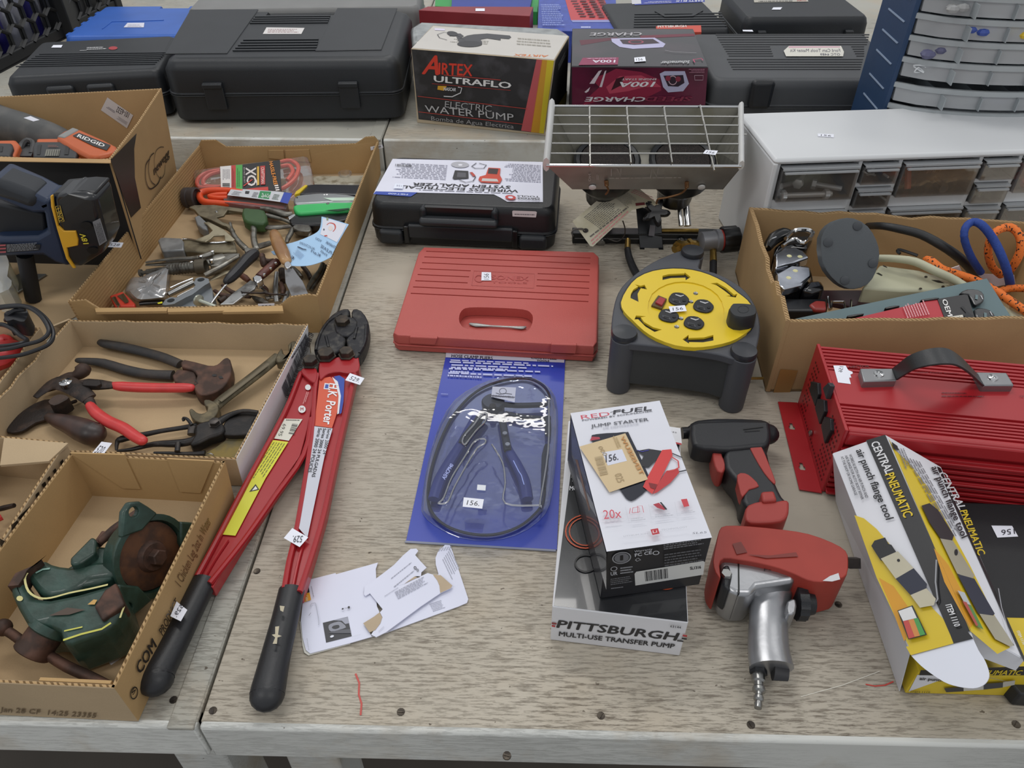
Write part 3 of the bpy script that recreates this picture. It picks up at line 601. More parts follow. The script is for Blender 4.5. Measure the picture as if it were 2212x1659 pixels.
a.poly(k('B1', '1020,145 1110,150 1105,200 1122,232 1105,262 965,255 945,235 955,212 1000,200'), '#c9452f'); a.poly(k('B1', '1022,150 1095,155 1085,195 1015,190'), '#3a2a2a'); a.poly(k('B1', '975,225 1085,230 1095,250 968,245'), '#c7c2be')
a.bars(*k('B1', '445,138 322,132 445,122'), 22, '#3a3a40'); a.poly(k('B1', '325,264 385,268 380,303 310,300'), '#e9eefc'); a.txt('156', *k('B1', '375,275 335,273 370,290'), '#9a9ab0')
a.ell(*k('B1', '1185,367 1225,370 1185,384'), '#c43a34'); a.ell(*k('B1', '1185,367 1204,368 1185,375'), '#dfe0ee'); a.txt('MATCO', *k('B1', '1400,374 1240,368 1400,386'), '#26262c', .04); a.txt('TOOLS', *k('B1', '1400,358 1235,352 1400,370'), '#26262c', .04)
a.txt('MBT400', *k('B1', '420,342 275,334 415,351'), '#c9d2f0', .03); a.done(t, 'printed_label')
f_ = F.p(0, -.004, 0).y
b = MB(); b.box(F, w * .27, w * .70, -.024, -.002, .052, .066); b.box(F, w * .27, w * .31, -.012, .03, .05, .0805); b.box(F, w * .66, w * .70, -.012, .03, .05, .0805); hd = b.build('carry_handle', GB, t, bevel=.006)
b = MB(); b.box(F, w * .30, w * .67, -.006, .002, .050, .08); b.build('handle_recess', BLKS, t)
b = MB(); b.box(F, w * .20, w * .78, -.012, .002, .022, .048); b.build('front_clasp_plate', GB, t, bevel=.003)
for f0, f1 in ((.03, .17), (.81, .965)):
    b = MB(); b.box(F, w * f0, w * f1, -.014, .002, .008, .036); b.build('front_foot', GB, t, bevel=.007)
for f0 in (.175, .775):
    b = MB(); b.box(F, w * f0, w * (f0 + .03), -.013, .002, .012, .045); b.build('latch', BLKS, t, bevel=.002)
pf = Pl(F.p(0, -.0036, 0), F.p(1, -.0036, 0), F.p(0, -.0036, 1)); a = Art(pf, .0015); a.poly(k('B1', '1200,510 1375,518 1382,478 1372,472 1205,466 1198,472'), '#d9d6d6'); a.fine(*k('B1', '1215,498 1370,502 1215,480'), 1, '#77777c'); a.done(t, 'barcode_label')

# ---- red tool case
RC = M('#b6524b', .45, var=.04, bump=.35, bsc=1200)
t = T('tool_case', 'red plastic tool case with grooved lid and oval carry handle opening', 'tool case', 1075, 650)
q = k('B1', '305,1385 1832,1478 1848,790 1815,775 545,728 500,755')
o2 = curve2([(848, 722), (851, 700), (880, 625), (905, 545), (912, 535), (925, 532), (1100, 538), (1280, 543), (1291, 545), (1295, 556), (1294, 650), (1291, 735), (1288, 748), (1270, 748), (1075, 735), (862, 724)], 3)
lidp = [(848.5, 718), (903, 545), (915, 532.5), (1283, 543), (1294, 553), (1291, 738), (1283, 748), (858, 724)]
def inset_ring(pts, z, ins, zt):
    P = [W(p[0], p[1], zt) for p in pts]; n = len(P); out = []
    c = sum(P, V()) / n
    for i in range(n):
        a, b_, d = P[i - 1], P[i], P[(i + 1) % n]; e1 = (b_ - a).normalized(); e2 = (d - b_).normalized(); nn = V((-(e1.y + e2.y), e1.x + e2.x, 0)).normalized()
        if nn.dot(c - b_) < 0: nn = -nn
        out.append(V((b_.x + nn.x * ins, b_.y + nn.y * ins, z)))
    return out
ZR = .031
b = MB(); b.rings([inset_ring(lidp, z, i, ZR) for z, i in ((.0155, .0006), (.0168, 0), (.0265, .0), (.0298, .0015), (ZR, .004))]); lid = b.build('lid', RC, t, bevel=.001)
b = MB(); b.rings([inset_ring(lidp, z, i, ZR) for z, i in ((.001, .004), (.003, .001), (.0112, 0), (.0122, -.0015), (.0142, -.0015), (.0148, .001))]); base = b.build('base_shell', RC, t, bevel=.0006)
gr = MB(); pr = PZ(ZR)
def grv(s):
    (x0, y0), (x1, y1) = k('B1', s); P = [W(x0, y0, ZR), W(x1, y1, ZR)]; d = (P[1] - P[0]).normalized(); n_ = V((-d.y, d.x, 0)) * .0013
    gr.rings([[V((p.x, p.y, z)) for p in (P[0] - n_, P[1] - n_, P[1] + n_, P[0] + n_)] for z in (ZR - .0022, ZR + .004)])
for s in ('555,770 1782,820', '542,812 1780,863', '525,855 1778,908', '508,900 888,916', '1388,937 1776,952', '492,944 876,961', '1383,983 1774,1000', '474,990 864,1006', '1378,1028 1772,1047', '458,1036 1770,1097', '440,1084 1766,1146'): grv(s)
cut(lid, gr)
hole = curve2(k('B1', '800,1270 820,1215 880,1190 1080,1192 1280,1205 1340,1235 1352,1280 1330,1345 1270,1378 1080,1372 870,1350 815,1320'), 3)
h_ = [W(p[0], p[1], ZR) for p in hole]
cut(lid, MB().rings([[V((p.x, p.y, z)) for p in h_] for z in (.005, .08)]))
b = MB(); b.ptube([(1014, 699, .0175, 3), (1030, 702, .0175, 6), (1060, 704, .0175, 2.5), (1100, 706, .0175, 2.5), (1126, 708, .0175, 5), (1136, 706, .0175, 3)], 8, .5); b.build('wrench_inside', STEEL, t)
pf2 = k('B1', '430,1415 640,1425 640,1440 622,1475 430,1462'); 
for s in ('432,1410 640,1420 622,1472 430,1460', '1488,1465 1680,1472 1672,1538 1482,1530'):
    b = MB(); b.pslab(k('B1', s), Pl(W(855, 722, ZR), W(1288, 750, ZR), W(855, 722, ZR) - V((0, 0, .05))), .006, off=.004); b.build('latch', RC, t, bevel=.0012)
for s in ('460,1482 595,1488 592,1530 462,1522', '1560,1545 1670,1550 1668,1592 1562,1586'): pass
a = Art(pr, .0002); RD = '#a63833'
pr_rect = k('B1', '895,1025 1360,1045 1365,938 912,916')
a.line(pr_rect + [pr_rect[0]], 1.6, RD); a.txt('SONEX', *k('B1', '1040,978 1320,990 1042,948'), '#b03c37', .04); a.txt('TOOLS', *k('B1', '1040,1005 1310,1012 1040,992'), '#b03c37'); a.ell(*k('B1', '950,972 985,975 952,945'), '#b03c37', inner=.8); a.done(t, 'embossed_logo')
sticker(t, pr, k('B1', '1042,988 1040,927 970,925 967,988'), '156', .12, off=.0012)

# ---- double burner tank top heater
SHT = M('#a3a29d', .42, .6, sc=7, h2='#6c675c', lo=.42, hi=.68, bump=.1, bsc=300); SHI = M('#8a887f', .45, .6, sc=9, h2='#6d6749', lo=.45, hi=.72); SHW = M('#dededc', .4, .1)
t = T('gas_heater', 'double burner steel gas heater with wire grille lying face up', 'heater', 1400, 500)
fL, fR = WY(1180, 357, 1.133), WY(1601, 359, 1.133); bL, bR = WY(1192, 229, 1.262), WY(1600, 231, 1.262)
fl2, fr2 = WY(1236, 409, 1.168), WY(1560, 409, 1.168); bl2, br2 = WY(1240, 326, 1.25), WY(1544, 323, 1.25)
def sheet(name, P, m, sol=.0014): b = MB(); b.add(P, [tuple(range(len(P)))]); return b.build(name, m, t, smooth=False, solid=sol)
sheet('front_plate', [fL, fR, fr2, fl2], SHT); sheet('back_plate', [bL, bR, br2, bl2], SHI); sheet('left_plate', [fL, bL, bl2, fl2], SHI); sheet('right_plate', [fR, bR, br2, fr2], SHI); sheet('burner_plate', [fl2, fr2, br2, bl2], SHI)
fl0 = V((fL.x - .012, fL.y + .003, fL.z - .002)); b = MB(); b.tube([fL + V((0, 0, .001)), bL + V((0, 0, .001))], .0055, 8, flat=2.6); b.build('rolled_side_flange', SHW, t); b = MB(); b.tube([fR + V((0, 0, .001)), bR + V((0, 0, .001))], .0045, 8, flat=2.2); b.build('rolled_side_flange', SHW, t)
b = MB(); b.tube([fL, fR], .0025, 8); b.tube([bL, bR], .0022, 8); b.build('rolled_rim', CHROME, t)
po = Pl(fL, fR, bL)
WIRE = M('#c4c2bd', .25, .95)
for s in ('180,160 1815,170', '178,238 1842,246', '172,317 1872,325', '170,403 1852,408', '162,491 1838,491'):
    b = MB(); b.tube([po.at(p[0], p[1], .003) for p in k('B2', s)], .0014, 6); b.build('grille_wire', WIRE, t)
for s in ('500,75 505,605', '825,80 862,572', '1150,75 1222,572', '1468,70 1590,640'):
    b = MB(); b.tube([po.at(p[0], p[1], .006) for p in k('B2', s)], .0014, 6); b.build('grille_wire', WIRE, t)
pb = Pl(fl2, fr2, bl2); 
for cx in (652, 1308):
    c = pb.at(*k('B2', f'{cx},575')[0], .004)
    b = MB(); b.lathe(c, pb.n, [(.054, -.004), (.056, .006), (.052, .010), (.046, .008), (.046, .003)], 28); bu = b.build('burner_ring', BLKP, t)
    b = MB(); b.lathe(c + pb.n * .0045, pb.n, [(.046, 0), (.044, .004), (.001, .006)], 24); b.build('burner_mesh', M('#3a302c', .8, sc=900, h2='#0c0b0b', lo=.45, hi=.52, bump=1, bsc=900), t)
    b = MB(); b.lathe(c - pb.n * .006, -pb.n, [(.052, 0), (.052, .022), (.040, .04), (.032, .05), (.030, .075), (.014, .08)], 20); b.build('burner_cup', BLKS, t)
for s in ('525,783', '1478,783'):
    b = MB(); c = Pl(fL, fR, fl2).at(*k('B2', s)[0], .001); b.lathe(c, Pl(fL, fR, fl2).n, [(.006, 0), (.006, .002), (.003, .003)], 12); b.build('rivet', SHW, t)
pfp = Pl(fL, fR, fl2); a = Art(pfp, .0018)
a.txt('ON', *k('B2', '490,735 490,672 510,735'), '#b5b4b0', .03); a.fine(*k('B2', '562,722 562,675 585,722'), 2, '#b5b4b0')
a.fine(*k('B2', '670,712 1380,705 680,630'), 1, '#a9a8a4', .08, 9)
a.line(k('B2', '690,690 690,625 740,625 770,690 775,620'), 1.6, '#a6a5a1'); a.line(k('B2', '1030,710 1045,615 1090,700 1100,620'), 1.6, '#a6a5a1'); a.done(t, 'embossed_marks')
for s, s2 in (('645,740 650,775 665,815 640,850', 'a'), ('1350,750 1350,790 1300,840 1180,875 1100,890 1085,930', 'b')):
    P = k('B2', s); b = MB(); b.tube([pfp.at(P[0][0], P[0][1], .004)] + [pfp.at(p[0], p[1], .012) for p in P[1:]], .0017, 6, sm=4); b.tube([pfp.at(P[0][0], P[0][1] - 3, .002), pfp.at(P[1][0], P[1][1], .008)], .0035, 8); b.build('copper_igniter_lead', M('#7c5a3a', .45, .6), t)
yb = W(*k('B2', '900,1290')[0], 0).y
FB = Fr((0, yb, 0), (1, .005, 0))
xl, xr = WY(*k('B2', '350,1250')[0], yb).x, WY(*k('B2', '1645,1250')[0], yb).x
b = MB(); b.box(FB, xl, xr, 0, .022, .0015, .021); b.build('base_bar', BLKS, t, bevel=.001)
b = MB(); b.box(FB, xl + .004, xr - .02, -.001, .0, .011, .0125); b.build('bar_edge', M('#8a8a8c', .3, .7), t)
for s in ('600,1268', '1298,1262'):
    b = MB(); b.lathe(WY(*k('B2', s)[0], yb - .001), (0, -1, 0), [(.008, 0), (.007, .004), (.003, .005)], 12); b.build('bar_bolt', STEEL, t)
# bracket channel
BRK = k('B2', '905,955 1120,1000 1145,1330 940,1330'); yk = yb - .012
top = [WY(*p[:2], yk + .04) for p in BRK[:2]]; bot = [WY(*p[:2], yk) for p in BRK[2:]]
b = MB(); b.prism([top[0], top[1], bot[0], bot[1]], (0, .003, 0)); b.build('tilt_bracket', BLKS, t, bevel=.001)
for s in ('940,1325 980,1325 975,1425 950,1425', '1105,1325 1145,1325 1140,1430 1115,1425'):
    b = MB(); b.prism([WY(*p[:2], yk - .004) for p in k('B2', s)], (0, .004, 0)); b.build('bracket_leg', BLKS, t)
b = MB(); b.prism([WY(*p[:2], yk + .008) for p in k('B2', '1030,1120 1075,1125 1065,1215 1015,1210')], (0, .002, 0)); b.build('bracket_slot', M('#77757a', .5), t)
c = WY(*k('B2', '1078,1010')[0], yk + .0); ax = V((0, -.75, .66)).normalized(); b = MB(); xx = V((1, 0, 0)); yy = ax.cross(xx)
rr_ = []
for h, s_ in ((-.006, .85), (-.004, 1), (.006, 1), (.009, .8)):
    rr_.append([c + ax * h + (xx * math.cos(a_) + yy * math.sin(a_)) * (.0175 + .007 * math.cos(5 * a_ + .4)) * s_ for a_ in [2 * math.pi * j / 50 for j in range(50)]])
b.rings(rr_); b.build('star_knob', M('#151517', .35), t)
b = MB(); b.tube([c, c - ax * .03], .004, 8); b.build('knob_stud', STEEL, t)
for x_ in (1275, 1335):
    P = k('B2', f'{x_},870 {x_+22},1125'); b = MB(); b.tube([WY(*P[0], yb + .04), WY(*P[1], yb + .006)], .0065 if x_ > 1300 else .004, 12); b.build('burner_pipe', CHROME, t)
b = MB(); P = k('B2', '650,940 650,1010'); b.tube([WY(*P[0], yb + .06), WY(*P[1], yb + .03)], .012, 14); b.build('burner_pipe', DSTEEL, t)
b = MB(); P = k('B2', '1130,1165 1300,1165 1450,1165'); b.tube([WY(*p, yb + .012) for p in P], .0035, 8); b.build('gas_tube', BRASS, t)
b = MB(); b.tube([WY(*p, yb - .008) for p in k('B2', '650,1232 740,1260 800,1215 810,1150 790,1080')], .0012, 6, sm=4); b.build('thin_lead', DSTEEL, t)
P = k('B2', '835,1250,.015,6 832,1330,.014,7 845,1400,.012,8 880,1490,.010,8.5 930,1580,.010,8.5'); b = MB(); b.ptube(P[:2], 10, sm=0); b.build('brass_fitting', BRASS, t); b = MB(); b.ptube(P[1:], 10); b.build('gas_hose', RUB, t)
P = k('B2', '1580,1325,.03,7 1582,1440,.022,8 1580,1560,.012,8'); b = MB(); b.ptube(P[:2], 10, sm=0); b.build('brass_fitting', BRASS, t); b = MB(); b.ptube(P[1:], 10); b.build('gas_hose', RUB, t)
c0 = W(*k('B2', '1455,1265')[0], .04); c1 = W(*k('B2', '1635,1250')[0], .04); d_ = (c1 - c0).normalized()
b = MB(); b.lathe(c0, d_, [(.010, 0), (.0165, .004), (.0165, (c1 - c0).length * .75), (.019, (c1 - c0).length * .8), (.019, (c1 - c0).length)], 18); b.build('regulator_body', M('#85868a', .5, .6), t)
b = MB(); b.lathe(c1, d_, [(.018, 0), (.018, .003)], 16); b.build('red_ring', M('#a8352c', .5), t)
b = MB(); L2 = (W(*k('B2', '1790,1235')[0], .04) - c1).length; n_ = 36; ref = V((0, 0, 1)); yv = d_.cross(ref).normalized(); zv = yv.cross(d_)
b.rings([[c1 + d_ * h + (yv * math.cos(a_) + zv * math.sin(a_)) * s_ * (.021 + (.0015 if j % 4 < 2 else 0)) for j, a_ in enumerate([2 * math.pi * j / n_ for j in range(n_)])] for h, s_ in ((.003, .95), (.005, 1), (L2 - .002, 1), (L2, .92))]); b.build('control_knob', BLKS, t)
b = MB(); P = [W(p[0], p[1], .035) for p in k('B2', '1450,1285 1390,1290 1300,1305 1240,1330')]; b.tube(P, [.006, .008, .009, .007], 6); b.lathe(P[1], (P[2] - P[1]), [(.011, 0), (.011, .006)], 6); b.lathe(P[2], (P[3] - P[2]), [(.012, 0), (.012, .008)], 6); b.build('brass_valve', BRASS, t)
# paper tag
pg = Pl(W(*k('B2', '500,1300')[0], .03), W(*k('B2', '870,985')[0], .075), W(*k('B2', '350,1085')[0], .055)); pg2 = Pl(pg.at(*k('B2', '870,985')[0]), pg.at(*k('B2', '660,825')[0]), W(*k('B2', '1105,940')[0], .085))
tt = thing('paper_tag', 'stained white instruction tag hanging on the gas heater', 'tag', pg.at(*k('B2', '600,1000')[0])); TG = M('#c9c3ac', .6, sc=20, h2='#b3ab8f')
b = MB(); b.pslab(k('B2', '350,1085 660,825 870,985 530,1305 505,1300'), pg, .0006); b.build('tag_card', TG, tt, smooth=False)
b = MB(); b.pslab(k('B2', '660,825 720,800 800,785 925,790 1105,938 1000,955 870,985'), pg2, .0006); b.build('tag_card', TG, tt, smooth=False)
a = Art(pg); a.fine(*k('B2', '450,1050 665,870 590,1150'), 11, '#77736a'); a.fine(*k('B2', '500,1215 845,945 520,1235'), 1, '#6a665e'); a.fine(*k('B2', '525,1290 860,985 505,1235'), 2, '#c98f8b', seed=3); a.ell(*k('B2', '465,1165 490,1165 465,1185'), '#2a2320'); a.done(tt)
a = Art(pg2); a.fine(*k('B2', '690,850 830,960 800,800'), 12, '#8b877c'); a.fine(*k('B2', '860,830 1060,915 900,800'), 3, '#c98f8b', seed=6); a.poly(k('B2', '905,950 985,940 980,918 900,925'), '#6a2a2a'); a.poly(k('B2', '1010,925 1045,925 1040,910 1005,908'), '#2a2626'); a.done(tt)
b = MB(); b.tube([pg.at(*p, .003) for p in k('B2', '465,1170 430,1150 370,1155 345,1180 355,1215')], .0014, 6, sm=4); b.build('tag_wire', DSTEEL, tt)
sticker(t, po, k('B2', '1490,492 1600,505 1622,467 1515,460'), '156', off=.009)

# ---- white small-parts cabinet
WC = M('#d3d5d7', .38, var=.03, sc=5)
f = Fr.px((1672, 341), (2212, 322), .20); CW = .603; CD = .18; ct = thing('drawer_cabinet', 'white plastic cabinet with rows of small clear drawers', 'cabinet', f.p(CW / 2, CD / 2, .0))
b = MB(); rl = [(x, z) for x, z in [(0, .001), (CW, .001), (CW, .19), (CW, .2)]]
def strip(x0, x1, y0, y1, z0, z1, name='shell_panel', bev=.003):
    b = MB(); b.box(f, x0, x1, y0, y1, z0, z1); return b.build(name, WC, ct, bevel=bev)
strip(0, CW, -.006, CD, .190, .2005, 'top_panel', .005); strip(0, .008, -.006, CD, .001, .193, 'side_panel', .003); strip(CW - .008, CW, -.006, CD, .001, .193, 'side_panel'); strip(.007, CW - .007, CD - .004, CD, .001, .191, 'back_panel', 0); strip(.007, CW - .007, 0, CD - .003, .001, .006, 'bottom_panel', 0)
pfc = Pl(f.p(0, 0, 0), f.p(1, 0, 0), f.p(0, 0, 1))
wide, nar = .124, .058; xs = []; x = .014; pat = ['w', 'n', 'w', 'n', 'w', 'n']; 
for c_ in pat: xs.append((x, wide if c_ == 'w' else nar, c_)); x += (wide if c_ == 'w' else nar) + .0065
zt = .186; BOLTM = M('#c9ccce', .3, .4)
kinds = {(0, 0): 'bolts', (2, 0): 'spring', (4, 0): 'red', (1, 0): 'clip', (3, 0): 'screws', (1, 1): 'clip', (3, 1): 'nuts', (0, 1): 'dark', (2, 1): 'bits', (4, 1): 'rust', (1, 2): 'screws', (3, 2): 'nuts'}
for ci, (x0, wd_, c_) in enumerate(xs):
    n_, dh, gap = (3, .057, .020) if c_ == 'w' else (6, .033, .0072)
    strip(x0 - .0065, x0 - .0005, 0, CD - .01, .006, .191, 'divider', .0008)
    z = zt
    for ri in range(n_):
        z0 = z - dh
        if z0 < .006: break
        b = MB(); y0 = .004 
        b.box(f, x0 + .001, x0 + wd_ - .001, -.010, -.0085, z0 + .001, z - .002); b.box(f, x0 + .001, x0 + wd_ - .001, -.0085, .10, z0 + .001, z0 + .0022)
        b.box(f, x0 + .001, x0 + .0022, -.0085, .10, z0 + .0022, z - .004); b.box(f, x0 + wd_ - .0022, x0 + wd_ - .001, -.0085, .10, z0 + .0022, z - .004)
        dr = b.build('drawer', DRAW, ct, smooth=False)
        b = MB(); b.box(f, x0 + .004, x0 + wd_ - .004, -.015, -.010, z - .008, z - .0055); b.box(f, x0 + .001, x0 + wd_ - .001, -.0112, -.0085, z - .0035, z - .0015); b.box(f, x0 + .001, x0 + wd_ - .001, -.0112, .004, z - .0012, z - .0004); b.build('finger_lip', FROST, dr)
        strip(x0 - .001, x0 + wd_ + .001, .0, .006, z0 - gap, z0 - .0005, 'shelf_rail', .001)
        kd = kinds.get((ci, ri)); rr = random.Random(ci * 9 + ri); cx = x0 + wd_ / 2; zb = z0 + .0022
        if kd == 'bolts':
            for (bx, by, bz, bl, ang) in ((.018, -.002, .006, .075, 0), (.045, .02, .016, .05, 60), (.075, .02, .012, .04, -30), (.02, .03, .006, .045, 20)):
                p0 = f.p(x0 + bx, by, zb + bz); d = f.x * math.cos(math.radians(ang)) + f.y * math.sin(math.radians(ang)) * .9
                b = MB(); b.tube([p0, p0 + d * bl], .0042, 10); b.lathe(p0, -d, [(.0085, 0), (.0085, .006), (.007, .007)], 6)
                if ang == 0: b.lathe(p0 + d * (bl - .012), d, [(.008, 0), (.008, .007)], 6)
                o = b.build('hex_bolt', BOLTM, None); o['label'] = {0: 'long zinc hex bolt at front of the top left clear drawer', 60: 'steep hex bolt pointing back in the top left clear drawer', -30: 'short hex bolt at right in the top left clear drawer', 20: 'hex bolt at back left in the top left clear drawer'}[ang]; o['category'] = 'bolt'
        elif kd == 'spring':
            b = MB(); P = [f.p(x0 + .06 + .03 * i / 60, .03 + .007 * math.cos(i * .8), zb + .028 + .007 * math.sin(i * .8)) for i in range(60)]; b.tube(P, .0016, 5); o = b.build('coil_spring', M('#9a8276', .35, .7), None); o['label'] = 'coiled spring in the second wide clear drawer of the top row'; o['category'] = 'spring'
            b = MB(); b.tube([f.p(x0 + .03, .01, zb + .003), f.p(x0 + .028, .03, zb + .04)], .005, 8); o = b.build('orange_tube', M('#b0492c', .4), None); o['label'] = 'orange tube piece leaning inside second wide drawer of top row'; o['category'] = 'tube'
            b = MB(); b.lathe(f.p(x0 + .082, -.003, zb + .008), -f.y, [(.0075, -.03), (.0075, 0), (.005, 0), (.005, -.02)], 14); o = b.build('socket', CHROME, None); o['label'] = 'chrome socket standing in second wide drawer of top row'; o['category'] = 'socket'
            b = MB(); b.tube([f.p(x0 + .01, .02, zb + .012), f.p(x0 + .05, .04, zb + .02)], .01, 8); o = b.build('black_sleeve', BLKP, None); o['label'] = 'black sleeve at left in second wide drawer of top row'; o['category'] = 'tube'
        elif kd:
            C_ = dict(red='#b8322a', clip='#c9c9c6', screws='#b9b9b6', nuts='#8b8b7a', dark='#25303a', bits='#4a4846', rust='#6a3f34')[kd]; b = MB()
            for i in range(6 if c_ == 'n' else 12):
                p = f.p(x0 + .008 + rr.random() * (wd_ - .02), .0 + rr.random() * .05, zb + .003 + rr.random() * .012); d = V((rr.uniform(-1, 1), rr.uniform(-1, 1), rr.uniform(-.3, .5))).normalized(); L = .02 if kd != 'red' else .012
                if kd in ('red', 'nuts'): b.lathe(p, d, [(.006, 0), (.006, .006)], 6)
                else: b.tube([p, p + d * L * .6], .0018 if kd != 'dark' else .006, 6)
            o = b.build('small_parts', M(C_, .4, .5 if kd in ('screws', 'nuts', 'bits', 'clip') else 0), None, kind='stuff', smooth=False)
            o['label'] = f"loose {dict(red='red', clip='pale', screws='bright steel', nuts='olive', dark='dark blue', bits='dark grey', rust='rust-brown')[kd]} bits in {'wide' if c_ == 'w' else 'narrow'} clear drawer {['', 'one row down', 'two rows down'][ri] or 'of the top row'}, column {['one', 'two', 'three', 'four', 'five', 'six'][ci]} of the white cabinet"[:120]; o['category'] = 'fittings'
        z = z0 - gap
sticker(ct, PZ(.2005), k('A3', '920,855 1020,862 1020,842 918,837'), '156', off=.0006)

# ---- black and yellow cord reel
RG = M('#46484e', .5, var=.06, bump=.2, bsc=900); YEL = M('#e2c32a', .3, var=.03, sc=6, coat=.2)
t = T('cord_reel', 'grey cord reel with yellow dial face and four black outlets', 'cord reel', 1480, 700)
ZH = .09; ol = curve2(k('B3', '180,770 210,580 270,440 400,315 560,205 700,140 790,105 870,85 960,75 1010,120 1015,200 1010,262 1150,300 1300,370 1440,470 1540,620 1582,800 1560,960 1510,1110 1440,1125 1330,1110 1180,1068 900,1025 600,992 330,965 230,945 190,885'), 3)
b = MB(); b.slab(ol, ZH, ZH - .012); b.build('housing_top', RG, t, bevel=.002)
inn = [(1485 + (x - 1485) * .93, 665 + (y - 665) * .93) for x, y in ol]
b = MB(); b.rings([[V((W(p[0], p[1], ZH).x, W(p[0], p[1], ZH).y, z)) for p in inn] for z in (.016, ZH - .011)]); b.build('housing_drum', M('#34373a', .5, bump=.2, bsc=900), t, bevel=.002)
for x, y in ((300, 878), (1427, 1048), (942, 108)):
    c = W(*k('B3', f'{x},{y}')[0], ZH + .003); b = MB(); b.tube([V((c.x, c.y, .001)), V((c.x, c.y, ZH - .002))], [.0165, .0175], 16); b.build('leg', RG, t, bevel=.001)
    if (x, y) != (1520, 560):
        b = MB(); b.lathe(V((c.x, c.y, ZH - .001)), (0, 0, 1), [(.0165, 0), (.0175, .004), (.016, .008), (.004, .0095)], 20); b.build('leg_cap', M('#2c2e33', .35), t)
b = MB(); b.prism([WY(*p[:2], W(1540, 862, 0).y - .0) for p in k('B3', '1245,1105 1300,1110 1230,1420 1175,1410')], (0, .003, 0)); b.build('cord_slot', BLKS, t)
for s in ('1215,1255 1255,1260 1250,1350 1212,1350', '1430,1265 1485,1265 1470,1380 1420,1385'):
    b = MB(); b.prism([WY(*p[:2], W(1560, 860, 0).y - .0005) for p in k('B3', s)], (0, .006, 0)); b.build('orange_plug', M('#c8561f', .45), t, bevel=.001)
dsc = curve2(k('B3', '268,580 330,450 420,350 570,285 760,262 940,275 1100,320 1250,395 1370,490 1460,560 1518,650 1525,750 1490,830 1400,900 1300,950 1130,990 960,1005 780,985 600,920 480,845 380,750 300,670'), 2)
b = MB(); b.slab([(1485 + (x - 1485) * 1.02, 665 + (y - 665) * 1.02) for x, y in dsc], ZH + .002, ZH - .002); b.build('dial_gap', BLKS, t)
b = MB(); b.slab(dsc, ZH + .005, ZH - .001); dial = b.build('dial_face', YEL, t, bevel=.0012)
pd = PZ(ZH + .005); cutb = MB()
arws = ('660,330 720,315 870,308 868,298 925,343 878,372 876,348 740,352 660,370', '1112,402 1175,396 1260,445 1335,510 1365,500 1350,535 1258,520 1300,515 1235,465 1170,420', '400,412 455,425 490,415 515,460 455,447 425,500 435,577 358,540 362,500 385,460 430,432',
        '395,742 410,705 505,712 455,722 485,765 570,815 655,838 585,860 500,810 430,740', '848,930 905,888 905,918 1050,912 1138,888 1142,940 1040,958 910,955 910,970')
for s in arws:
    P = [W(*p[:2], ZH + .005) for p in k('B3', s)]; cutb.rings([[V((p.x, p.y, z)) for p in P] for z in (ZH + .0005, ZH + .02)])
hub = curve2(k('B3', '520,640 560,500 700,410 860,385 1040,420 1180,510 1240,640 1220,780 1110,855 960,875 800,850 640,790 555,720'), 2); P = [W(*p[:2], ZH + .005) for p in hub]
cut(dial, cutb); cut(dial, MB().rings([[V((p.x, p.y, z)) for p in P] for z in (ZH + .0032, ZH + .02)]))
b = MB(); b.rings([[V((p.x, p.y, z)) for p in P] for z in (ZH, ZH + .0034)]); b.build('hub_plate', YEL, t)
ph = PZ(ZH + .0036)
for cx, cy in ((812, 545), (1044, 610), (717, 700), (955, 768)):
    o_ = curve2(k('B3', ' '.join(f'{cx+dx},{cy+dy}' for dx, dy in ((-95, 0), (-70, -45), (-30, -60), (40, -52), (88, -15), (100, 15), (75, 50), (25, 62), (-40, 50), (-80, 30)))), 2)
    b = MB(); b.slab(o_, ZH + .006, ZH + .003); ou = b.build('outlet', M('#202124', .3), t, bevel=.0008)
    a = Art(PZ(ZH + .006), .0002); P_ = lambda s: k('B3', ' '.join(f'{cx+float(q.split(",")[0])},{cy+float(q.split(",")[1])}' for q in s.split()))
    a.poly(P_('-30,-42 20,-28 50,-35 48,-28 18,-16 -32,-34'), '#b9b9bc'); a.poly(P_('-60,0 5,15 20,45 -5,40 -55,22'), '#4b4c50'); a.poly(P_('-50,8 5,18 5,38 -45,25'), '#050506'); a.ell(*P_('53,15 70,15 53,26'), '#050506'); a.done(ou, 'contact_slots')
b = MB(); b.slab(k('B3', '555,605 620,512 702,545 655,638'), ZH + .007, ZH + .003); b.build('switch_frame', M('#5a4420', .5), t, bevel=.0005)
b = MB(); b.slab(k('B3', '592,575 635,525 690,547 655,605'), ZH + .010, ZH + .006); b.build('red_rocker_switch', M('#a03036', .3), t, bevel=.0008)
for s in ('972,498', '928,577', '833,735', '793,813'):
    b = MB(); b.lathe(W(*k('B3', s)[0], ZH + .0035), (0, 0, 1), [(.0035, 0), (.003, .0012), (.001, .0006)], 10); b.build('screw', STEEL, t)
kn = curve2(k('B3', '1288,650 1310,600 1335,588 1440,590 1530,605 1550,660 1530,700 1420,722 1330,705'), 3); kz = ZH + .026
b = MB(); c_ = W(*k('B3', '1425,650')[0], kz); Pk = [W(*p[:2], kz) for p in kn]; n = len(Pk)
b.rings([[V((c_.x + (p.x - c_.x) * (s_ + (.03 if (i % 2 and r_) else 0)), c_.y + (p.y - c_.y) * (s_ + (.03 if (i % 2 and r_) else 0)), z)) for i, p in enumerate(Pk)] for z, s_, r_ in ((ZH + .005, 1.0, 1), (kz - .003, .98, 1), (kz, .92, 0))]); b.build('winding_knob', M('#26282b', .45), t)
a = Art(PZ(kz), .0002); a.ell(*k('B3', '1422,645 1475,645 1422,680'), '#15161a', inner=.93); a.done(t, 'knob_ring')
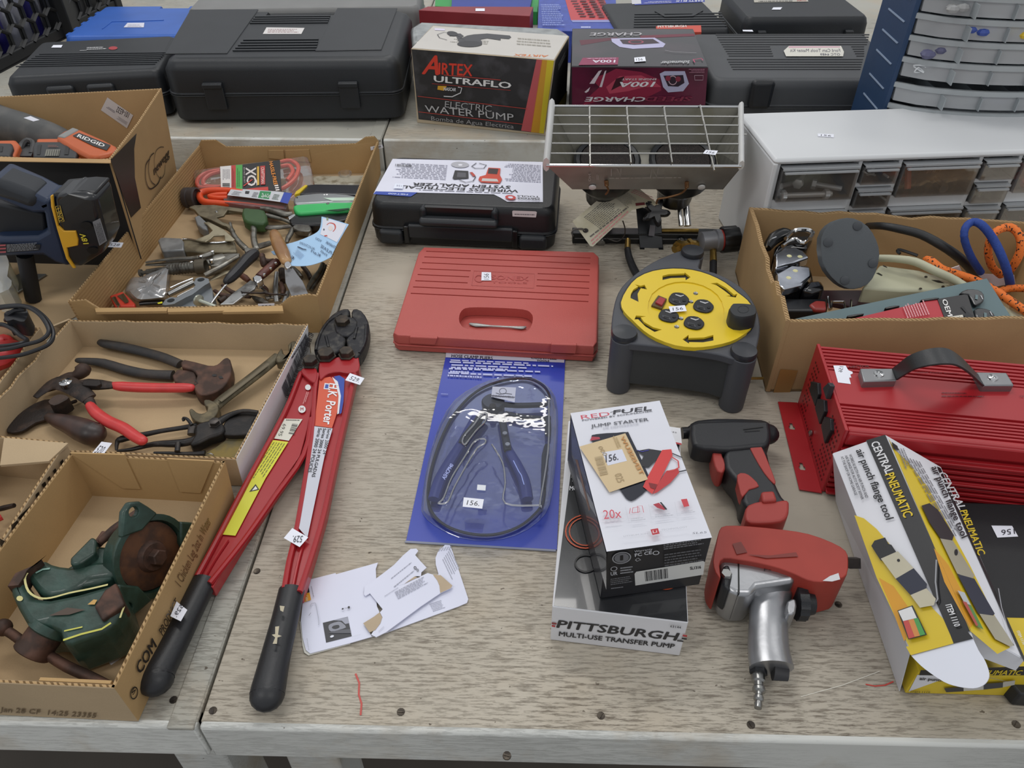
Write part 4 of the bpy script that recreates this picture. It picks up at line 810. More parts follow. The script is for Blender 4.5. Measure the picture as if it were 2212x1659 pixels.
sticker(t, PZ(ZH + .006), k('B3', '735,675 888,662 870,607 718,620'), '156', off=.001)
for (x, y) in ((1540, 1290),): b = MB(); b.tube([W(*k('B3', '1480,1298')[0], .012), W(*k('B3', '1610,1298')[0], .012)], .002, 6); b.build('plug_prong', BRASS, t)
# ================= open corrugated boxes =================
def wallbox(name, label, rim, z, z0, t=.0035, mats=None, prof=None, flare=0.0, bottom=True, edge=True, cat='box', up=None):
    """rim: px of FL FR BR BL outer rim seen at height z; prof[i] = [(frac, extra height)] of the top edge"""
    R = [W(p[0], p[1], z) if len(p) == 2 else W(p[0], p[1], p[2]) for p in rim]; c = sum(R, V()) / 4
    B = [V((p.x + (c.x - p.x) * flare, p.y + (c.y - p.y) * flare, z0)) for p in R]
    th = thing(name, label, cat, V((c.x, c.y, z0))); mats = mats or [CARD] * 4; pls = []
    for i in range(4):
        j = (i + 1) % 4; pr = (prof or {}).get(i, [(0, 0), (1, 0)])
        e = (R[j] - R[i]).normalized(); n = V((-e.y, e.x, 0)); n = n if n.dot(c - R[i]) > 0 else -n
        top = [R[i].lerp(R[j], f_) + V((0, 0, h_)) for f_, h_ in pr]
        b = MB(); out = [B[i]] + top + [B[j]]; inn = [p + n * t for p in out]; m = len(out)
        b.rings([out, inn]); w_ = b.build('side_panel', mats[i], th, bevel=.0006, smooth=False)
        if edge:
            b = MB()
            for q in range(1, m - 2):
                p0, p1 = out[q] + n * .0006, out[q + 1] + n * .0006; u = V((0, 0, .0003)); b.add([p0 + u, p1 + u, p1 + n * (t - .0012) + u, p0 + n * (t - .0012) + u], [(0, 1, 2, 3)])
            b.build('corrugated_edge', FLUTE, w_, smooth=False)
        pls.append(Pl(B[i], B[j], R[i]))
    if bottom:
        b = MB(); b.rings([[V((p.x, p.y, zz)) for p in B] for zz in (z0 + .0005, z0 + .004)]); b.build('bottom_panel', CARDL, th, smooth=False)
    return th, R, B, pls
def rough(n, a, seed, base=()):                 # a torn, wavy rim
    r = random.Random(seed); return [(i / n, (r.uniform(-a, a) if 0 < i < n else 0)) for i in range(n + 1)]
# ---- box of lamps, cords and pedals at right
bx, R, B, pls = wallbox('cardboard_box', 'torn open cardboard box holding a round lamp, cords and bungees', k('P', '1697,695 2300,688 2250,482 1618,448'), .12, .001, t=.006, mats=[card_mat('box_kraft', '#b0926a')] * 4, prof={0: rough(14, .0012, 3), 3: [(0, 0), (.2, .002), (.35, -.003), (.5, .001), (.55, -.008), (.68, -.006), (.72, .006), (.8, .0), (.85, .008), (.93, .004), (1, .002)], 2: rough(16, .003, 5)})
a = Art(pls[0], .0008); a.poly(k('B4', '400,1300 530,1310 455,1515 335,1510'), '#a37a45'); a.done(bx, 'tape_patch')
# contents
o = thing('round_lamp_base', 'round dark grey rubber base of an upturned lamp in the cardboard box', 'lamp', W(1700, 600, .01))
pc = W(*k('B4', '915,440')[0], .145); nx = (CAM - pc).normalized(); nx = (nx + V((.25, -.1, .1))).normalized()
pp = Pl(pc, pc + nx.cross(V((0, 0, 1))), pc + nx.cross(nx.cross(V((0, 0, 1)))))
fc = curve2(k('B4', '700,320 760,225 850,180 950,178 1050,235 1115,340 1138,450 1110,580 1050,670 950,705 870,690 780,620 710,500'), 2)
b = MB(); F0 = [pp.at(*p[:2]) for p in fc]; cc = sum(F0, V()) / len(F0)
b.rings([[cc + (p - cc) * s_ - pp.n * d_ for p in F0] for s_, d_ in ((.93, -.0005), (.985, 0), (1, .003), (1, .022), (.9, .024))]); b.build('rubber_base', M('#4b5054', .5, var=.06, bump=.15, bsc=900), o)
for s in ('972,235', '752,358', '1085,513', '877,640'):
    b = MB(); b.lathe(pp.at(*k('B4', s)[0]), pp.n, [(.0062, 0), (.0062, .0018), (.005, .0022)], 14); b.build('foot_pad', M('#3b3f44', .5), o)
b = MB(); b.lathe(cc - pp.n * .022, -pp.n, [(.024, 0), (.018, .02), (.010, .035), (.008, .06)], 16); b.build('lamp_stem', BLKS, o)
# chrome lamp heads
lh = T('chrome_lamp_head', 'chrome faceted lamp head lying beside the round grey base', 'lamp', 1690, 590, .01)
pm = PZ(.105)
for s in ('360,440 420,395 510,390 575,420 615,465 500,510 360,545', '365,590 480,525 625,540 632,610 560,665 420,700 375,660'):
    b = MB(); b.slab(k('B4', s), .105, .09); b.build('chrome_reflector', M('#c9ccd4', .15, 1, var=.25, sc=30), lh, bevel=.003)
for s in ('355,385 440,290 560,255 650,290 640,330 600,400 500,385 420,395 350,450', '340,560 500,515 630,525 650,620 560,690 420,720 360,680 350,600', '600,640 700,630 740,690 640,712 560,705'):
    b = MB(); b.slab(k('B4', s), .098, .06); b.build('black_housing', M('#121215', .15, coat=.7, sc=30), lh, bevel=.006)
b = MB(); b.tube([W(*p[:2], .112) for p in k('B4', '440,330 500,270 590,262 640,285 620,330')], .0035, 8, sm=4); b.tube([W(*p[:2], .106) for p in k('B4', '415,385 500,330 570,360 640,300')], .003, 8, sm=4); b.build('chrome_trim', CHROME, lh)
b = MB(); b.ptube(k('B4', '300,400,.10,9 350,330,.105,14 420,295,.108,14 470,300,.108,10'), 10); b.build('black_arm', BLKS, lh)
b = MB(); b.tube([W(*p[:2], .115) for p in k('B4', '295,390 315,340 365,315')], .0015, 6, sm=3); b.build('bare_wire', CHROME, lh)
for s in ('465,460', '545,465', '510,570', '460,622'):
    b = MB(); b.lathe(W(*k('B4', s)[0], .1045), (0, 0, 1), [(.0045, 0), (.003, .0012), (.001, .0006)], 10); b.build('diode', M('#d8d3a0', .3), lh)
# purple-brown folder edge + clear handled tool under
b = MB(); b.slab(k('B4', '375,715 1400,712 1500,715 1250,800 900,830 400,735'), .075, .068); o = b.build('dark_tray', M('#3a2226', .35, sc=20), None); o['label'] = 'dark maroon tray edge under the round grey lamp base'; o['category'] = 'tray'
mt = T('multi_tool', 'chrome and black hand tool with red inlay lying in the cardboard box', 'hand tool', 1760, 655, .04)
b = MB(); b.slab(k('B4', '400,770 480,770 760,770 750,860 430,860'), .085, .06); b.build('black_grip', M('#1a1b1e', .3), mt, bevel=.004)
b = MB(); b.slab(k('B4', '612,815 660,785 740,790 745,855 650,850'), .088, .08); b.build('red_inlay', M('#8c2f2a', .4), mt, bevel=.003)
b = MB(); b.tube([W(*p[:2], .088) for p in k('B4', '395,765 410,830 440,860')], .0025, 8); b.tube([W(*p[:2], .088) for p in k('B4', '755,765 765,855')], .0022, 8); b.tube([W(*p[:2], .086) for p in k('B4', '775,850 780,800 870,800 880,850 920,850 925,790')], .002, 8); b.build('chrome_frame', CHROME, mt)
# beige power strip
ps = T('power_strip', 'beige power strip with keyhole slots and looping cord in the cardboard box', 'power strip', 1900, 600, .02); BG = M('#b5b49a', .5, var=.04)
b = MB(); b.slab(k('B4', '1140,520 1430,560 1700,640 1640,712 1300,710 1010,690'), .10, .07); b.build('strip_body', BG, ps, bevel=.004)
a = Art(PZ(.1), .0003)
for s in ('1110,585 1150,605 1160,600 1130,582', '1520,635 1580,640 1620,660 1570,655', '1160,530 1195,545 1190,538 1165,525'): a.poly(k('B4', s), '#2b2a24')
for s in ('1482,612', '1442,700', '1610,685'): p = k('B4', s)[0]; a.ell(p, (p[0] + 3.5, p[1]), (p[0], p[1] + 2), '#2b2a24')
a.done(ps, 'keyhole_slots')
b = MB(); b.ptube(k('B4', '1135,475,.115,8 1250,478,.12,8 1400,500,.122,9 1550,570,.12,9 1700,640,.11,9 1850,740,.10,9 2010,830,.09,8 2130,900,.085,8'), 10); b.build('beige_cord', BG, ps)
b = MB(); b.slab(k('B4', '2080,850 2150,870 2240,910 2240,960 2120,915'), .09, .06); b.build('strip_end', BG, ps, bevel=.004)
# black cable, hooks, bungees
o = None
b = MB(); b.ptube(k('B4', '1040,235,.10,7 1160,235,.13,8 1300,260,.135,9 1450,300,.135,9.5 1600,380,.13,10 1730,470,.11,10 1820,560,.08,10 1860,620,.05,9'), 12)
o = b.build('black_cable', M('#202123', .5, bump=.2, bsc=700), None); o['label'] = 'thick black cable arching over the back of the cardboard box'; o['category'] = 'cable'
BB = M('#24428f', .7, var=.15, sc=300, bump=.5, bsc=900); OB = M('#e8772c', .7, sc=260, h2='#1d1714', lo=.60, hi=.64, det=1, bump=.5, bsc=900)
b = MB(); b.ptube(k('B4', '1890,580,.09,8 1820,470,.12,8 1770,340,.15,8 1775,250,.165,8 1830,205,.17,8.5 1900,230,.17,9 1980,330,.155,9 2050,470,.135,9 2095,600,.11,9 2110,690,.085,9'), 12)
o = b.build('blue_bungee', BB, None); o['label'] = 'blue bungee cord standing up in a tall loop'; o['category'] = 'bungee cord'
b = MB(); b.ptube(k('B4', '2040,600,.08,8 1975,540,.10,8 1945,430,.13,8 1960,330,.15,8 2020,265,.16,8.5 2110,245,.16,9 2175,300,.155,9 2190,400,.14,9 2150,500,.12,9 2105,570,.10,8'), 12)
o = b.build('orange_bungee', OB, None); o['label'] = 'orange speckled bungee cord looped upright behind the blue one'; o['category'] = 'bungee cord'
b = MB(); b.ptube(k('B4', '1480,480,.115,7 1520,500,.118,10 1600,560,.115,10 1700,590,.11,9 1850,640,.105,9 2000,720,.10,9 2120,800,.10,9 2240,880,.10,9'), 12)
b.ptube(k('B4', '2240,700,.09,8 2100,700,.09,8 2010,735,.09,8'), 12)
o = b.build('orange_bungee', OB, None); o['label'] = 'orange speckled bungee cord stretched flat across the beige power strip'; o['category'] = 'bungee cord'
b = MB(); b.tube([W(*p[:2], .12) for p in k('B4', '1290,440 1270,425 1290,412 1420,455')] , .0022, 6, sm=3); b.tube([W(*p[:2], .12) for p in k('B4', '1350,480 1400,500 1460,520')], .003, 6); o = b.build('bungee_hook', BLKS, None); o['label'] = 'small black bungee hook beside the power strip cord'; o['category'] = 'hook'
b = MB(); b.pslab(k('B4', '1855,590 2140,600 2148,660 1980,690'), Pl(W(2110, 592, .07), W(2190, 595, .07), W(2150, 615, .055)), .0008); o = b.build('paper_scrap', M('#c9bcc4', .6), None, smooth=False); o['label'] = 'pinkish paper wrapper under the blue bungee loop'; o['category'] = 'paper'
b = MB(); b.pslab(k('B4', '1655,555 1730,530 1755,585'), Pl(W(2050, 582, .11), W(2080, 575, .115), W(2078, 590, .10)), .0008); o = b.build('paper_scrap', M('#dcdae0', .6), None, smooth=False); o['label'] = 'small white paper corner behind the orange bungee'; o['category'] = 'paper'
# teal tray card with black clips and red hang card
pq = Pl(W(*k('B4', '520,920')[0], .085), W(*k('B4', '1940,630')[0], .115), W(*k('B4', '2120,925')[0], .10))
tc_ = thing('clip_card', 'grey-green card of black clips with red printed header in the cardboard box', 'card', pq.at(*k('B4', '1500,850')[0]))
b = MB(); b.pslab(k('B4', '510,925 1935,625 2120,920 1640,945 850,945'), pq, .0012); b.build('backing_card', M('#5f7478', .5, var=.05), tc_, smooth=False)
b = MB(); b.pslab(k('B4', '850,945 1570,775 1635,945'), pq, .001, off=.006); b.build('red_header', M('#b5303a', .45, var=.04), tc_, smooth=False)
b = MB(); b.pslab(k('B4', '1568,778 1790,740 1855,945 1630,945'), pq, .001, off=.007); b.build('black_header', M('#2e2d2e', .45, var=.15, sc=30), tc_, smooth=False)
a = Art(pq, .0075); a.txt('OEM', *k('B4', '1600,785 1645,908 1635,778'), '#e6e4e2', .06); a.poly(k('B4', '1640,945 1625,915 1755,895 1770,945'), '#d6d2c6'); a.poly(k('B4', '1740,835 1760,830 1790,870 1835,905 1840,945 1800,945 1765,900 1780,880'), '#15161a')
a.fine(*k('B4', '1345,920 1300,810 1520,890'), 9, '#e0a0a6', seed=2); a.txt('CL', *k('B4', '1740,940 1730,905 1760,938'), '#33343c'); a.done(tc_)
for s in ('1732,735 1790,705 1870,708 1912,740 1912,790 1870,820 1840,818 1800,745', '1840,855 1900,842 1965,862 2000,905 1990,940 1880,940', '1450,780 1560,765 1580,775 1460,790', '1180,840 1250,825 1290,830 1190,850', '900,900 1000,885 1020,890 910,912'):
    b = MB(); b.pslab(curve2(k('B4', s), 2), pq, .006, off=.008); cl_ = b.build('black_clip', M('#17191c', .25, coat=.4), tc_, bevel=.002)
a = Art(pq, .0085); a.line(k('B4', '1890,750 1905,780'), 2, '#c0c0c4'); a.line(k('B4', '1960,870 1975,900'), 2, '#c0c0c4'); a.poly(k('B4', '1850,745 1870,748 1868,782 1848,778'), '#5f7478'); a.poly(k('B4', '1915,878 1935,882 1935,915 1915,912'), '#5f7478'); a.done(tc_, 'clip_slots')

# ================= red power inverter =================
IR = M('#a51f26', .38, var=.05, sc=10); iv = T('power_inverter', 'red finned metal power inverter with black strap handle', 'inverter', 2000, 950)
F = Fr((0, 0, 0), (1, 0, 0)); tl_, tr_ = W(1765, 742, .105), W(1826, 927, .105)   # left edge back, front
ex = (W(2212, 966, .105) - tr_).normalized(); F = Fr((tr_.x, tr_.y, 0), ex); DI = abs((tl_ - tr_).dot(F.y)); LI = .40; ZI = .105
F.y = (V((tl_.x, tl_.y, 0)) - V((tr_.x, tr_.y, 0))).normalized()
b = MB(); b.box(F, .002, LI, .004, DI - .004, .004, ZI - .003); b.build('inner_case', IR, iv, smooth=False)
b = MB(); b.box(F, 0, .004, -.001, DI + .001, .002, ZI - .0005); ep = b.build('end_plate', IR, iv, bevel=.0008)
def row(y0, y1, z0=None, z1=None, n=6, face='top'):
    for i in range(n):
        b = MB()
        if face == 'top': a_ = y0 + (y1 - y0) * i / n; b.box(F, .003, LI, a_, a_ + (y1 - y0) / n * .55, ZI - .004, ZI)
        else: a_ = z0 + (z1 - z0) * i / n; b.box(F, .003, LI, -.003, .004, a_, a_ + (z1 - z0) / n * .5)
        b.build('fin', IR, iv, bevel=.0004, seg=1)
row(DI * .68, DI * .99, n=7); row(DI * .06, DI * .27, n=6)
b = MB(); b.box(F, .003, LI, DI * .28, DI * .665, ZI - .004, ZI + .0002); b.build('name_plate_panel', IR, iv, bevel=.0005)
b = MB(); b.box(F, .004, LI, -.001, DI * .055, ZI - .022, ZI - .0008); b.box(F, .004, LI, -.003, .002, ZI - .022, ZI - .003); b.build('shoulder', IR, iv, bevel=.004)
row(0, 0, .006, ZI - .024, 9, 'side')
for zz, dd in ((.04, .006), (.006, .008), (.07, .005)):
    b = MB(); b.box(F, .003, LI, -dd, .003, zz, zz + .003); b.build('side_ledge', IR, iv, bevel=.0006)
b = MB(); P = [F.p(.0, -.004, .0015), F.p(.0, DI + .002, .0015), F.p(-.026, DI - .0, .0015), F.p(-.026, -.002, .0015)]; b.prism(P, (0, 0, .0015)); fl_ = b.build('mounting_flange', IR, iv, bevel=.0004)
cb = MB()
for fy in (.22, .68):
    K_ = [(-.004, 0), (-.0028, -.003), (.0028, -.003), (.004, 0), (.0035, .003), (.002, .0035), (.002, .009), (-.002, .009), (-.002, .0035), (-.0035, .003)]; cb.rings([[F.p(-.016 + x, DI * fy + y, z) for x, y in K_] for z in (-.01, .02)])
cut(fl_, cb)
pe = Pl(F.p(-.0002, 0, 0), F.p(-.0002, 1, 0), F.p(-.0002, 0, 1))
for s in ('280,510 300,430 355,445 362,545 330,655', '330,670 355,585 412,600 418,700 370,815', '385,830 415,745 468,765 475,870 415,985'):
    b = MB(); b.pslab(k('B7', s), pe, .006, off=.004); so = b.build('outlet', BLKP, iv, bevel=.001)
b = MB(); b.pslab(k('B7', '400,490 450,440 470,470 430,590'), pe, .006, off=.006); b.build('rocker_switch', M('#34363a', .4), iv, bevel=.001)
b = MB(); b.lathe(pe.at(*k('B7', '300,893')[0], .001), pe.n, [(.004, 0), (.004, .002), (.002, .003)], 12); b.build('screw', STEEL, iv)
a = Art(pe, .0003); rr = random.Random(2)
for i in range(9):
    for j in range(22):
        y = DI * (.06 + .88 * j / 22); z = .012 + .084 * i / 9
        if DI * .3 < y < DI * .78 and .02 < z < .095: continue
        c_ = F.p(-.0006, y, z); a.mb.add([c_ + F.y * .0018, c_ + V((0, 0, .0022)), c_ - F.y * .0018, c_ - V((0, 0, .0022))], [(0, 1, 2, 3)], a.mi('#3a0c0e'))
a.done(iv, 'vent_holes', kind='stuff')
pI = PZ(ZI + .0002)
for s in ('738,312 1030,312 1068,420 770,430', '1775,345 2050,350 2120,465 1840,465'):
    b = MB(); b.pslab(k('B7', s), pI, .012, off=.010); b.build('handle_bracket', M('#8d8e90', .35, .8), iv, bevel=.0015)
    c_ = k('B7', '905,365')[0] if s.startswith('738') else k('B7', '1925,400')[0]; b = MB(); b.lathe(pI.at(*c_, .010), (0, 0, 1), [(.006, 0), (.0055, .0015), (.003, .002), (.0025, .0005)], 16); b.build('hex_screw', CHROME, iv)
st = k('B7', '1045,370,.008 1110,325,.022 1200,265,.040 1320,225,.052 1450,205,.058 1560,215,.056 1660,275,.045 1740,350,.028 1800,410,.012 1830,430,.006')
b = MB(); P = [W(x, y, ZI + z) for x, y, z in [(p[0], p[1], p[2]) for p in st]]; P, _ = smooth(P, [0] * len(P), 4); ys = F.y * .0145
rg = []
for i, p in enumerate(P):
    d = (P[min(i + 1, len(P) - 1)] - P[max(i - 1, 0)]).normalized(); n_ = d.cross(F.y).normalized() * .0013; w_ = ys * (.85 + .15 * math.cos(i / len(P) * 6.28 + 3.14)); rg.append([p - w_ - n_, p + w_ - n_, p + w_ + n_, p - w_ + n_])
b.rings(rg); b.build('strap_handle', M('#2b2c2e', .38, bump=.15, bsc=500), iv, bevel=.0004)
a = Art(pI, .0003); a.poly(k('B7', '498,288 608,288 632,330 670,345 672,360 650,370 660,395 640,398 655,455 540,440'), STK); a.txt('156', *k('B7', '590,300 575,350 555,296'), INK)
a.txt('VECTOR', *k('B7', '640,312 820,305 640,292'), '#5a1216', .02); a.txt('1500W Power Inverter', *k('B7', '1230,352 1630,362 1228,342'), '#5a1216'); a.fine(*k('B7', '1470,535 1700,540 1470,520'), 1, '#5a1216'); a.fine(*k('B7', '1470,565 1860,568 1470,550'), 1, '#5a1216'); a.txt('CE', *k('B7', '2168,570 2206,572 2168,555'), '#5a1216'); a.done(iv)

# ================= blister card with hose clamp pliers =================
pc0 = PZ(.0018); t = T('blister_pack', 'blue blister card holding hose clamp pliers with looped cable', 'tool pack', 1060, 980)
BLU2 = M('#2b3fa8', .32, var=.06, sc=8, coat=.3)
b = MB(); b.slab(k('P', '965,760 1221,775 1203,1187 877,1169'), .0018, .0006); b.build('backing_card', BLU2, t, smooth=False)
b = MB(); b.pslab(k('B5', '52,1478 1178,1545 1178,1558 50,1492'), pc0, .001, off=.0002); b.build('card_edge', M('#8b8fa0', .6), t, smooth=False)
a = Art(pc0, .0003); a.poly(k('B5', '355,110 1240,150 1242,95 358,70'), '#cfd0de')
a.txt('HOSE CLAMP PLIERS', *k('B5', '398,110 705,128 400,88'), '#23243a', .06); a.txt('CORNWELL', *k('B5', '992,120 1182,128 992,104'), '#23243a', .06); a.txt('TOOLS', *k('B5', '1035,140 1128,143 1035,128'), '#23243a', .04)
for i, (s, n) in enumerate((('392,135 1130,165 392,125', 1), ('385,150 1185,183 385,138', 1), ('398,172 1150,203 398,160', 1), ('395,190 845,207 395,178', 1), ('380,200 1115,225 380,188', 1), ('388,220 555,228 388,208', 1), ('375,232 1155,262 375,220', 1), ('370,250 645,265 370,238', 1))): a.fine(*k('B5', s), n, '#b9bfe8', .9, i)
a.fine(*k('B5', '320,385 375,388 320,372'), 1, '#8f98d0'); a.done(t)
# pliers parts
PB = M('#2d2f38', .4, .4); PH = M('#24327e', .35)
pk = T('hose_clamp_pliers', 'dark blue handled hose clamp pliers sealed inside the blister card', 'pliers', 1040, 990, .003)
b = MB(); b.ptube(k('B5', '600,520,.012,9 540,620,.012,9 480,740,.012,11 380,900,.012,13 310,1030,.012,14 265,1170,.012,13'), 10, .7); b.build('handle', PH, pk)
b = MB(); b.ptube(k('B5', '770,540,.012,9 790,650,.012,9 815,780,.012,10 880,900,.012,12 940,1030,.012,13 965,1170,.012,13'), 10, .7); b.build('handle', PH, pk)
b = MB(); b.ptube(k('B5', '770,530,.015,8 790,650,.015,8 820,810,.015,9'), 8, .8); b.build('lock_lever', PB, pk)
b = MB(); b.ptube(k('B5', '640,520,.015,10 570,620,.015,10 510,700,.015,11 480,760,.015,11'), 8, .7); b.build('lock_lever', PB, pk)
b = MB(); b.lathe(W(*k('B5', '710,482')[0], .006), (0, 0, 1), [(.0155, 0), (.0155, .010), (.014, .012)], 24); b.build('pivot_disc', M('#4a4b50', .4, .7), pk)
b = MB(); b.lathe(W(*k('B5', '706,478')[0], .018), (0, 0, 1), [(.005, 0), (.0045, .002)], 12); b.build('pivot_screw', M('#2a2420', .4, .7), pk)
b = MB(); b.ptube(k('B5', '780,462,.012,6 900,470,.012,6 1060,465,.012,6 1110,460,.012,5'), 8); b.ptube(k('B5', '800,530,.010,6 920,555,.010,6 1080,565,.010,5 1140,565,.010,5'), 8); b.build('cable_ferrule', PB, pk)
b = MB(); b.ptube(k('B5', '1110,460,.010,3.2 1130,400,.009,3 1080,320,.008,3 960,268,.006,3 760,290,.006,3 580,370,.006,3 430,520,.006,3.2 330,700,.006,3.2 260,900,.006,3.2 225,1080,.006,3.2 235,1230,.006,3.2 330,1350,.006,3.2 500,1420,.006,3.2 700,1435,.006,3.2 880,1385,.006,3.2 1000,1300,.006,3 1080,1190,.007,3 1100,1000,.008,3 1115,850,.009,3'), 8, sm=5); b.build('flex_cable', M('#34353c', .4, .3), pk)
b = MB(); b.ptube(k('B5', '1115,560,.010,7 1120,640,.010,7 1120,690,.010,6'), 8); b.ptube(k('B5', '1112,770,.010,6 1095,850,.010,7 1090,960,.010,6 1085,1090,.010,5'), 8); b.build('clamp_jaw', PB, pk)
for s in ('797,680', '817,762'):
    b = MB(); b.lathe(W(*k('B5', s)[0], .020), (0, 0, 1), [(.0035, 0), (.003, .0015)], 10); b.build('lever_screw', STEEL, pk)
a = Art(PZ(.022), .0004); a.txt('ASHCP940', *k('B5', '350,1025 415,915 325,1010'), '#a9b4ea', .03); a.line(k('B5', '860,880 900,960 920,990 940,1060'), 2, '#8fa0e0'); a.done(pk, 'handle_lettering')
# clear moulded blister
bl_ = curve2([p[:2] for p in k('B5', '190,1200 215,1000 260,800 330,600 430,440 600,330 800,265 950,265 1080,320 1160,420 1180,600 1170,800 1150,1000 1120,1200 1040,1320 880,1420 680,1460 460,1440 280,1350 200,1270')], 2)
b = MB(); cB = (1060, 990); b.rings([[W(cB[0] + (x - cB[0]) * s_, cB[1] + (y - cB[1]) * s_, z) for x, y in bl_] for s_, z in ((1.03, .0025), (1.02, .003), (1.0, .018), (.97, .0225))]); b.build('clear_blister', CLEARB, t)
for s in ('480,740 500,690 570,610 620,540 660,530 650,590 590,650 550,700 500,760', '300,1200 340,1160 400,1010 500,850 570,740 640,720 650,750 590,790 520,900 420,1080 370,1190', '700,760 780,900 800,1050 800,1200 1050,1215 1060,1190 1120,800 1125,430'):
    P = [W(*p[:2], .0235) for p in k('B5', s)]; b = MB(); b.tube(P, .0013, 6, sm=4, closed=not s.startswith('700')); b.build('blister_ridge', clear_mat('ridge_clear', gl=.35, haze=.12, rough=.03), t)
sticker(t, PZ(.0235), k('B5', '482,1225 628,1240 640,1170 490,1155'), '156.', off=.0005)
a = Art(PZ(.0235), .0005); a.poly(k('B5', '695,405 870,445 880,335 705,328'), '#b3b6c9'); a.poly(k('B5', '695,400 872,412 872,404 696,392'), '#5a5a6c'); a.ell(*k('B5', '782,362 810,362 782,385'), '#4a4c5c', inner=.85); a.txt('CORNWELL', *k('B5', '700,405 865,415 700,390'), '#3a3c4c'); a.line(k('B5', '730,375 760,385 800,378 850,385'), 1.5, '#3a3c4c'); a.poly(k('B5', '588,1100 652,1105 655,1065 592,1060'), '#dfe3ea'); a.done(t, 'label')

# ================= cartons in front =================
t, a_, pt, pf, pr, pl_ = carton('pump_box', 'black and white transfer pump box under the red fuel box', k('P', '1193,1310 1487,1345 1468,928 1228,908'), .06, .001, M('#d8d8dc', .4, var=.02))
a = Art(pt); a.poly(k('P', '1196,1308 1485,1343 1466,930 1258,915 1238,980'), M('#232427', .22, sc=12, h2='#48494c', lo=.5, hi=.9, coat=.5)); a.poly(k('P', '1438,920 1470,925 1472,960 1445,955'), '#dcdce0')
a.txt('U', *k('P', '1234,1030 1240,1030 1234,1020'), '#e0e0e4', .04); a.txt('TR', *k('P', '1234,1040 1246,1042 1234,1030'), '#e0e0e4', .04); a.txt('MOI', *k('P', '1230,1059 1250,1060 1231,1050'), '#e0e0e4', .06)
for c_, w_ in (('#c8542c', 3.4), ('#c8542c', 3.0)): pass
a.ell(*k('B6', '262,850 385,850 262,955'), '#c8542c', inner=.93); a.ell(*k('B6', '265,850 368,850 265,938'), '#c8542c', inner=.93); a.ell(*k('B6', '265,1040 335,1040 265,1095'), '#151517', inner=.85)
a.ell(*k('B6', '740,1170 800,1170 740,1200'), '#c8542c'); a.ell(*k('B6', '740,1165 780,1165 740,1185'), '#3d3e41')
a.poly(k('B6', '770,250 830,240 838,330 800,320'), '#dcdce0'); a.poly(k('B6', '800,318 836,325 836,335 800,328'), '#b5343a'); a.txt('1/4 in', *k('B6', '775,262 806,265 775,252'), '#4a4a50'); a.done(t)
a = Art(pf); a.txt('PITTSBURGH', *k('B6', '90,1425 800,1503 105,1382'), '#29292d', .09); a.txt('MULTI-USE TRANSFER PUMP', *k('B6', '103,1475 790,1550 106,1450'), '#2b2b2f', .05)
a.poly(k('B6', '60,1395 90,1400 88,1408 60,1404'), '#8a2a2e'); a.poly(k('B6', '60,1410 82,1414 80,1424 60,1420'), '#b5343a'); a.poly(k('B6', '845,1468 870,1471 868,1482 840,1478'), '#b5343a'); a.poly(k('B6', '810,1500 848,1504 845,1512 808,1508'), '#2a2a2e'); a.poly(k('B6', '838,1486 868,1490 866,1499 835,1495'), '#2a2a2e')
a.txt('63144', *k('B6', '768,1423 832,1432 769,1411'), '#5a5a60', .02); a.done(t)
zr_ = .135
t, a_, pt, pf, pr, pl_ = carton('jump_starter_box', 'white and black jump starter box with red clamp picture, on the pump box', k('B6', '388,972 1018,888 705,70 172,145'), zr_, .0615, M('#1b1b20', .4))
a = Art(pt); a.poly(k('B6', '388,972 1018,888 705,70 172,145'), M('#dcdde6', .25, var=.02, coat=.4))
a.txt('RED', *k('B6', '238,182 410,160 232,158'), '#c94a5a'); a.txt('FUEL', *k('B6', '428,153 655,126 432,128'), '#3a3a42', .02); a.line(k('B6', '410,140 440,132 500,128'), 1, '#3a3a42'); a.txt('POWERED BY SCHUMACHER', *k('B6', '243,192 662,135 242,184'), '#5a5a62', .01); a.txt('JUMP STARTER', *k('B6', '296,232 640,190 293,214'), '#55565e', .01); a.txt('DE DEMARRAGE', *k('B6', '370,240 582,212 368,230'), '#b5b6bf')
a.poly(curve2(k('B6', '295,300 330,270 450,262 510,258 530,285 640,520 640,590 560,660 520,665 480,620 380,450'), 2), M('#20222e', .2, coat=.5)); a.poly(k('B6', '288,310 300,285 345,288 350,300'), '#a83044')
a.poly(k('B6', '565,370 640,358 720,370 700,410 640,470 580,460 610,400'), '#1f2027'); a.line(k('B6', '780,385 840,410'), 3, '#2a2a35'); a.line(k('B6', '820,495 865,485'), 3, '#2a2a35'); a.line(k('B6', '570,365 600,375 640,365'), 2, '#3a3a9a')
a.poly(k('B6', '720,365 775,360 782,395 700,560 660,628 605,585 625,540'), '#cc3a3a'); a.poly(k('B6', '745,490 815,475 822,500 770,560 690,618 665,628 700,560'), '#b83034'); a.line(k('B6', '775,405 815,430 820,470 780,490 750,490'), 3, '#c4403f'); a.poly(k('B6', '640,560 690,570 675,600 650,590'), '#7d1c22')
a.poly(k('B6', '225,345 500,265 635,540 405,618'), '#cdb68e'); a.poly(k('B6', '360,380 480,360 510,430 395,458'), '#d3d5e2'); a.txt('156.', *k('B6', '384,439 458,423 382,399'), '#3f4048', .02)
a.txt('000', *k('B6', '335,345 370,400 360,340'), '#a5906c'); a.txt('025', *k('B6', '435,510 455,560 475,500'), '#a5906c'); a.bars(*k('B6', '316,408 350,518 362,398'), 18, '#ae9a76'); a.txt('TENSSEUW', *k('B6', '590,515 470,290 612,505'), '#c08a50', .05); a.fine(*k('B6', '455,350 425,280 480,340'), 2, '#b09a70')
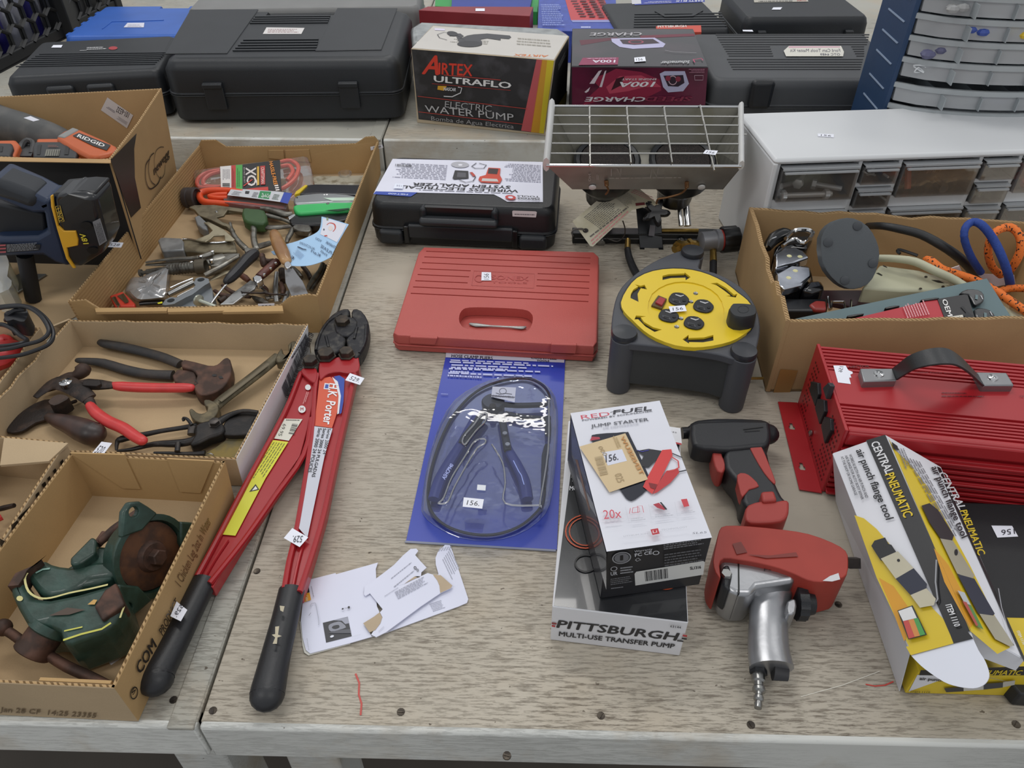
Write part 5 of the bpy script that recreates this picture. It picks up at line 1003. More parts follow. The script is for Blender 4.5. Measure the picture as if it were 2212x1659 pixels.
a.txt('20x', *k('B6', '372,778 478,768 366,725'), '#c94a5a'); a.line(k('B6', '500,705 520,790'), 1, '#c9cad2'); a.line(k('B6', '640,690 655,775'), 1, '#c9cad2'); a.line(k('B6', '795,675 812,760'), 1, '#c9cad2')
for s in ('540,740 545,710 580,705 585,735 540,740', '575,740 572,700 600,698 610,738', '525,745 530,712'): a.line(k('B6', s), 1.2, '#c94a5a')
a.poly(k('B6', '665,690 700,680 740,715 735,725 690,710'), '#a83040'); a.poly(k('B6', '705,678 715,676 750,718 742,724'), '#25252c'); a.poly(k('B6', '832,660 868,656 882,700 850,706'), '#c4404a')
a.fine(*k('B6', '535,790 625,780 533,770'), 2, '#b5b6bf'); a.fine(*k('B6', '678,768 790,755 676,745'), 2, '#b5b6bf'); a.fine(*k('B6', '835,745 920,735 833,725'), 2, '#b5b6bf'); a.fine(*k('B6', '380,790 480,780 378,775'), 1, '#c9cad2')
a.poly(k('B6', '650,840 695,832 705,865 662,873'), '#b52e3a'); a.txt('Li', *k('B6', '665,862 690,858 663,845'), '#e6dfe2'); a.txt('LITHIUM ION', *k('B6', '490,885 635,868 489,876'), '#b5b6bf'); a.txt('TECHNOLOGY', *k('B6', '715,848 872,828 714,838'), '#b5b6bf'); a.txt('SL65', *k('B6', '900,868 985,862 903,856'), '#6a6b74'); a.done(t)
a = Art(pf); a.poly(k('B6', '560,1175 965,1110 975,1035 965,1028 565,1092 555,1105'), '#cfcfcc'); a.bars(*k('B6', '620,1150 758,1130 615,1092'), 26, '#222226'); a.txt('SL1316', *k('B6', '888,1080 952,1072 886,1064'), '#2a2a30', .03)
a.ell(*k('B6', '478,1010 535,1003 480,1045'), '#8f9095', inner=.86); a.ell(*k('B6', '478,1010 522,1005 480,1038'), '#6a6b70'); a.txt('1', *k('B6', '472,1024 484,1022 472,996'), '#101014', .05)
a.txt('Warranty', *k('B6', '555,978 662,962 554,966'), '#c9cad0'); a.txt('FC CE', *k('B6', '558,1002 658,985 556,984'), '#c9cad0', .03); a.ell(*k('B6', '683,980 703,978 684,992'), '#c9cad0', inner=.75); a.line(k('B6', '560,1022 575,1010 592,1022 570,1030 560,1022'), 1.4, '#b9bac0')
a.fine(*k('B6', '730,960 975,925 728,925'), 3, '#77787e'); a.fine(*k('B6', '735,1060 975,1025 733,980'), 5, '#5a5b60'); a.ell(*k('B6', '432,1075 452,1072 433,1088'), '#b9bac0', inner=.8); a.txt('UR', *k('B6', '413,1115 452,1110 412,1095'), '#b9bac0', .04); a.fine(*k('B6', '470,1105 550,1095 470,1060'), 3, '#9a9ba1'); a.fine(*k('B6', '412,1172 545,1152 411,1130'), 4, '#6a6b70'); a.fine(*k('B6', '415,1195 490,1185 415,1185'), 1, '#8a8b90'); a.done(t)
a = Art(pl_); a.poly(k('B6', '174,165 386,985 386,1200 300,900 180,400'), M('#1c1d26', .25, coat=.5)); a.poly(k('B6', '200,420 215,425 290,720 282,730'), '#7a5a40'); a.done(t)
# ================= cordless screwdriver =================
BK2 = M('#1f2024', .45, var=.12, bump=.15, bsc=500); RD2 = M('#a13a34', .5, var=.06, bump=.1, bsc=500)
t = T('cordless_screwdriver', 'black and red pistol grip cordless screwdriver right of the fuel box', 'power tool', 1600, 1000)
b = MB(); b.ptube(k('B6', '915,262,.028,20 940,258,.028,26 1050,258,.03,30 1200,262,.03,31 1310,265,.03,30 1350,270,.03,24'), 16, .9, round_end=True); b.build('motor_housing', BK2, t)
b = MB(); b.slab(curve2(k('B6', '930,190 1330,185 1366,215 1372,290 1350,335 1270,345 1120,360 1030,355 925,345 895,300 892,230'), 2), .048, .02); b.build('housing_flat', BK2, t, bevel=.008, seg=3)
b = MB(); b.slab(curve2(k('B6', '1105,345 1240,325 1335,345 1362,430 1400,560 1440,640 1472,690 1340,712 1215,700 1195,620 1165,545 1100,465'), 2), .044, .008); b.build('grip', BK2, t, bevel=.011, seg=4)
b = MB(); b.slab(curve2(k('B6', '1215,735 1235,690 1320,665 1400,668 1470,660 1480,705 1470,760 1430,790 1330,800 1250,798 1220,780'), 2), .052, .004); b.build('red_battery', RD2, t, bevel=.006, seg=3)
b = MB(); b.slab(k('B6', '1310,610 1390,605 1410,665 1320,672'), .056, .03); b.build('battery_latch', RD2, t, bevel=.003)
b = MB(); b.slab(curve2(k('B6', '1022,335 1060,322 1080,400 1102,450 1085,497 1050,488 1025,420'), 2), .04, .014); b.build('trigger', RD2, t, bevel=.003)
for s in ('1232,312 1280,308 1320,355 1360,450 1398,550 1385,562 1330,500 1270,400', '1168,512 1215,502 1260,530 1300,580 1240,600 1200,645 1180,590'):
    b = MB(); b.slab(curve2(k('B6', s), 2), .0455, .03); b.build('red_grip_inlay', RD2, t, bevel=.001)
b = MB(); b.ptube(k('B6', '838,265,.028,13 885,262,.028,13'), 16, sm=0); b.ptube(k('B6', '884,262,.028,9 915,262,.028,9'), 12, sm=0); b.build('bit_chuck', M('#2b2b2e', .35, .5), t)
a = Art(PZ(.0485)); a.line(k('B6', '1205,240 1325,225'), 2.5, '#050506'); a.line(k('B6', '1212,252 1305,245'), 2, '#050506'); a.done(t, 'vent_slots')
# ================= air impact wrench =================
ALU = M('#a9aaad', .33, .85, var=.1, sc=20, bump=.1, bsc=200); RB = M('#8e2c22', .5, sc=9, h2='#a4382c', lo=.3, hi=.6)
t = T('impact_wrench', 'air impact wrench with red rubber boot and silver handle', 'air tool', 1680, 1300)
b = MB(); b.slab(curve2(k('B8', '103,600 118,535 150,513 260,516 420,532 540,552 650,592 715,632 727,680 720,745 680,765 600,780 535,770 480,745 400,715 300,690 210,675 140,668 118,700 125,760 100,735 88,680'), 2), .062, .006); b.build('rubber_boot', RB, t, bevel=.014, seg=4)
b = MB(); b.slab(k('B8', '112,668 210,672 480,735 478,775 300,800 270,838 190,836 140,800'), .055, .004); b.build('hammer_case', ALU, t, bevel=.006, seg=3)
b = MB(); b.slab(k('B8', '205,672 212,673 214,832 206,834'), .0556, .01); b.build('case_seam', BLKS, t)
b = MB(); b.ptube(k('B8', '370,740,.03,44 365,800,.03,44 355,880,.028,41 350,980,.026,41 350,1080,.026,44 358,1150,.026,47 365,1185,.026,48'), 18, .62); b.build('handle', ALU, t)
b = MB(); b.slab(curve2(k('B8', '440,870 480,860 478,925 440,930'), 2), .045, .015); b.build('knob_boss', ALU, t, bevel=.004)
p0 = W(*k('B8', '478,878')[0], .03); p1 = W(*k('B8', '565,882')[0], .03); d_ = (p1 - p0).normalized()
b = MB(); L_ = (p1 - p0).length; n_ = 30; yv = V((0, 0, 1)); xv = d_.cross(yv)
b.rings([[p0 + d_ * h + (xv * math.cos(q) + yv * math.sin(q)) * r_ * (1 + (.06 if j % 2 and rb_ else 0)) for j, q in enumerate([2 * math.pi * i / n_ for i in range(n_)])] for h, r_, rb_ in ((0, .017, 1), (L_ * .5, .017, 1), (L_ * .52, .013, 0), (L_ * .95, .011, 0), (L_, .009, 0))]); b.build('speed_knob', BLKP, t)
b = MB(); b.tube([W(*k('B8', '722,690')[0], .034), W(*k('B8', '775,690')[0], .034)], .0075, 4); b.build('square_anvil', DSTEEL, t)
b = MB(); b.slab(k('B8', '135,700 165,695 180,745 165,820 130,790'), .058, .02); b.build('rear_cover', BLKP, t, bevel=.003)
b = MB(); b.lathe(W(*k('B8', '150,745')[0], .058), (0, 0, 1), [(.006, 0), (.005, .003)], 6); b.build('rear_bolt', STEEL, t)
b = MB(); b.ptube(k('B8', '300,1165,.02,19 302,1215,.02,19'), 6, sm=0); b.build('inlet_hex', BLKP, t)
b = MB(); b.ptube(k('B8', '370,1185,.022,30 440,1205,.02,22'), 14, .5, sm=0); b.build('exhaust_port', M('#3a3a3c', .5, .5), t)
P = k('B8', '300,1215,.018,15 303,1250,.018,15 303,1257,.018,11 304,1275,.018,11 304,1282,.018,14 305,1296,.018,14 304,1303,.018,8 304,1316,.018,8 304,1323,.018,11 303,1336,.018,11 303,1343,.018,7 301,1355,.018,9 300,1376,.018,8')
b = MB(); b.ptube(P, 16, sm=0); b.build('quick_connect_plug', STEEL, t)
a = Art(PZ(.0555)); a.txt('Blue point', *k('B8', '268,692 385,712 268,672'), '#2c2c30'); a.txt('pert.', *k('B8', '330,722 400,728 332,706'), '#2c2c30'); a.done(t, 'handwriting')
a = Art(PZ(.0625)); a.poly(k('B8', '605,775 640,752 680,738 688,768 650,778'), '#cfcfd2'); a.poly(k('B8', '180,600 220,590 250,640 200,650'), '#6f2820'); a.poly(k('B8', '250,650 360,655 480,640 490,660 340,668'), '#7a2a22'); a.done(t, 'worn_patch')
# ================= flange tool cartons =================
PWH = M('#dfe0e6', .35, var=.02); PYE = M('#d9bd2e', .35, var=.04, sc=8); PBK = M('#1f1f22', .3, var=.1)
t = T('air_tool_box', 'slim yellow box lying under the open flap at lower right', 'box', 2090, 1490)
C0 = W(1955, 1497, .001); C1 = W(2330, 1507, .001); F = Fr((C0.x, C0.y, 0), C1 - C0)
b = MB(); b.box(F, 0, .24, 0, .06, .001, .04); b.build('carton', PYE, t, bevel=.0008, smooth=False)
pf = Pl(F.p(0, 0, 0), F.p(1, 0, 0), F.p(0, 0, 1)); a = Art(pf)
a.poly(k('C7', '75,1375 320,1385 260,1410 10,1500'), '#dddde2'); a.poly(k('C7', '100,1340 900,1310 900,1378 90,1378'), '#1f1f22'); a.poly(k('C7', '780,1540 900,1440 900,1550'), '#1f1f22')
a.txt('CENTRAL PNEUMATIC', *k('C7', '180,1376 840,1374 200,1342'), '#dcc22e', .05); a.txt('air punch flange tool', *k('C7', '90,1412 480,1440 96,1392'), '#26262a', .04); a.txt('ITEM 1110', *k('C7', '25,1508 168,1510 28,1496'), '#8a7a26', .03)
a.poly(k('C7', '275,1475 420,1465 420,1498 290,1505'), '#3a3a3d'); a.poly(k('C7', '420,1462 570,1445 575,1485 420,1495'), '#c9c7c0'); a.poly(k('C7', '570,1442 715,1432 712,1470 570,1485'), '#3e4147'); a.poly(k('C7', '715,1430 805,1415 800,1450 712,1468'), '#b9b6ab'); a.line(k('C7', '610,1395 740,1425 805,1418'), 1.5, '#8a8a86'); a.done(t)
t = T('air_tool_box', 'open white, yellow and black flange tool box propped up with tongue flap out', 'box', 1980, 1200)
fz = dict(L0=.002, T=.066, R=.10, S=.062)
fa = [W(1807, 1083, .002), W(1800, 980, .074), W(1912, 941, .112), W(2031, 1010, .077)]; na = [W(1944, 1493, .002), W(1967, 1408, .069), W(2093, 1358, .108), W(2212, 1424, .064)]
na[2] = Pl(fa[1], fa[2], na[1]).at(2093, 1358); na[3] = Pl(fa[2], fa[3], na[2]).at(2212, 1424)
fb_ = fa[3] + V((.0, 0, -.05)); nb_ = na[3] + V((0, 0, -.018))
def quad(P, m, name, th=.0008): b = MB(); b.add(P, [(0, 1, 2, 3)]); o = b.build(name, m, t, smooth=False, solid=th); return o
quad([fa[0], fa[1], na[1], na[0]], M('#c9cad0', .45, var=.03), 'side_panel'); quad([fa[1], fa[2], na[2], na[1]], PWH, 'top_panel'); quad([fa[2], fa[3], na[3], na[2]], PWH, 'top_panel'); quad([fa[0], fa[1], fa[2], fa[3]], PWH, 'end_panel'); quad([fa[3], fb_, nb_, na[3]], PBK, 'side_panel')
quad([nb_, na[3], na[2], na[2] + V((0, 0, -.03))], PWH, 'end_panel')
pm_ = Pl(fa[1], fa[2], na[1]); ps_ = Pl(fa[2], fa[3], na[2])
q = [pm_.at(*p[:2]) for p in ((1967, 1408), (2093, 1358), (2103, 1379), (1971, 1415))]
b = MB(); b.pslab(k('C7', '20,1190 330,1080 470,1040 492,1105 30,1232'), pm_, .0008); b.build('flap_fold', PWH, t, smooth=False)
b = MB(); b.pslab(curve2(k('C7', '30,1232 180,1190 340,1145 490,1104'), 1, False) + curve2(k('C7', '490,1104 530,1190 580,1270 610,1360 600,1415 560,1455 490,1475 380,1462 270,1425 130,1330 60,1265 30,1232'), 3, False)[3:], pm_, .0008, off=.0006); b.build('tongue_flap', M('#e2e5f0', .4, var=.02), t, smooth=False)
a = Art(pm_, .0011)
a.poly(k('B8', '755,465 800,480 860,530 920,600 990,700 1060,820 1130,910 1180,960 1215,1030 1215,1066 1035,1120 1005,1070 860,760'), PYE); a.poly(k('B8', '870,760 940,800 1010,900 1040,980 990,1060 930,900'), '#d79a2e')
a.poly(k('B8', '810,112 900,85 1305,1010 1210,1035'), PBK); a.poly(k('C7', '322,1080 440,1040 492,1104 345,1140'), PBK); a.poly(k('C7', '-10,1165 322,1080 345,1140 25,1228'), PYE)
a.txt('CENTRAL', *k('B8', '832,125 905,272 868,113'), '#e4e4e6', .1); a.txt('PNEUMATIC', *k('B8', '900,275 990,478 940,262'), '#e0c22c', .1); a.txt('air punch flange tool', *k('B8', '762,160 905,487 795,150'), '#26262a', .03)
a.txt('WORKS AS BOTH AN AIR PUNCH AND', *k('B8', '728,180 808,385 741,176'), '#4a4a50', .01); a.txt('AIR FLANGE FOR AUTO BODY REPAIR', *k('B8', '709,185 788,392 721,181'), '#4a4a50', .01); a.txt('AT THE SHOP OR HOME GARAGE', *k('B8', '690,190 757,372 702,186'), '#4a4a50', .01)
a.txt('ITEM 1110', *k('B8', '1185,890 1228,992 1212,884'), '#e4e4e6', .03)
a.poly(k('B8', '835,610 850,585 900,570 915,600 930,605 960,650 880,680 860,650'), '#28282a'); a.poly(k('B8', '880,670 960,635 1035,715 950,765'), M('#b3ad98', .3, .3)); a.poly(k('B8', '950,765 1035,715 1098,790 1095,815 1020,842'), '#2c3040'); a.poly(k('B8', '1020,842 1095,810 1140,860 1130,890 1065,902'), M('#b3ad98', .3, .3)); a.ell(*k('B8', '963,678 970,678 963,685'), '#1a1a1c'); a.line(k('B8', '1142,675 1138,780 1148,860 1140,875'), 3, '#9a9ba0')
a.poly(k('B8', '958,915 1030,890 1098,1030 1010,1052'), '#33322a'); a.poly(k('B8', '962,918 1025,896 1050,950 985,965'), '#dcdcdc'); a.poly(k('B8', '985,965 1010,960 1040,1040 1012,1048'), '#c4504a'); a.poly(k('B8', '1010,960 1035,954 1065,1034 1040,1040'), '#d08a4a'); a.poly(k('B8', '1035,954 1055,950 1090,1028 1065,1034'), '#4f9a52'); a.done(t)
a = Art(ps_, .0011)
a.poly(k('B8', '915,100 950,160 1010,215 1100,330 1300,700 1490,1090 1430,1120 1300,1010'), PYE); a.poly(k('B8', '1130,620 1200,700 1330,960 1300,1000 1180,780'), '#d79a2e')
a.poly(k('B8', '1145,235 1162,242 1560,1140 1556,1160 1535,1110'), PBK); a.txt('CENTRAL', *k('B8', '1150,265 1250,440 1185,262'), '#cfcfd2', .08); a.txt('PNEUMATIC', *k('B8', '1252,445 1340,655 1285,440'), '#d9bb2c', .08)
a.txt('air punch flange tool', *k('B8', '1118,240 1262,575 1148,232'), '#26262a', .03); a.fine(*k('B8', '1000,190 1205,560 1072,215'), 5, '#77777c', .4, 3); a.fine(*k('B8', '960,150 1000,250 995,150'), 3, '#77777c'); a.poly(k('B8', '930,118 958,138 965,160 940,150'), '#1f1f22')
a.poly(k('B8', '1072,420 1110,408 1150,440 1225,560 1215,590 1165,580 1110,500'), '#2a2327'); a.poly(k('B8', '1160,575 1220,585 1322,750 1310,768 1240,740'), M('#b3ad98', .3, .3)); a.poly(k('B8', '1240,742 1322,765 1418,930 1400,950 1340,930'), '#2c3040'); a.poly(k('B8', '1345,930 1418,940 1510,1080 1490,1085 1420,1050'), M('#b3ad98', .3, .3)); a.ell(*k('B8', '1236,640 1244,640 1236,655'), '#1a1a1c'); a.line(k('B8', '1435,810 1450,900 1480,1000 1510,1080'), 2.5, '#a9a9b0')
a.poly(k('B8', '1242,820 1275,830 1365,1005 1335,990'), '#5d8a4c'); a.poly(k('B8', '1242,820 1275,830 1305,890 1275,880'), '#b9bcc0'); a.poly(k('B8', '1265,870 1285,876 1340,985 1330,988'), '#b5544a'); a.txt('ITEM 1110', *k('C7', '815,1050 862,1150 835,1045'), '#e4e4e6', .03); a.done(t)
# flat black case beneath
t = T('flat_case', 'flat matte black case with 156 sticker under the air tool box at right edge', 'case', 2150, 1300)
b = MB(); b.slab(k('P', '2040,1083 2420,1096 2480,1520 2205,1500 2120,1400'), .022, .001); b.build('case_body', M('#232426', .55, var=.1, bump=.2, bsc=900), t, bevel=.002)
sticker(t, PZ(.022), k('C7', '828,342 672,350 627,260 782,262')[0:1] + k('C7', '672,350 627,260 782,262'), '', off=.0006)
a = Art(PZ(.022), .0011); a.txt('156', *k('C7', '800,282 700,292 805,322'), INK); a.done(t, 'price_writing')

# ================= torn paper cards =================
tc2 = thing('torn_card', 'torn white printed card with grey car picture beside the bolt cutter grip', 'card', W(760, 1320)); PW2 = M('#dfe1f2', .55, var=.015)
b = MB(); b.slab(k('C8', '190,515 525,430 530,445 1030,305 1005,380 1010,495 870,590 860,680 880,705 935,675 1010,760 1020,830 1050,900 985,950 855,1030 930,1140 960,1190 700,1265 220,1390 170,1350 130,1200 110,1000 130,800'), .003, .002); b.build('card_sheet', PW2, tc2, smooth=False)
b = MB(); b.slab(k('C8', '95,1010 140,1000 225,1380 500,1310 690,1268 700,1275 480,1335 200,1412 150,1380 130,1300'), .0018, .0008); b.build('card_underlayer', M('#d8d6cc', .6), tc2, smooth=False)
a = Art(PZ(.003), .0002); a.poly(k('C8', '372,1025 670,952 718,1185 412,1262'), '#2f3036'); a.poly(k('C8', '500,995 670,955 685,1030 640,1040 600,1000'), '#9d9fae'); a.poly(curve2(k('C8', '440,1080 460,1040 560,1010 610,1030 650,1080 560,1110 470,1130'), 2), '#8b8d98'); a.poly(curve2(k('C8', '480,1085 500,1060 560,1050 570,1080 520,1100'), 2), '#2b2c31'); a.poly(k('C8', '430,1150 560,1110 700,1100 708,1150 600,1150'), '#55565e'); a.ell(*k('C8', '482,1187 505,1180 485,1200'), '#e2e4ee')
a.poly(k('C8', '135,680 160,580 200,572 215,660'), '#1a1a1c'); a.poly(k('C8', '135,682 215,662 232,750 150,778'), '#dfa32e'); a.txt('Uster', *k('C8', '185,590 178,665 200,588'), '#cfcfd4', .01); a.txt('Cabin', *k('C8', '160,700 170,765 195,695'), '#f0e2c0', .01); a.fine(*k('C8', '232,590 262,720 245,588'), 1, '#77777e')
o_ = curve2(k('C8', '225,830 235,798 265,788 290,805 325,1000 320,1050'), 2, False); a.line(o_, 1.2, '#a9abb8'); a.ell(*k('C8', '683,840 697,838 684,855'), '#2a2a2e'); a.ell(*k('C8', '610,858 622,855 611,868'), '#2a2a2e'); a.line(k('C8', '630,850 670,845'), .8, '#77777e'); a.line(k('C8', '205,940 230,905'), .8, '#55555a'); a.fine(*k('C8', '180,1210 205,1360 190,1208'), 1, '#9a9ba5'); a.fine(*k('C8', '725,1190 825,1165 725,1182'), 1, '#c4c6d2'); a.done(tc2)
o3 = thing('torn_card', 'torn white card piece whose upright corner shows fine print, under the brown-edged piece', 'card', W(960, 1290))
b = MB(); b.slab(k('C8', '1845,80 1890,95 1925,180 2110,740 2095,785 1990,830 1130,1142 960,1190 1100,950 1600,520 1755,445 1722,330 1718,250 1745,180'), .0018, .0008); b.build('card_sheet', PW2, o3, smooth=False)
a = Art(PZ(.0018), .0002); a.fine(*k('C8', '1800,270 1920,520 1900,130'), 6, '#a9abb9'); a.fine(*k('C8', '1750,170 1780,120 1900,150'), 5, '#b3b5c3'); a.fine(*k('C8', '1690,890 1840,840 1640,790'), 6, '#aaacba'); a.done(o3)
o2_ = thing('torn_card', 'torn white card piece with brown ragged edges lying on top of the other two', 'card', W(870, 1290))
b = MB(); b.slab(k('C8', '1010,495 1110,420 1220,335 1330,220 1420,142 1490,138 1512,165 1475,215 1540,290 1612,365 1550,420 1545,465 1470,490 1400,525 1350,560 1220,595 1350,562 1480,490 1550,465 1625,430 1690,450 1920,580 1900,612 1780,668 1700,722 1540,830 1130,1135 1010,1195 950,1165 1085,960 1055,900 1088,862 935,672 880,705 862,680 870,590'), .0052, .0042); b.build('card_sheet', PW2, o2_, smooth=False)
a = Art(PZ(.0052), .0002)
for s in ('1690,452 1780,455 1920,580 1900,612 1775,668 1765,580 1740,520', '855,1030 985,950 1050,900 1082,960 1060,1030 1000,1110 930,1140', '1340,562 1470,470 1510,485 1540,468 1480,492 1400,530'): a.poly(k('C8', s), M('#b9a68c', .7, sc=30))
a.fine(*k('C8', '1190,500 1440,300 1180,485'), 1, '#a0a2ae'); a.fine(*k('C8', '1225,600 1470,400 1210,585'), 1, '#a0a2ae'); a.fine(*k('C8', '1270,740 1640,540 1225,650'), 6, '#9a9caa'); a.fine(*k('C8', '1110,710 1280,600 1105,700'), 1, '#9a9caa'); a.ell(*k('C8', '1475,368 1492,372 1475,388'), '#2a2a2e', inner=.6); a.ell(*k('C8', '1505,395 1518,397 1505,412'), '#2a2a2e', inner=.6); a.fine(*k('C8', '1040,1130 1105,1070 1035,1115'), 1, '#b9bac6'); a.done(o2_)

# ================= bolt cutters =================
BR = M('#a62228', .33, var=.05, coat=.3); BG2 = M('#222326', .45, var=.15, bump=.15, bsc=400); HD = M('#26262a', .5, .4, sc=90, h2='#4c4a47', lo=.5, hi=.7, bump=.3, bsc=400)
t = T('bolt_cutters', 'long red handled bolt cutters with black grips and jaws', 'bolt cutters', 640, 1100)
def handle(outer, inner_):
    b = MB(); b.slab(outer, .026, .006); b.build('handle_channel', BR, t, bevel=.0015)
hl = k('A8', '600,262 655,252 660,300 635,420 625,470 600,560 510,690 400,850 293,1025 228,998 290,870 400,660 525,445 575,330'); hr = k('A8', '668,250 805,215 800,262 768,400 740,520 690,760 650,900 604,1050 538,1035 560,930 590,800 640,500 650,330')
def handle(pts, rimw, side):
    b = MB(); b.slab(pts, .022, .006); b.build('handle_channel', BR, t, bevel=.001)
handle(hl, 0, 0); handle(hr, 0, 1)
for s in ('602,270 590,300 540,420 415,650 300,870 238,985', '640,430 612,560 515,700 402,860 282,1010', '662,275 652,330 640,500 592,800 562,930 545,1028', '800,235 765,400 735,530 685,760 643,905 598,1040'):
    P = [W(p[0], p[1], .024) for p in k('A8', s)]; b = MB(); b.tube(P, .0034, 8, sm=3); b.build('handle_rim', BR, t)
for s, w_ in (('560,330 545,400', 0),):
    pass
for s in ('285,870 240,975 262,985 305,880 360,770 330,800', '590,905 560,1020 580,1028 612,915 620,870 600,870'):
    pass
for s in ('345,858 300,925 265,985', '612,865 592,940 575,1020'):
    P = [W(p[0], p[1], .0235) for p in k('A8', s)]; b = MB(); b.tube(P, .0018, 6, sm=3); b.build('centre_rib', BR, t)
def grip(path, r):
    P = [W(p[0], p[1], p[2]) for p in path]; b = MB(); b.ptube(path, 20, .82, sm=4, round_end=False)
    e = P[-1]; b.ball(e, path[-1][3] * mpp(e), 16, (1, 1, .82)); return b.build('rubber_grip', BG2, t)
grip(k('A8', '265,1000,.017,27 210,1110,.018,29 150,1230,.019,32 100,1320,.020,37 92,1345,.020,39'), 0)
grip(k('A8', '570,1035,.017,28 545,1140,.018,29 515,1260,.019,32 490,1370,.021,37 484,1400,.021,38'), 0)
pl1 = PZ(.0228); a = Art(pl1, .0004)
a.poly(k('A8', '545,430 608,432 560,508 508,500'), '#d8d6c8'); a.bars(*k('A8', '572,447 558,485 592,450'), 12, '#2a2a2c'); a.txt('69.95', *k('A8', '540,448 522,490 552,450'), '#55554c'); a.fine(*k('A8', '550,436 600,437 550,430'), 1, '#55554c')
a.poly(k('A8', '500,505 558,512 478,640 372,842 328,838 400,700'), '#d5d43a'); a.fine(*k('A8', '497,512 405,650 552,518'), 6, '#7a7a2c', .42, 2)
a.poly(k('A8', '443,660 456,680 420,688'), '#2a2a20'); a.poly(k('A8', '443,667 450,678 430,683'), '#e6e6e0')
a.ell(*k('A8', '627,320 637,320 627,330'), '#dcdcdc'); a.ell(*k('A8', '606,397 619,397 606,410'), '#dcdcdc'); a.txt('M', *k('A8', '601,402 611,402 601,391'), '#a5343a', .02); a.fine(*k('A8', '623,335 608,380 633,336'), 2, '#d99a9a')
a.poly(k('A8', '668,290 705,283 738,305 752,340 712,463 650,455'), '#d4593c'); a.poly(k('A8', '718,282 738,278 756,290 752,370 745,410 738,415 742,350 735,310'), '#2b4aa6'); a.poly(k('A8', '712,283 732,300 743,350 736,412 730,415 735,350 725,310'), '#e2e2e8')
a.poly(k('A8', '686,305 704,307 700,328 682,326'), '#e2e2e8'); a.poly(k('A8', '689,309 700,310 698,324 686,323'), '#3a55a8')
a.txt('H.K. Porter', *k('A8', '704,306 680,448 734,310'), '#efeff2', .03)
a.poly(k('A8', '650,457 714,465 686,560 625,850 592,812 615,690'), '#c9cbd6')
a.txt('Series 2000 24"', *k('A8', '697,465 678,560 708,466'), '#26262c', .008); a.txt('Series 2000 24 PULGADAS', *k('A8', '681,464 640,635 692,465'), '#26262c', .008); a.txt('Serie 2000 24 POUCES', *k('A8', '664,463 626,618 676,464'), '#26262c', .008); a.done(t, 'printed_label')
for i, s in enumerate(('665,235 690,222 790,205 806,222 806,260 770,270 740,265 700,270 680,285 668,290', '600,262 622,248 650,250 660,265 655,300 640,300 620,285')):
    b = MB(); b.slab(curve2(k('A8', s), 2), .028, .006); b.build('pivot_lug', BR, t, bevel=.002)
for s in ('648,185 662,130 690,85 730,50 770,42 772,62 750,80 740,110 760,150 740,190 690,205', '785,45 815,50 838,85 842,120 830,170 810,205 790,215 770,180 762,150 785,120 795,90 780,70'):
    b = MB(); b.slab(curve2(k('A8', s), 2), .030, .010); b.build('cutting_jaw', HD, t, bevel=.003)
for s in ('655,190 670,135 700,90 745,62', '832,100 828,160 808,200', '800,110 790,150', '690,140 700,180'):
    b = MB(); b.tube([W(p[0], p[1], .030) for p in k('A8', s)], .0022, 6, sm=3); b.build('jaw_ridge', HD, t)
HB = M('#3a3530', .5, .6, sc=60, h2='#54493e', bump=.3, bsc=300)
for s, r in (('750,97', .011), ('692,212', .0115), ('764,207', .010), ('637,237', .010)):
    b = MB(); hexbolt(b, W(*k('A8', s)[0], .029), r, .010); b.build('pivot_bolt', HB, t, bevel=.0006)
b = MB(); b.slab(curve2(k('A8', '722,70 790,75 800,105 770,140 725,125'), 2), .0315, .012); b.build('jaw_strap', HD, t, bevel=.002)
sticker(t, PZ(.028), k('A8', '758,295 810,312 826,288 775,270'), '529.', off=.002); sticker(t, PZ(.0265), k('A8', '628,848 598,882 542,850 572,815'), '', off=.002)
a = Art(PZ(.0265), .0026); a.txt('529.', *k('A8', '610,842 575,842 605,865'), INK); a.done(t, 'price_writing')
sticker(t, PZ(.036), k('A8', '203,1103 165,1073 143,1125 180,1143'), '', off=.002); a = Art(PZ(.036), .0026); a.txt('529.', *k('A8', '190,1090 165,1128 178,1082'), INK); a.done(t, 'price_writing')
for s, f_ in (('512,1162 526,1160 522,1190 535,1195 520,1200 518,1222 503,1222 512,1200 500,1190 512,1188', 0), ('528,1088 545,1090 540,1110 530,1105', 0)):
    a = Art(PZ(.037), .0008); a.poly(k('A8', s), '#b7ad93'); a.done(t, 'torn_sticker_residue')
# ================= left table: cardboard trays =================
C1m = card_mat('tray_kraft', '#aa8a60', 'Z'); C2m = card_mat('tray_pale', '#b6a081'); C3m = card_mat('tray_gold', '#b69669')
# ---- tool tray
tab = [(0, 0), (.07, .002), (.115, -.015), (.84, -.015), (.885, -.001), (.965, .003), (1, 0)]
tb = [(0, 0), (.02, .010), (.10, .010), (.15, -.004), (.5, -.006), (.87, -.004), (.93, .009), (.98, .010), (1, 0)]
tr1, R1, B1_, pl1_ = wallbox('tool_tray', 'large cardboard tray crowded with old hand tools', k('P', '146,652 686,640 818,304 430,313'), .07, .001, mats=[C3m, C3m, C3m, C1m], prof={0: tab, 2: [(1 - f_, h_) for f_, h_ in tb][::-1]}, flare=.015)
for s in ('205,665 362,664 360,672 207,674', '362,666 500,662 500,671 362,674', '500,663 610,660 612,672 480,674'):
    b = MB(); b.slab(k('P', s), .058, .054); b.build('folded_rim_strip', C3m, tr1, smooth=False)
for s in ('580,325 612,325 614,345 580,342', '616,325 667,323 672,350 618,348'):
    b = MB(); b.pslab(k('P', s), pl1_[2], .002, off=.006); b.build('locking_tab', C3m, tr1, smooth=False)
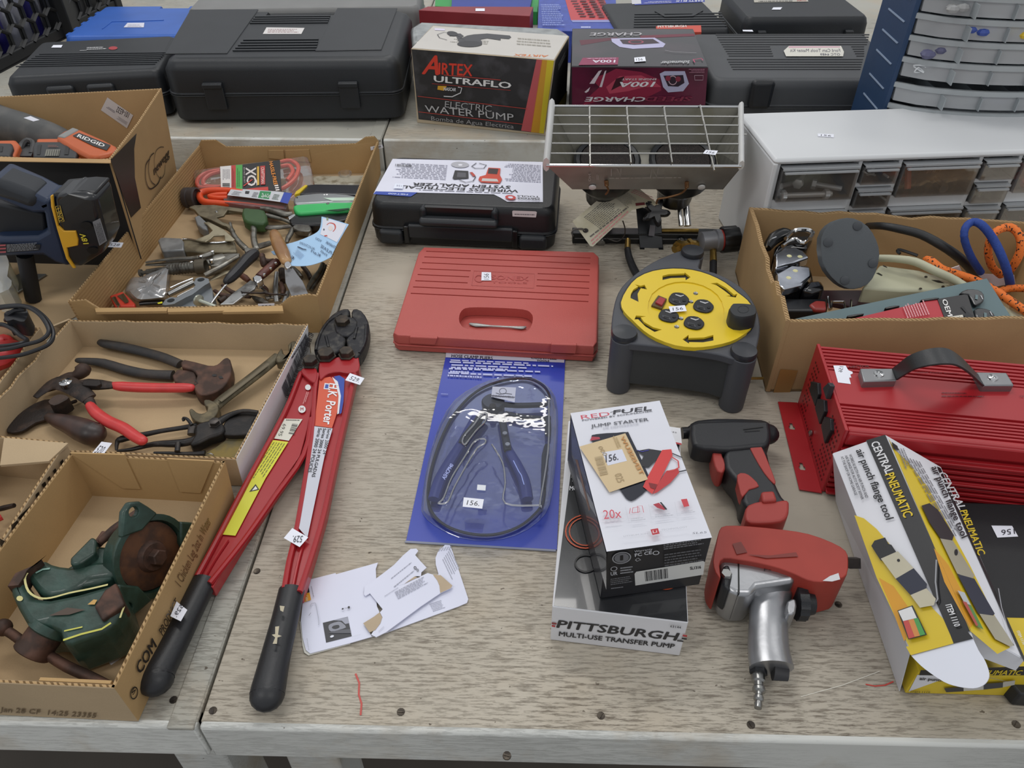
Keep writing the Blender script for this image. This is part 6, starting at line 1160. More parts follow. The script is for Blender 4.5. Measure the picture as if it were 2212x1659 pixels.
sticker(tr1, pl1_[0], k('P', '560,672 592,670 593,655 557,656'), '528', off=.0015); sticker(tr1, pl1_[2], k('P', '801,325 828,319 826,312 800,317'), '528', off=.006)
pst = Pl(W(230, 534, .078), W(262, 536, .078), W(262, 524, .083)); sticker(tr1, pst, k('A4', '730,1128 835,1132 852,1098 745,1092'), '528', off=.001)
# ---- pliers tray
tr2, R2, B2_, pl2_ = wallbox('pliers_tray', 'shallow cardboard tray of rusty pliers with a white printed side', k('P', '-100,965 510,993 666,700 150,690'), .05, .001, mats=[C2m, CARDW, C2m, C2m], prof={2: rough(18, .0015, 8), 3: rough(14, .002, 9), 0: rough(10, .001, 2)}, flare=.02)
a = Art(pl2_[1], .0008); a.bars(*k('A6', '1950,690 2110,240 1990,700'), 46, '#3a3a44'); a.bars(*k('A6', '1925,620 2090,250 1950,690'), 40, '#3a3a44', 5); a.fine(*k('A6', '1990,420 2090,260 2005,430'), 1, '#55555e'); a.done(tr2)
b = MB(); b.add([W(115, 705, .05), W(152, 690, .05), W(168, 722, .012), W(125, 760, .012)], [(0, 1, 2, 3)]); b.build('corner_flap', C2m, tr2, smooth=False, solid=.003)
sticker(tr2, Pl(W(200, 975, .05), W(235, 978, .05), W(240, 955, .035)), k('A6', '612,1090 685,1108 765,1002 693,992'), '520.', .12, off=.002)
# ---- vise tray
tr3, R3, B3_, pl3_ = wallbox('vise_tray', 'cardboard tray with printed sides holding the green bench vise', k('P', '-214,1466 247,1487 487,996 152,978'), .07, .001, mats=[C2m, C3m, C3m, C3m], flare=.03)
b = MB(); b.box(Fr(R3[0], R3[1] - R3[0]), .12, (R3[1] - R3[0]).length - .006, .0045, .0075, -.068, -.001); b.build('inner_flap', C3m, tr3, smooth=False)
for s in ('610,120 690,288 605,285 345,112', '820,140 1050,152 985,308 885,302'):
    b = MB(); b.pslab(k('A7', s), pl3_[2], .002, off=.005); b.build('inner_flap', C3m, tr3, smooth=False)
a = Art(pl3_[0], .0008); a.txt('Jan 28 CF  14:25 23355', *k('A7', '0,1382 470,1412 2,1360'), '#6a5436', .01); a.done(tr3)
a = Art(pl3_[1], .0008); a.txt('1 Chicken Leg 2oz In Water', *k('A7', '890,770 1040,450 860,740'), '#6e5534'); a.ell(*k('A7', '660,1290 672,1262 645,1275'), '#2a221a', inner=.8); a.txt('S', *k('A7', '655,1300 668,1275 645,1288'), '#2a221a', .02); a.txt('COM', *k('A7', '690,1200 770,1060 665,1160'), '#2a221a', .03); a.txt('PRODUCT', *k('A7', '800,1010 880,850 780,980'), '#3a2e20', .01); a.done(tr3)
sticker(tr3, PZ(.004), k('A7', '546,1153 650,1080 612,1035 507,1107'), '', off=.001); a = Art(PZ(.004), .0016); a.txt('529.', *k('A7', '632,1055 565,1100 620,1090'), INK); a.done(tr3, 'price_writing')
# ---- partly seen trays at the left edge
tr4, R4, B4_, pl4_ = wallbox('corner_tray', 'cardboard tray with black printed edge cut off at the left border', k('P', '-230,1190 -3,1183 143,955 -60,935'), .072, .001, mats=[C2m] * 4, flare=.02)
a = Art(pl4_[1], .0008)
for s in ('0,530 25,545 15,575 0,560', '55,465 85,440 100,465 60,490', '85,430 150,370 165,395 110,440', '175,315 190,300 195,320 180,335', '205,265 222,250 230,270 212,280', '232,235 245,222 250,238 238,248', '260,198 272,185 280,200 266,212', '295,155 308,140 315,158 300,170'): a.poly(k('A7', s), '#1c1a18')
a.done(tr4)
b = MB(); b.slab(k('A7', '20,35 320,60 335,62 240,150 0,170'), .074, .071); b.build('folded_flap', C2m, tr4, smooth=False)
b = MB(); b.ptube(k('A7', '-40,395,.03,5 20,380,.035,6 70,368,.04,5'), 8); o = b.build('iron_rod', IRON, None); o['label'] = 'end of dark iron rod inside the left corner tray'; o['category'] = 'rod'
b = MB(); b.ptube(k('A7', '-40,450,.02,6 10,425,.02,7'), 8); o = b.build('worn_red_tool', REDG, None); o['label'] = 'faded red tool end inside the left corner tray'; o['category'] = 'tool'
tr5, R5, B5_, pl5_ = wallbox('small_tray', 'cardboard tray with red tool and black cord at the left border', k('P', '-250,900 -40,880 88,708 -120,692'), .055, .001, mats=[C2m] * 4, prof={1: rough(9, .002, 4)}, flare=.02)
rt_ = T('red_power_tool', 'rounded red tool housing under the coiled black cord at left border', 'power tool', -10, 770, .006)
b = MB(); b.ptube(k('C6', '-120,620,.03,40 -40,600,.035,44 30,560,.035,42 80,510,.03,30'), 14, .6); b.ptube(k('C6', '-60,480,.04,20 40,440,.04,18 100,470,.035,12'), 12, .7); b.build('tool_housing', M('#b3292b', .4, var=.06), rt_)
b = MB()
for s in ('-60,110,.085,4 60,95,.09,4 200,90,.095,4 330,120,.095,4 440,200,.095,4 510,300,.09,4.5 530,400,.085,4.5 480,480,.08,4.5 350,540,.075,4.5 180,590,.07,4.5 -60,620,.065,4.5',
          '-60,130,.09,4 100,105,.095,4 260,105,.10,4 390,180,.10,4.5 470,290,.095,4.5 480,370,.09,4.5 400,440,.085,4.5 260,480,.08,4.5 100,520,.075,4.5 -60,540,.07,4.5',
          '-60,280,.075,4.5 40,285,.075,5 130,330,.075,5 200,390,.07,5 270,440,.07,5 200,470,.075,4.5 80,490,.07,4.5 -60,500,.065,4', '60,240,.07,5 90,180,.085,5 150,140,.09,5 250,130,.09,5'): b.ptube(k('C6', s), 8, sm=4)
b.slab(curve2(k('C6', '40,170 100,140 180,150 260,120 275,190 240,250 180,245 130,230 60,245'), 2), .085, .06)
o = b.build('black_power_cord', M('#1d1e22', .45), None); o['label'] = 'coiled black power cord with plug looping over the small tray'; o['category'] = 'cord'
# ================= rusty tools in the pliers tray =================
ZB = .005
def tool(name, label, cat, px, py, z=ZB, group=None): return T(name, label, cat, px, py, z, group)
def part(t, name, m, tubes=(), slabs=(), bev=.002, crop='A6', n=12, flat=.75, sm=3, re=False):
    b = MB()
    for s in tubes: b.ptube(k(crop, s), n, flat, sm=sm, round_end=re)
    for s, zt, zb in slabs: b.slab(k(crop, s) if isinstance(s, str) else s, zt, zb)
    return b.build(name, m, t, bevel=bev)
RUBD = M('#2b2a2b', .6, sc=40, h2='#3a332f', bump=.3, bsc=300)
t = tool('fence_pliers', 'big rusty fencing pliers with long black rubber handles', 'pliers', 330, 780)
part(t, 'handle', RUBD, ('680,310,.016,7 720,325,.016,10.5 850,350,.016,12 1000,385,.016,11.5 1120,420,.016,11.5 1230,465,.016,11',), bev=0)
part(t, 'handle', RUBD, ('520,435,.014,5 560,440,.014,8 700,455,.014,11 850,500,.014,12 1000,530,.014,12 1180,540,.014,13',), bev=0)
part(t, 'jaw_head', RUST, (), ((curve2(k('A6', '1255,430 1420,470 1480,465 1510,440 1540,418 1570,430 1582,500 1565,560 1520,620 1450,660 1370,675 1330,640 1320,600 1345,540 1310,500 1240,480'), 2), .026, .006), ('1175,540 1210,498 1330,505 1350,590 1310,615 1190,580', .022, .006)), bev=.003)
a = Art(PZ(.026), .0004); a.poly(k('A6', '1445,535 1475,530 1480,545 1455,548'), '#0c0a09'); a.poly(k('A6', '1490,545 1515,545 1525,560 1500,562'), '#0c0a09'); a.line(k('A6', '1330,570 1350,590 1315,610'), 2, '#15100d'); a.done(t, 'jaw_notches')
t = tool('hammer_head', 'small rusty ball hammer head beside the channel pliers', 'hammer', 170, 830)
part(t, 'head', RUST, ('575,490,.032,15 560,510,.032,17 540,530,.03,14 510,545,.028,11 470,560,.026,14 440,590,.024,20',), bev=0, n=18, flat=.9)
part(t, 'peen', RUST, ('430,585,.024,22 380,600,.02,17 330,625,.018,12 290,640,.016,8',), bev=0, n=8, flat=.6)
t = tool('channel_pliers', 'slip joint pliers with bright red dipped handles', 'pliers', 230, 850)
part(t, 'jaw', IRON, ('240,690,.028,7 300,640,.03,12 360,600,.033,18 430,590,.034,24 500,620,.033,21 560,660,.032,19 610,700,.030,16',), ((curve2(k('A6', '330,720 370,680 420,670 470,690 430,720 370,745'), 2), .035, .015),), bev=0, flat=.35)
part(t, 'lower_arm', IRON, ('520,600,.030,10 590,600,.030,16 680,605,.030,15 780,610,.029,9',), ('570,575 680,570 690,595 660,610 600,615 560,600', .038, .03) and (('570,572 682,570 690,595 660,612 560,605', .037, .03),), bev=.001, flat=.5)
part(t, 'lower_arm', IRON, ('590,690,.030,13 630,750,.028,9',), bev=0, flat=.5)
part(t, 'red_handle', REDG, ('778,608,.028,9 830,615,.028,12 950,622,.027,12.5 1100,625,.026,12 1250,625,.025,12 1300,625,.025,10',), bev=0, re=True, flat=.8)
part(t, 'red_handle', REDG, ('615,745,.028,10 660,800,.028,13 740,855,.028,13.5 840,900,.03,13.5 920,955,.031,13 970,985,.031,12',), bev=0, re=True, flat=.8)
b = MB(); b.lathe(W(*k('A6', '452,595')[0], .040), (0, 0, 1), [(.008, -.003), (.008, .003), (.0045, .004), (.004, .0)], 18); b.build('pivot_rivet', CHROME, t)
t = tool('round_knife', 'curved dark leather knife with stubby bulbous wooden handle', 'knife', 100, 910)
part(t, 'blade', IRON, (), ((curve2(k('A6', '45,925 60,880 120,810 200,750 270,715 340,700 420,735 480,715 520,700 515,715 440,740 400,790 340,830 240,860 180,900 120,925'), 2), .014, .010),), bev=.0012)
part(t, 'wooden_handle', M('#2c2220', .42, sc=25, h2='#453029'), ('335,825,.02,10 400,850,.021,17 480,875,.022,22 560,910,.023,27 620,935,.024,28 640,940,.024,26',), bev=0, re=True, flat=.85, n=20)
t = tool('spanner', 'heavy worn brass-coloured spanner with open jaw', 'wrench', 560, 820)
OLD = M('#57503f', .5, .55, sc=60, h2='#756a52', bump=.4, bsc=300)
part(t, 'shaft', OLD, ('1440,780,.018,14 1530,700,.019,14 1650,610,.021,13.5 1780,510,.024,13.5 1900,410,.027,13',), bev=0, flat=.55)
part(t, 'recessed_web', M('#6b6250', .55, .5), ('1500,715,.0265,6 1650,600,.0285,6 1830,460,.0325,6',), bev=0, flat=.3)
part(t, 'jaw', OLD, (), ((curve2(k('A6', '1390,710 1430,705 1490,740 1480,800 1430,850 1360,860 1310,830 1290,780 1310,765 1340,790 1375,800 1410,785 1415,750 1400,745'), 2), .026, .010),), bev=.003)
part(t, 'jaw', OLD, (), ((curve2(k('A6', '1880,420 1920,350 1935,390 1975,400 1965,330 2010,300 2025,330 1985,380 1960,420 1900,450'), 2), .034, .02),), bev=.003)
t = tool('pruning_shears', 'dark iron pruning shears with curved blade', 'shears', 420, 930)
SH = M('#242222', .42, .5, sc=50, h2='#332e2b', bump=.2, bsc=300)
part(t, 'blade', SH, (), ((curve2(k('A6', '1510,930 1530,860 1590,810 1680,785 1760,785 1785,800 1740,830 1720,880 1720,930 1640,945 1550,945'), 2), .026, .018),), bev=.002)
part(t, 'blade_back', SH, ('1480,870,.026,11 1560,815,.028,7 1660,782,.03,5 1760,790,.03,4',), bev=0)
part(t, 'pivot_plate', SH, (), ((curve2(k('A6', '1330,880 1400,850 1480,845 1530,880 1520,930 1430,960 1350,1000 1290,1010 1330,940'), 2), .03, .014),), bev=.003)
part(t, 'handle', SH, ('1350,880,.018,7 1230,900,.018,6 1100,920,.018,6 980,945,.018,7 830,975,.018,9 800,1000,.016,5 795,1050,.012,3',), bev=0)
part(t, 'handle', SH, ('1400,950,.022,9 1300,990,.02,10 1200,1005,.02,10 1050,1010,.018,7 900,1045,.016,5 800,1055,.014,3',), bev=0)
part(t, 'catch', SH, ('1310,880,.03,4 1280,840,.032,3.5 1250,830,.032,3 1255,850,.03,3',), bev=0); part(t, 'stop_peg', SH, ('1215,1000,.026,6 1210,1060,.024,6',), bev=0)
b = MB(); hexbolt(b, W(*k('A6', '1467,870')[0], .030), .0065, .006); b.build('pivot_bolt', DSTEEL, t)
b = MB(); b.tube([W(*k('A6', '1318,895')[0], .024), W(*k('A6', '1312,945')[0], .02)], .006, 12); b.build('volute_spring', DSTEEL, t)
t = tool('grass_shears', 'worn shears with yellowed flat blade at the front of the pliers tray', 'shears', 470, 970)
part(t, 'blade', M('#5c543c', .55, .3, sc=30, h2='#7d6a33'), (), ((curve2(k('A6', '1380,1085 1470,1030 1560,970 1640,958 1700,990 1650,1060 1600,1100 1500,1100'), 2), .018, .012),), bev=.001)
part(t, 'handle', SH, ('1400,1070,.02,7 1300,1075,.02,5 1150,1070,.02,4 1050,1068,.02,3',), bev=0); part(t, 'wire_loop', CHROME, ('1415,1080,.024,2 1440,1075,.026,2 1460,1090,.022,2',), bev=0, n=6)

# ================= bench vise =================
VG = M('#24392f', .42, sc=60, h2='#2f4a41', lo=.4, hi=.7, bump=.45, bsc=160, coat=.2); YL = M('#c9c184', .6, sc=60)
t = tool('bench_vise', 'dark green bench vise with chipped cream paint lines and rusty screw', 'vise', 200, 1230)
c = W(*k('A7', '700,610')[0], .045); ax = V((.80, -.32, .30)).normalized()
rs = .038
b = MB(); b.lathe(c - ax * .014, ax, [(rs * .55, -.002), (rs * .9, 0), (rs, .006), (rs * 1.02, .020), (rs * 1.14, .028), (rs * 1.14, .032), (rs * .98, .032), (rs * .95, .024), (rs * .2, .022)], 36); sb = b.build('swivel_base', VG, t)
b = MB(); b.lathe(c + ax * .010, ax, [(rs * .94, 0), (rs * .92, .003), (rs * .6, .005), (.001, .006)], 28); b.build('rusty_clamp_plate', M('#40291d', .75, sc=50, h2='#5d3a22', bump=.3, bsc=200), t)
b = MB(); b.lathe(c + ax * .015, ax, [(.017, 0), (.014, .006), (.011, .006)], 20); hexbolt(b, c + ax * .02, .0085, .010, ax); b.build('clamp_bolt', RUST, t)
up_ = (V((0, 0, 1)) - ax * ax.z).normalized(); sd_ = ax.cross(up_)
for s_, ang in ((1, 12), (1, 112), (1, 250)):
    d = up_ * math.cos(math.radians(ang)) - sd_ * math.sin(math.radians(ang)); e = ax.cross(d); cc = c + ax * .012 + d * rs * 1.0
    P = [cc - e * .022, cc - e * .016 + d * .012, cc - e * .010 + d * .022, cc + d * .027, cc + e * .010 + d * .022, cc + e * .016 + d * .012, cc + e * .022, cc - d * .006]
    b = MB(); b.prism(P, ax * .008); lg = b.build('mounting_lug', VG, t, bevel=.002)
    h = MB(); h.lathe(cc + d * .016 - ax * .01, ax, [(.005, 0), (.005, .03)], 14); cut(lg, h)
part(t, 'slide_beam', VG, (), ((k('A7', '300,690 380,640 420,560 560,570 600,700 480,750 380,770'), .058, .012),), bev=.004, crop='A7')
part(t, 'anvil_block', VG, (), ((k('A7', '340,628 450,518 472,530 470,600 390,655 345,660'), .068, .04),), bev=.003, crop='A7')
part(t, 'rear_jaw', VG, (), ((curve2(k('A7', '130,690 205,632 250,650 350,668 480,640 570,650 575,710 440,730 380,775 290,805 210,805 150,745'), 2), .060, .01),), bev=.006, crop='A7')
part(t, 'front_jaw', VG, (), ((k('A7', '38,770 110,700 120,760 165,815 250,825 380,800 535,755 580,740 618,862 545,965 310,1052 290,975 225,945 150,965 120,930 80,860'), .066, .012),), bev=.007, crop='A7')
part(t, 'jaw_insert', RUST, (), ((k('A7', '462,862 515,780 570,745 612,850 500,930'), .071, .05),), bev=.002, crop='A7'); part(t, 'jaw_insert', RUST, (), ((k('A7', '36,765 75,700 180,655 205,632 130,690 118,715 90,760'), .069, .05),), bev=.002, crop='A7')
a = Art(PZ(.066), .0006)
a.line(curve2(k('A7', '530,757 440,778 340,798 250,822 190,822 140,790 122,730 135,700'), 3, False), 4.5, YL); a.ell(*k('A7', '97,825 113,825 97,838'), YL); a.line(k('A7', '310,1030 400,1000 500,975 545,945'), 5, M('#c2bf55', .6, sc=60)); a.line(k('A7', '315,985 405,965'), 3.5, M('#c2bf55', .6, sc=60)); a.line(k('A7', '610,865 600,890 590,920'), 4, YL); a.poly(k('A7', '240,910 330,870 420,880 340,905'), '#4a3b30'); a.poly(k('A7', '430,855 460,830 478,832 465,855'), '#c29a55'); a.done(t, 'paint_lines')
a = Art(PZ(.0602), .0006); a.line(k('A7', '175,700 210,682 245,678'), 4.5, '#7fa094'); a.done(t, 'pale_chip')
for s in ('640,740 660,700 720,740 735,790 700,810', '668,655 685,650 690,700 672,690'):
    b = MB(); b.slab(k('A7', s), .062, .055); 
P = k('A7', '232,985,.045,36 200,1040,.043,37 168,1085,.041,37 150,1105,.040,34')
p0 = W(*k('A7', '240,975')[0], .046); p1 = W(*k('A7', '152,1100')[0], .034); d_ = (p1 - p0).normalized(); L = (p1 - p0).length
b = MB(); b.lathe(p0, d_, [(.0165, 0), (.0165, L * .75), (.0175, L * .8), (.0175, L - .001), (.0165, L), (.002, L + .0006)], 28); b.build('screw_hub', RUST, t)
b = MB(); b.lathe(p0 - d_ * .002, d_, [(.020, -.004), (.020, .004), (.017, .006)], 24); b.build('hub_collar', VG, t)
part(t, 'handle_bar', RUST, ('0,965,.035,11 60,1000,.034,10.5 130,1050,.034,10.5 230,1100,.032,11 330,1160,.030,12 440,1210,.026,12 555,1268,.020,12',), bev=0, crop='A7', flat=1, n=14)
b = MB(); b.ball(W(*k('A7', '15,968')[0], .036), .0085, 14); b.build('handle_knob', RUST, t)
part(t, 'lead_screw', RUST, ('440,745,.03,12 380,770,.03,12 340,800,.03,10',), bev=0, crop='A7', flat=1)
part(t, 'lock_lever', RUST, ('500,540,.062,9 560,490,.066,11 620,450,.07,12 690,395,.072,9',), bev=0, crop='A7', flat=1, re=True); part(t, 'lock_lever_knob', RUST, ('480,560,.06,9 520,510,.06,11',), bev=0, crop='A7', flat=1)
# ================= printed shipping box, drill parts and saw =================
nb, Rn, Bn, pln = wallbox('shipping_box', 'tall open black and tan cardboard box holding orange tools', k('P', '-150,335 239,344 349,191 -150,216'), .2, .001, t=.004, mats=[M('#1b1a1b', .7, var=.1), CARD, CARD, CARD], prof={0: [(0, 0), (.5, -.002), (.9, -.003), (1, 0)], 1: [(0, 0), (.5, -.004), (1, 0)]}, flare=.10)
b = MB(); b.add([W(-150, 336, .2), W(239, 344, .2), W(239, 352, .2), W(-150, 345, .2)], [(0, 1, 2, 3)]); b.build('tan_rim', CARD, nb, smooth=False, solid=.001)
a = Art(pln[1], .0008); a.poly(k('A4', '762,530 942,345 925,450 930,650 972,858 905,925'), '#1b1a1b')
a.txt('newegg', *k('A4', '1064,632 1168,498 1058,572'), '#231d17', .02)
a.line(curve2(k('A4', '1130,440 1105,440 1075,470 1065,540 1080,620 1110,655 1135,620 1140,560'), 3, False), 1.6, '#231d17'); a.line(curve2(k('A4', '1062,480 1035,510 1025,590 1040,670 1070,700'), 3, False), 2.6, '#231d17'); a.line(curve2(k('A4', '1035,520 1008,560 1005,650 1020,710 1045,727 1090,690 1110,640'), 3, False), 3.2, '#231d17'); a.done(nb)
a = Art(pln[3] if False else pln[2], .005); a.poly(k('A4', '740,97 918,220 875,310 695,185'), '#cfc8c4'); a.txt('101-6532', *k('A4', '895,205 812,160 880,240'), '#3a3638', .01); a.fine(*k('A4', '870,285 800,240 880,265'), 3, '#9a9496'); a.fine(*k('A4', '790,205 730,165 795,190'), 2, '#77727a'); a.done(nb, 'address_label')
vt = T('vacuum_hose', 'dark grey dusty tube with white label inside the shipping box', 'hose', 30, 250, .1)
b = MB(); b.ptube(k('A4', '-150,230,.16,44 0,290,.16,42 150,330,.155,40 330,380,.15,36 450,420,.14,30'), 20, 1); b.build('hose_body', M('#4a4b4b', .6, sc=30, h2='#5a5957'), vt)
P_ = Pl(W(60, 255, .195), W(80, 262, .195), W(60, 245, .2)); sticker(vt, P_, k('A4', '163,238 230,262 273,252 210,225'), '', off=.001)
og = M('#c05a26', .42, var=.08); dg = M('#2d2e30', .5)
d1 = T('orange_radio', 'orange and black power tool body with white lettering in the shipping box', 'power tool', 190, 310, .1)
part(d1, 'orange_shell', og, (), ((curve2(k('A4', '390,360 500,305 620,345 800,430 790,470 690,500 600,500 420,400'), 2), .188, .13),), bev=.005, crop='A4')
part(d1, 'grey_trim', M('#8a8a88', .5), (), ((k('A4', '390,362 500,300 545,315 440,372'), .19, .15),), bev=.003, crop='A4')
pn = PZ(.1885); a = Art(pn, .0006); a.poly(k('A4', '500,360 545,340 762,425 735,462 640,430'), '#1c1b1c'); a.txt('RIDGID', *k('A4', '530,368 712,440 545,350'), '#e2dfdc', .05); a.done(d1)
d2 = T('battery_charger', 'orange battery charger with dark grey slotted face at the front of the shipping box', 'charger', 110, 335, .1)
part(d2, 'orange_shell', og, (), ((k('A4', '250,378 520,375 600,385 650,420 690,505 520,515 230,505'), .178, .12),), bev=.004, crop='A4')
part(d2, 'slotted_face', dg, (), ((k('A4', '240,400 535,400 552,440 520,512 225,505 222,440'), .184, .15),), bev=.003, crop='A4')
a = Art(PZ(.184), .0006); a.poly(k('A4', '258,425 285,420 275,490 252,490'), '#0c0c0d'); a.poly(k('A4', '455,415 480,415 470,490 440,490'), '#0c0c0d'); a.poly(k('A4', '320,455 415,455 405,500 308,500'), '#77756a')
for i in range(6): a.line(k('A4', f'{330+i*15},458 {322+i*15},498'), 1.2, '#2a2a28')
a.fine(*k('A4', '330,438 405,438 330,420'), 2, '#77463a'); a.done(d2)
d3 = T('battery_charger', 'second orange tool with dark face at the left border of the shipping box', 'charger', 10, 330, .1)
part(d3, 'orange_shell', og, (), ((k('A4', '-60,390 110,388 135,420 100,500 -60,500'), .178, .12),), bev=.004, crop='A4')
part(d3, 'dark_face', dg, (), ((k('A4', '-60,408 80,410 88,440 65,500 -60,500'), .184, .15),), bev=.003, crop='A4'); a = Art(PZ(.184), .0006); a.poly(k('A4', '0,432 20,432 15,470 0,472'), '#0c0c0d'); a.done(d3)
b = MB(); b.ptube(k('A4', '130,480,.165,6 150,430,.17,7 190,395,.175,7 230,420,.17,6 215,490,.165,6'), 8); b.slab(k('A4', '130,470 220,400 240,440 215,500 120,500'), .168, .12); o = b.build('cord_bundle', M('#3a3a3b', .5), None); o['label'] = 'dark cord bundle between the two orange tools in the shipping box'; o['category'] = 'cord'
# saw
b = MB(); b.slab(k('P', '-120,560 300,560 250,640 130,700 60,780 -120,900'), .0016, .0004); o = b.build('cardboard_sheet', CARDL, None, smooth=False); o['label'] = 'flat tan cardboard sheet on the table under the navy saw'; o['category'] = 'cardboard'
def vs(t, name, m, s, y, dep, bev=.004, crop='A4', cv=0):
    pts = k(crop, s); pts = curve2(pts, 2) if cv else pts
    b = MB(); b.prism([WY(p[0], p[1], y) for p in pts], (0, dep, 0)); return b.build(name, m, t, bevel=bev)
NV = M('#1a2a45', .45, var=.1, bump=.1, bsc=500); YW = M('#dba52a', .4)
ys_ = .985
t = thing('cordless_saw', 'navy cordless saw with black and yellow 18 volt battery', 'saw', (W(60, 600).x, ys_ + .03, .001))
vs(t, 'top_handle', NV, '-60,640 60,690 180,740 300,800 345,800 360,900 290,900 230,900 120,860 -60,790', ys_, .05, .01)
vs(t, 'grip_overlay', M('#262a30', .6, bump=.1, bsc=500), '-60,650 60,700 180,745 270,800 230,880 100,830 -60,780', ys_ - .004, .05, .01)
vs(t, 'rear_housing', NV, '240,830 345,790 400,1000 460,1200 480,1270 380,1240 300,1190 -60,1200 -60,1070 250,1060 320,1020 300,900', ys_, .05, .006)
vs(t, 'motor_housing', M('#15181e', .6), '-60,820 300,900 320,1030 -60,1080', ys_ + .02, .03, .004)
vs(t, 'battery', M('#17191d', .35, coat=.3), '362,775 470,765 470,765 575,765 660,780 690,920 735,1090 700,1180 560,1270 490,1270 440,1180 400,1000', ys_ - .012, .055, .008)
vs(t, 'battery_top', M('#101114', .3), '350,770 380,762 560,745 660,752 660,785 400,800', ys_ - .005, .05, .005)
vs(t, 'yellow_band', YW, '345,778 362,772 372,860 400,985 440,1020 520,1020 537,1080 535,1120 460,1135 470,1200 520,1277 500,1275 455,1210 420,1100 390,1000 350,850', ys_ - .0145, .004, .001)
pv = Pl((0, ys_ - .0125, 0), (1, ys_ - .0125, 0), (0, ys_ - .0125, 1)); a = Art(pv, .0006)
a.txt('18V', *k('A4', '612,1105 585,1035 575,1108'), '#d8c63e', .04); a.line(k('A4', '382,850 412,842 442,950 410,962 382,850'), 1.3, '#c9a83a'); a.txt('ONE+', *k('A4', '436,945 415,850 405,955'), '#c9a83a', .01)
a.poly(curve2(k('A4', '552,970 590,955 625,965 632,990 600,1005 565,1000'), 2), '#050506'); a.poly(curve2(k('A4', '595,1145 640,1130 672,1140 675,1165 630,1178'), 2), '#050506'); a.poly(k('A4', '638,955 690,930 738,1085 685,1120'), M('#77787c', .4)); a.fine(*k('A4', '690,1105 648,965 730,1080'), 5, '#3a3a3e'); a.done(t, 'battery_print')
pv2 = Pl((0, ys_ - .0005, 0), (1, ys_ - .0005, 0), (0, ys_ - .0005, 1)); a = Art(pv2, .0008); a.poly(k('A4', '0,1105 280,1110 270,1150 0,1170'), '#14181f'); a.fine(*k('A4', '50,1160 270,1145 45,1108'), 6, '#8a8d94'); a.polys([k('A4', s) for s in ('0,1112 40,1110 38,1122 0,1124', '0,1134 42,1132 40,1144 0,1146', '0,1158 42,1156 40,1168 0,1170')], '#a8545c'); a.done(t, 'warning_label')
b = MB(); b.slab(k('A4', '-60,1470 60,1468 110,1445 320,1312 130,1310 60,1340 -60,1400'), .006, .002); b.build('saw_shoe', M('#8f8f8c', .4, .7), t, bevel=.001)
b = MB(); b.slab(curve2(k('A4', '-60,1150 10,1140 45,1190 62,1250 50,1330 80,1360 60,1420 -60,1430'), 2), .05, .012); b.build('blade_guard', clear_mat('guard', '#e8e0b8', gl=.1, haze=.45), t)
b = MB(); b.tube([W(*k('A4', '75,1385')[0], .02), W(*k('A4', '72,1400')[0], .006)], .006, 10); b.build('guard_bolt', STEEL, t)
b = MB(); P0 = WY(*k('A4', '170,1180')[0], ys_ + .02); b.tube([P0, V((P0.x - .02, P0.y, .005))], .012, 10); b.build('shoe_post', M('#15181e', .6), t)
a = Art(PZ(.006)); a.poly(k('A4', '10,1240 70,1235 60,1262 5,1265'), '#c9bb4a')
# ================= hand tools crowded in the tool tray =================
ORG = M('#e5542c', .35, var=.06); GRN = M('#3cb765', .4, var=.05); GAL = M('#8f8d86', .38, .85, sc=60, h2='#6f6a60', bump=.2, bsc=300); OLDS = M('#77756e', .4, .8, sc=50, h2='#55504a', bump=.2, bsc=300); TANM = M('#857c66', .45, .6, sc=50, h2='#6c6350')
# clear bag with orange cord
t = tool('cord_package', 'clear bag of orange cord with black, green and red label in tool tray', 'package', 545, 385)
pk_ = Pl(W(*k('C3', '200,540')[0], .03), W(*k('C3', '1140,560')[0], .03), W(*k('C3', '640,270')[0], .048))
b = MB(); b.pslab(k('C3', '185,340 640,275 1110,225 1380,185 1430,195 1455,250 1475,330 1470,490 1300,600 1140,565 720,550 240,545 190,430'), pk_, .022, off=.001); b.build('clear_bag', CLEAR, t, bevel=.002)
b = MB()
for s in ('480,340 330,370 240,440 250,520 400,530 700,500 1100,530', '480,355 370,390 300,450 320,510 480,520', '1135,250 1240,235 1330,300 1300,420 1220,500 1140,545', '1140,300 1230,290 1270,360 1210,450'):
    b.tube([pk_.at(p[0], p[1], -.009) for p in k('C3', s)], .0042, 8, sm=4)
b.build('orange_cord', M('#d9573e', .4), t)
a = Art(pk_, .0016); a.poly(k('C3', '480,300 600,290 602,540 490,540'), '#d9d5d3'); a.fine(*k('C3', '510,330 510,450 590,330'), 5, '#77727a'); a.bars(*k('C3', '505,480 505,530 585,480'), 12, '#2a2a2e'); a.poly(k('C3', '600,290 650,285 650,543 604,541'), '#b5342f'); a.poly(k('C3', '650,285 722,280 724,545 652,543'), '#4aa04a'); a.poly(k('C3', '722,280 1128,228 1145,562 722,548'), '#1d1b1c')
a.fine(*k('C3', '612,520 612,310 640,520'), 2, '#7d1c1a'); a.fine(*k('C3', '665,520 665,310 700,520'), 2, '#2f6e30')
a.txt('X', *k('C3', '868,312 868,395 760,312'), '#d4cdc9', .05); a.txt('Q', *k('C3', '870,395 870,510 770,395'), '#d4cdc9', .02); a.line(k('C3', '735,512 830,440'), 3, '#c43a30'); a.poly(k('C3', '880,300 903,298 905,500 882,503'), '#c9a03a'); a.poly(k('C3', '915,295 968,290 970,495 920,498'), '#b5342f'); a.txt('CRAFTSMAN', *k('C3', '925,310 928,485 958,308'), '#e6c9c4', .01)
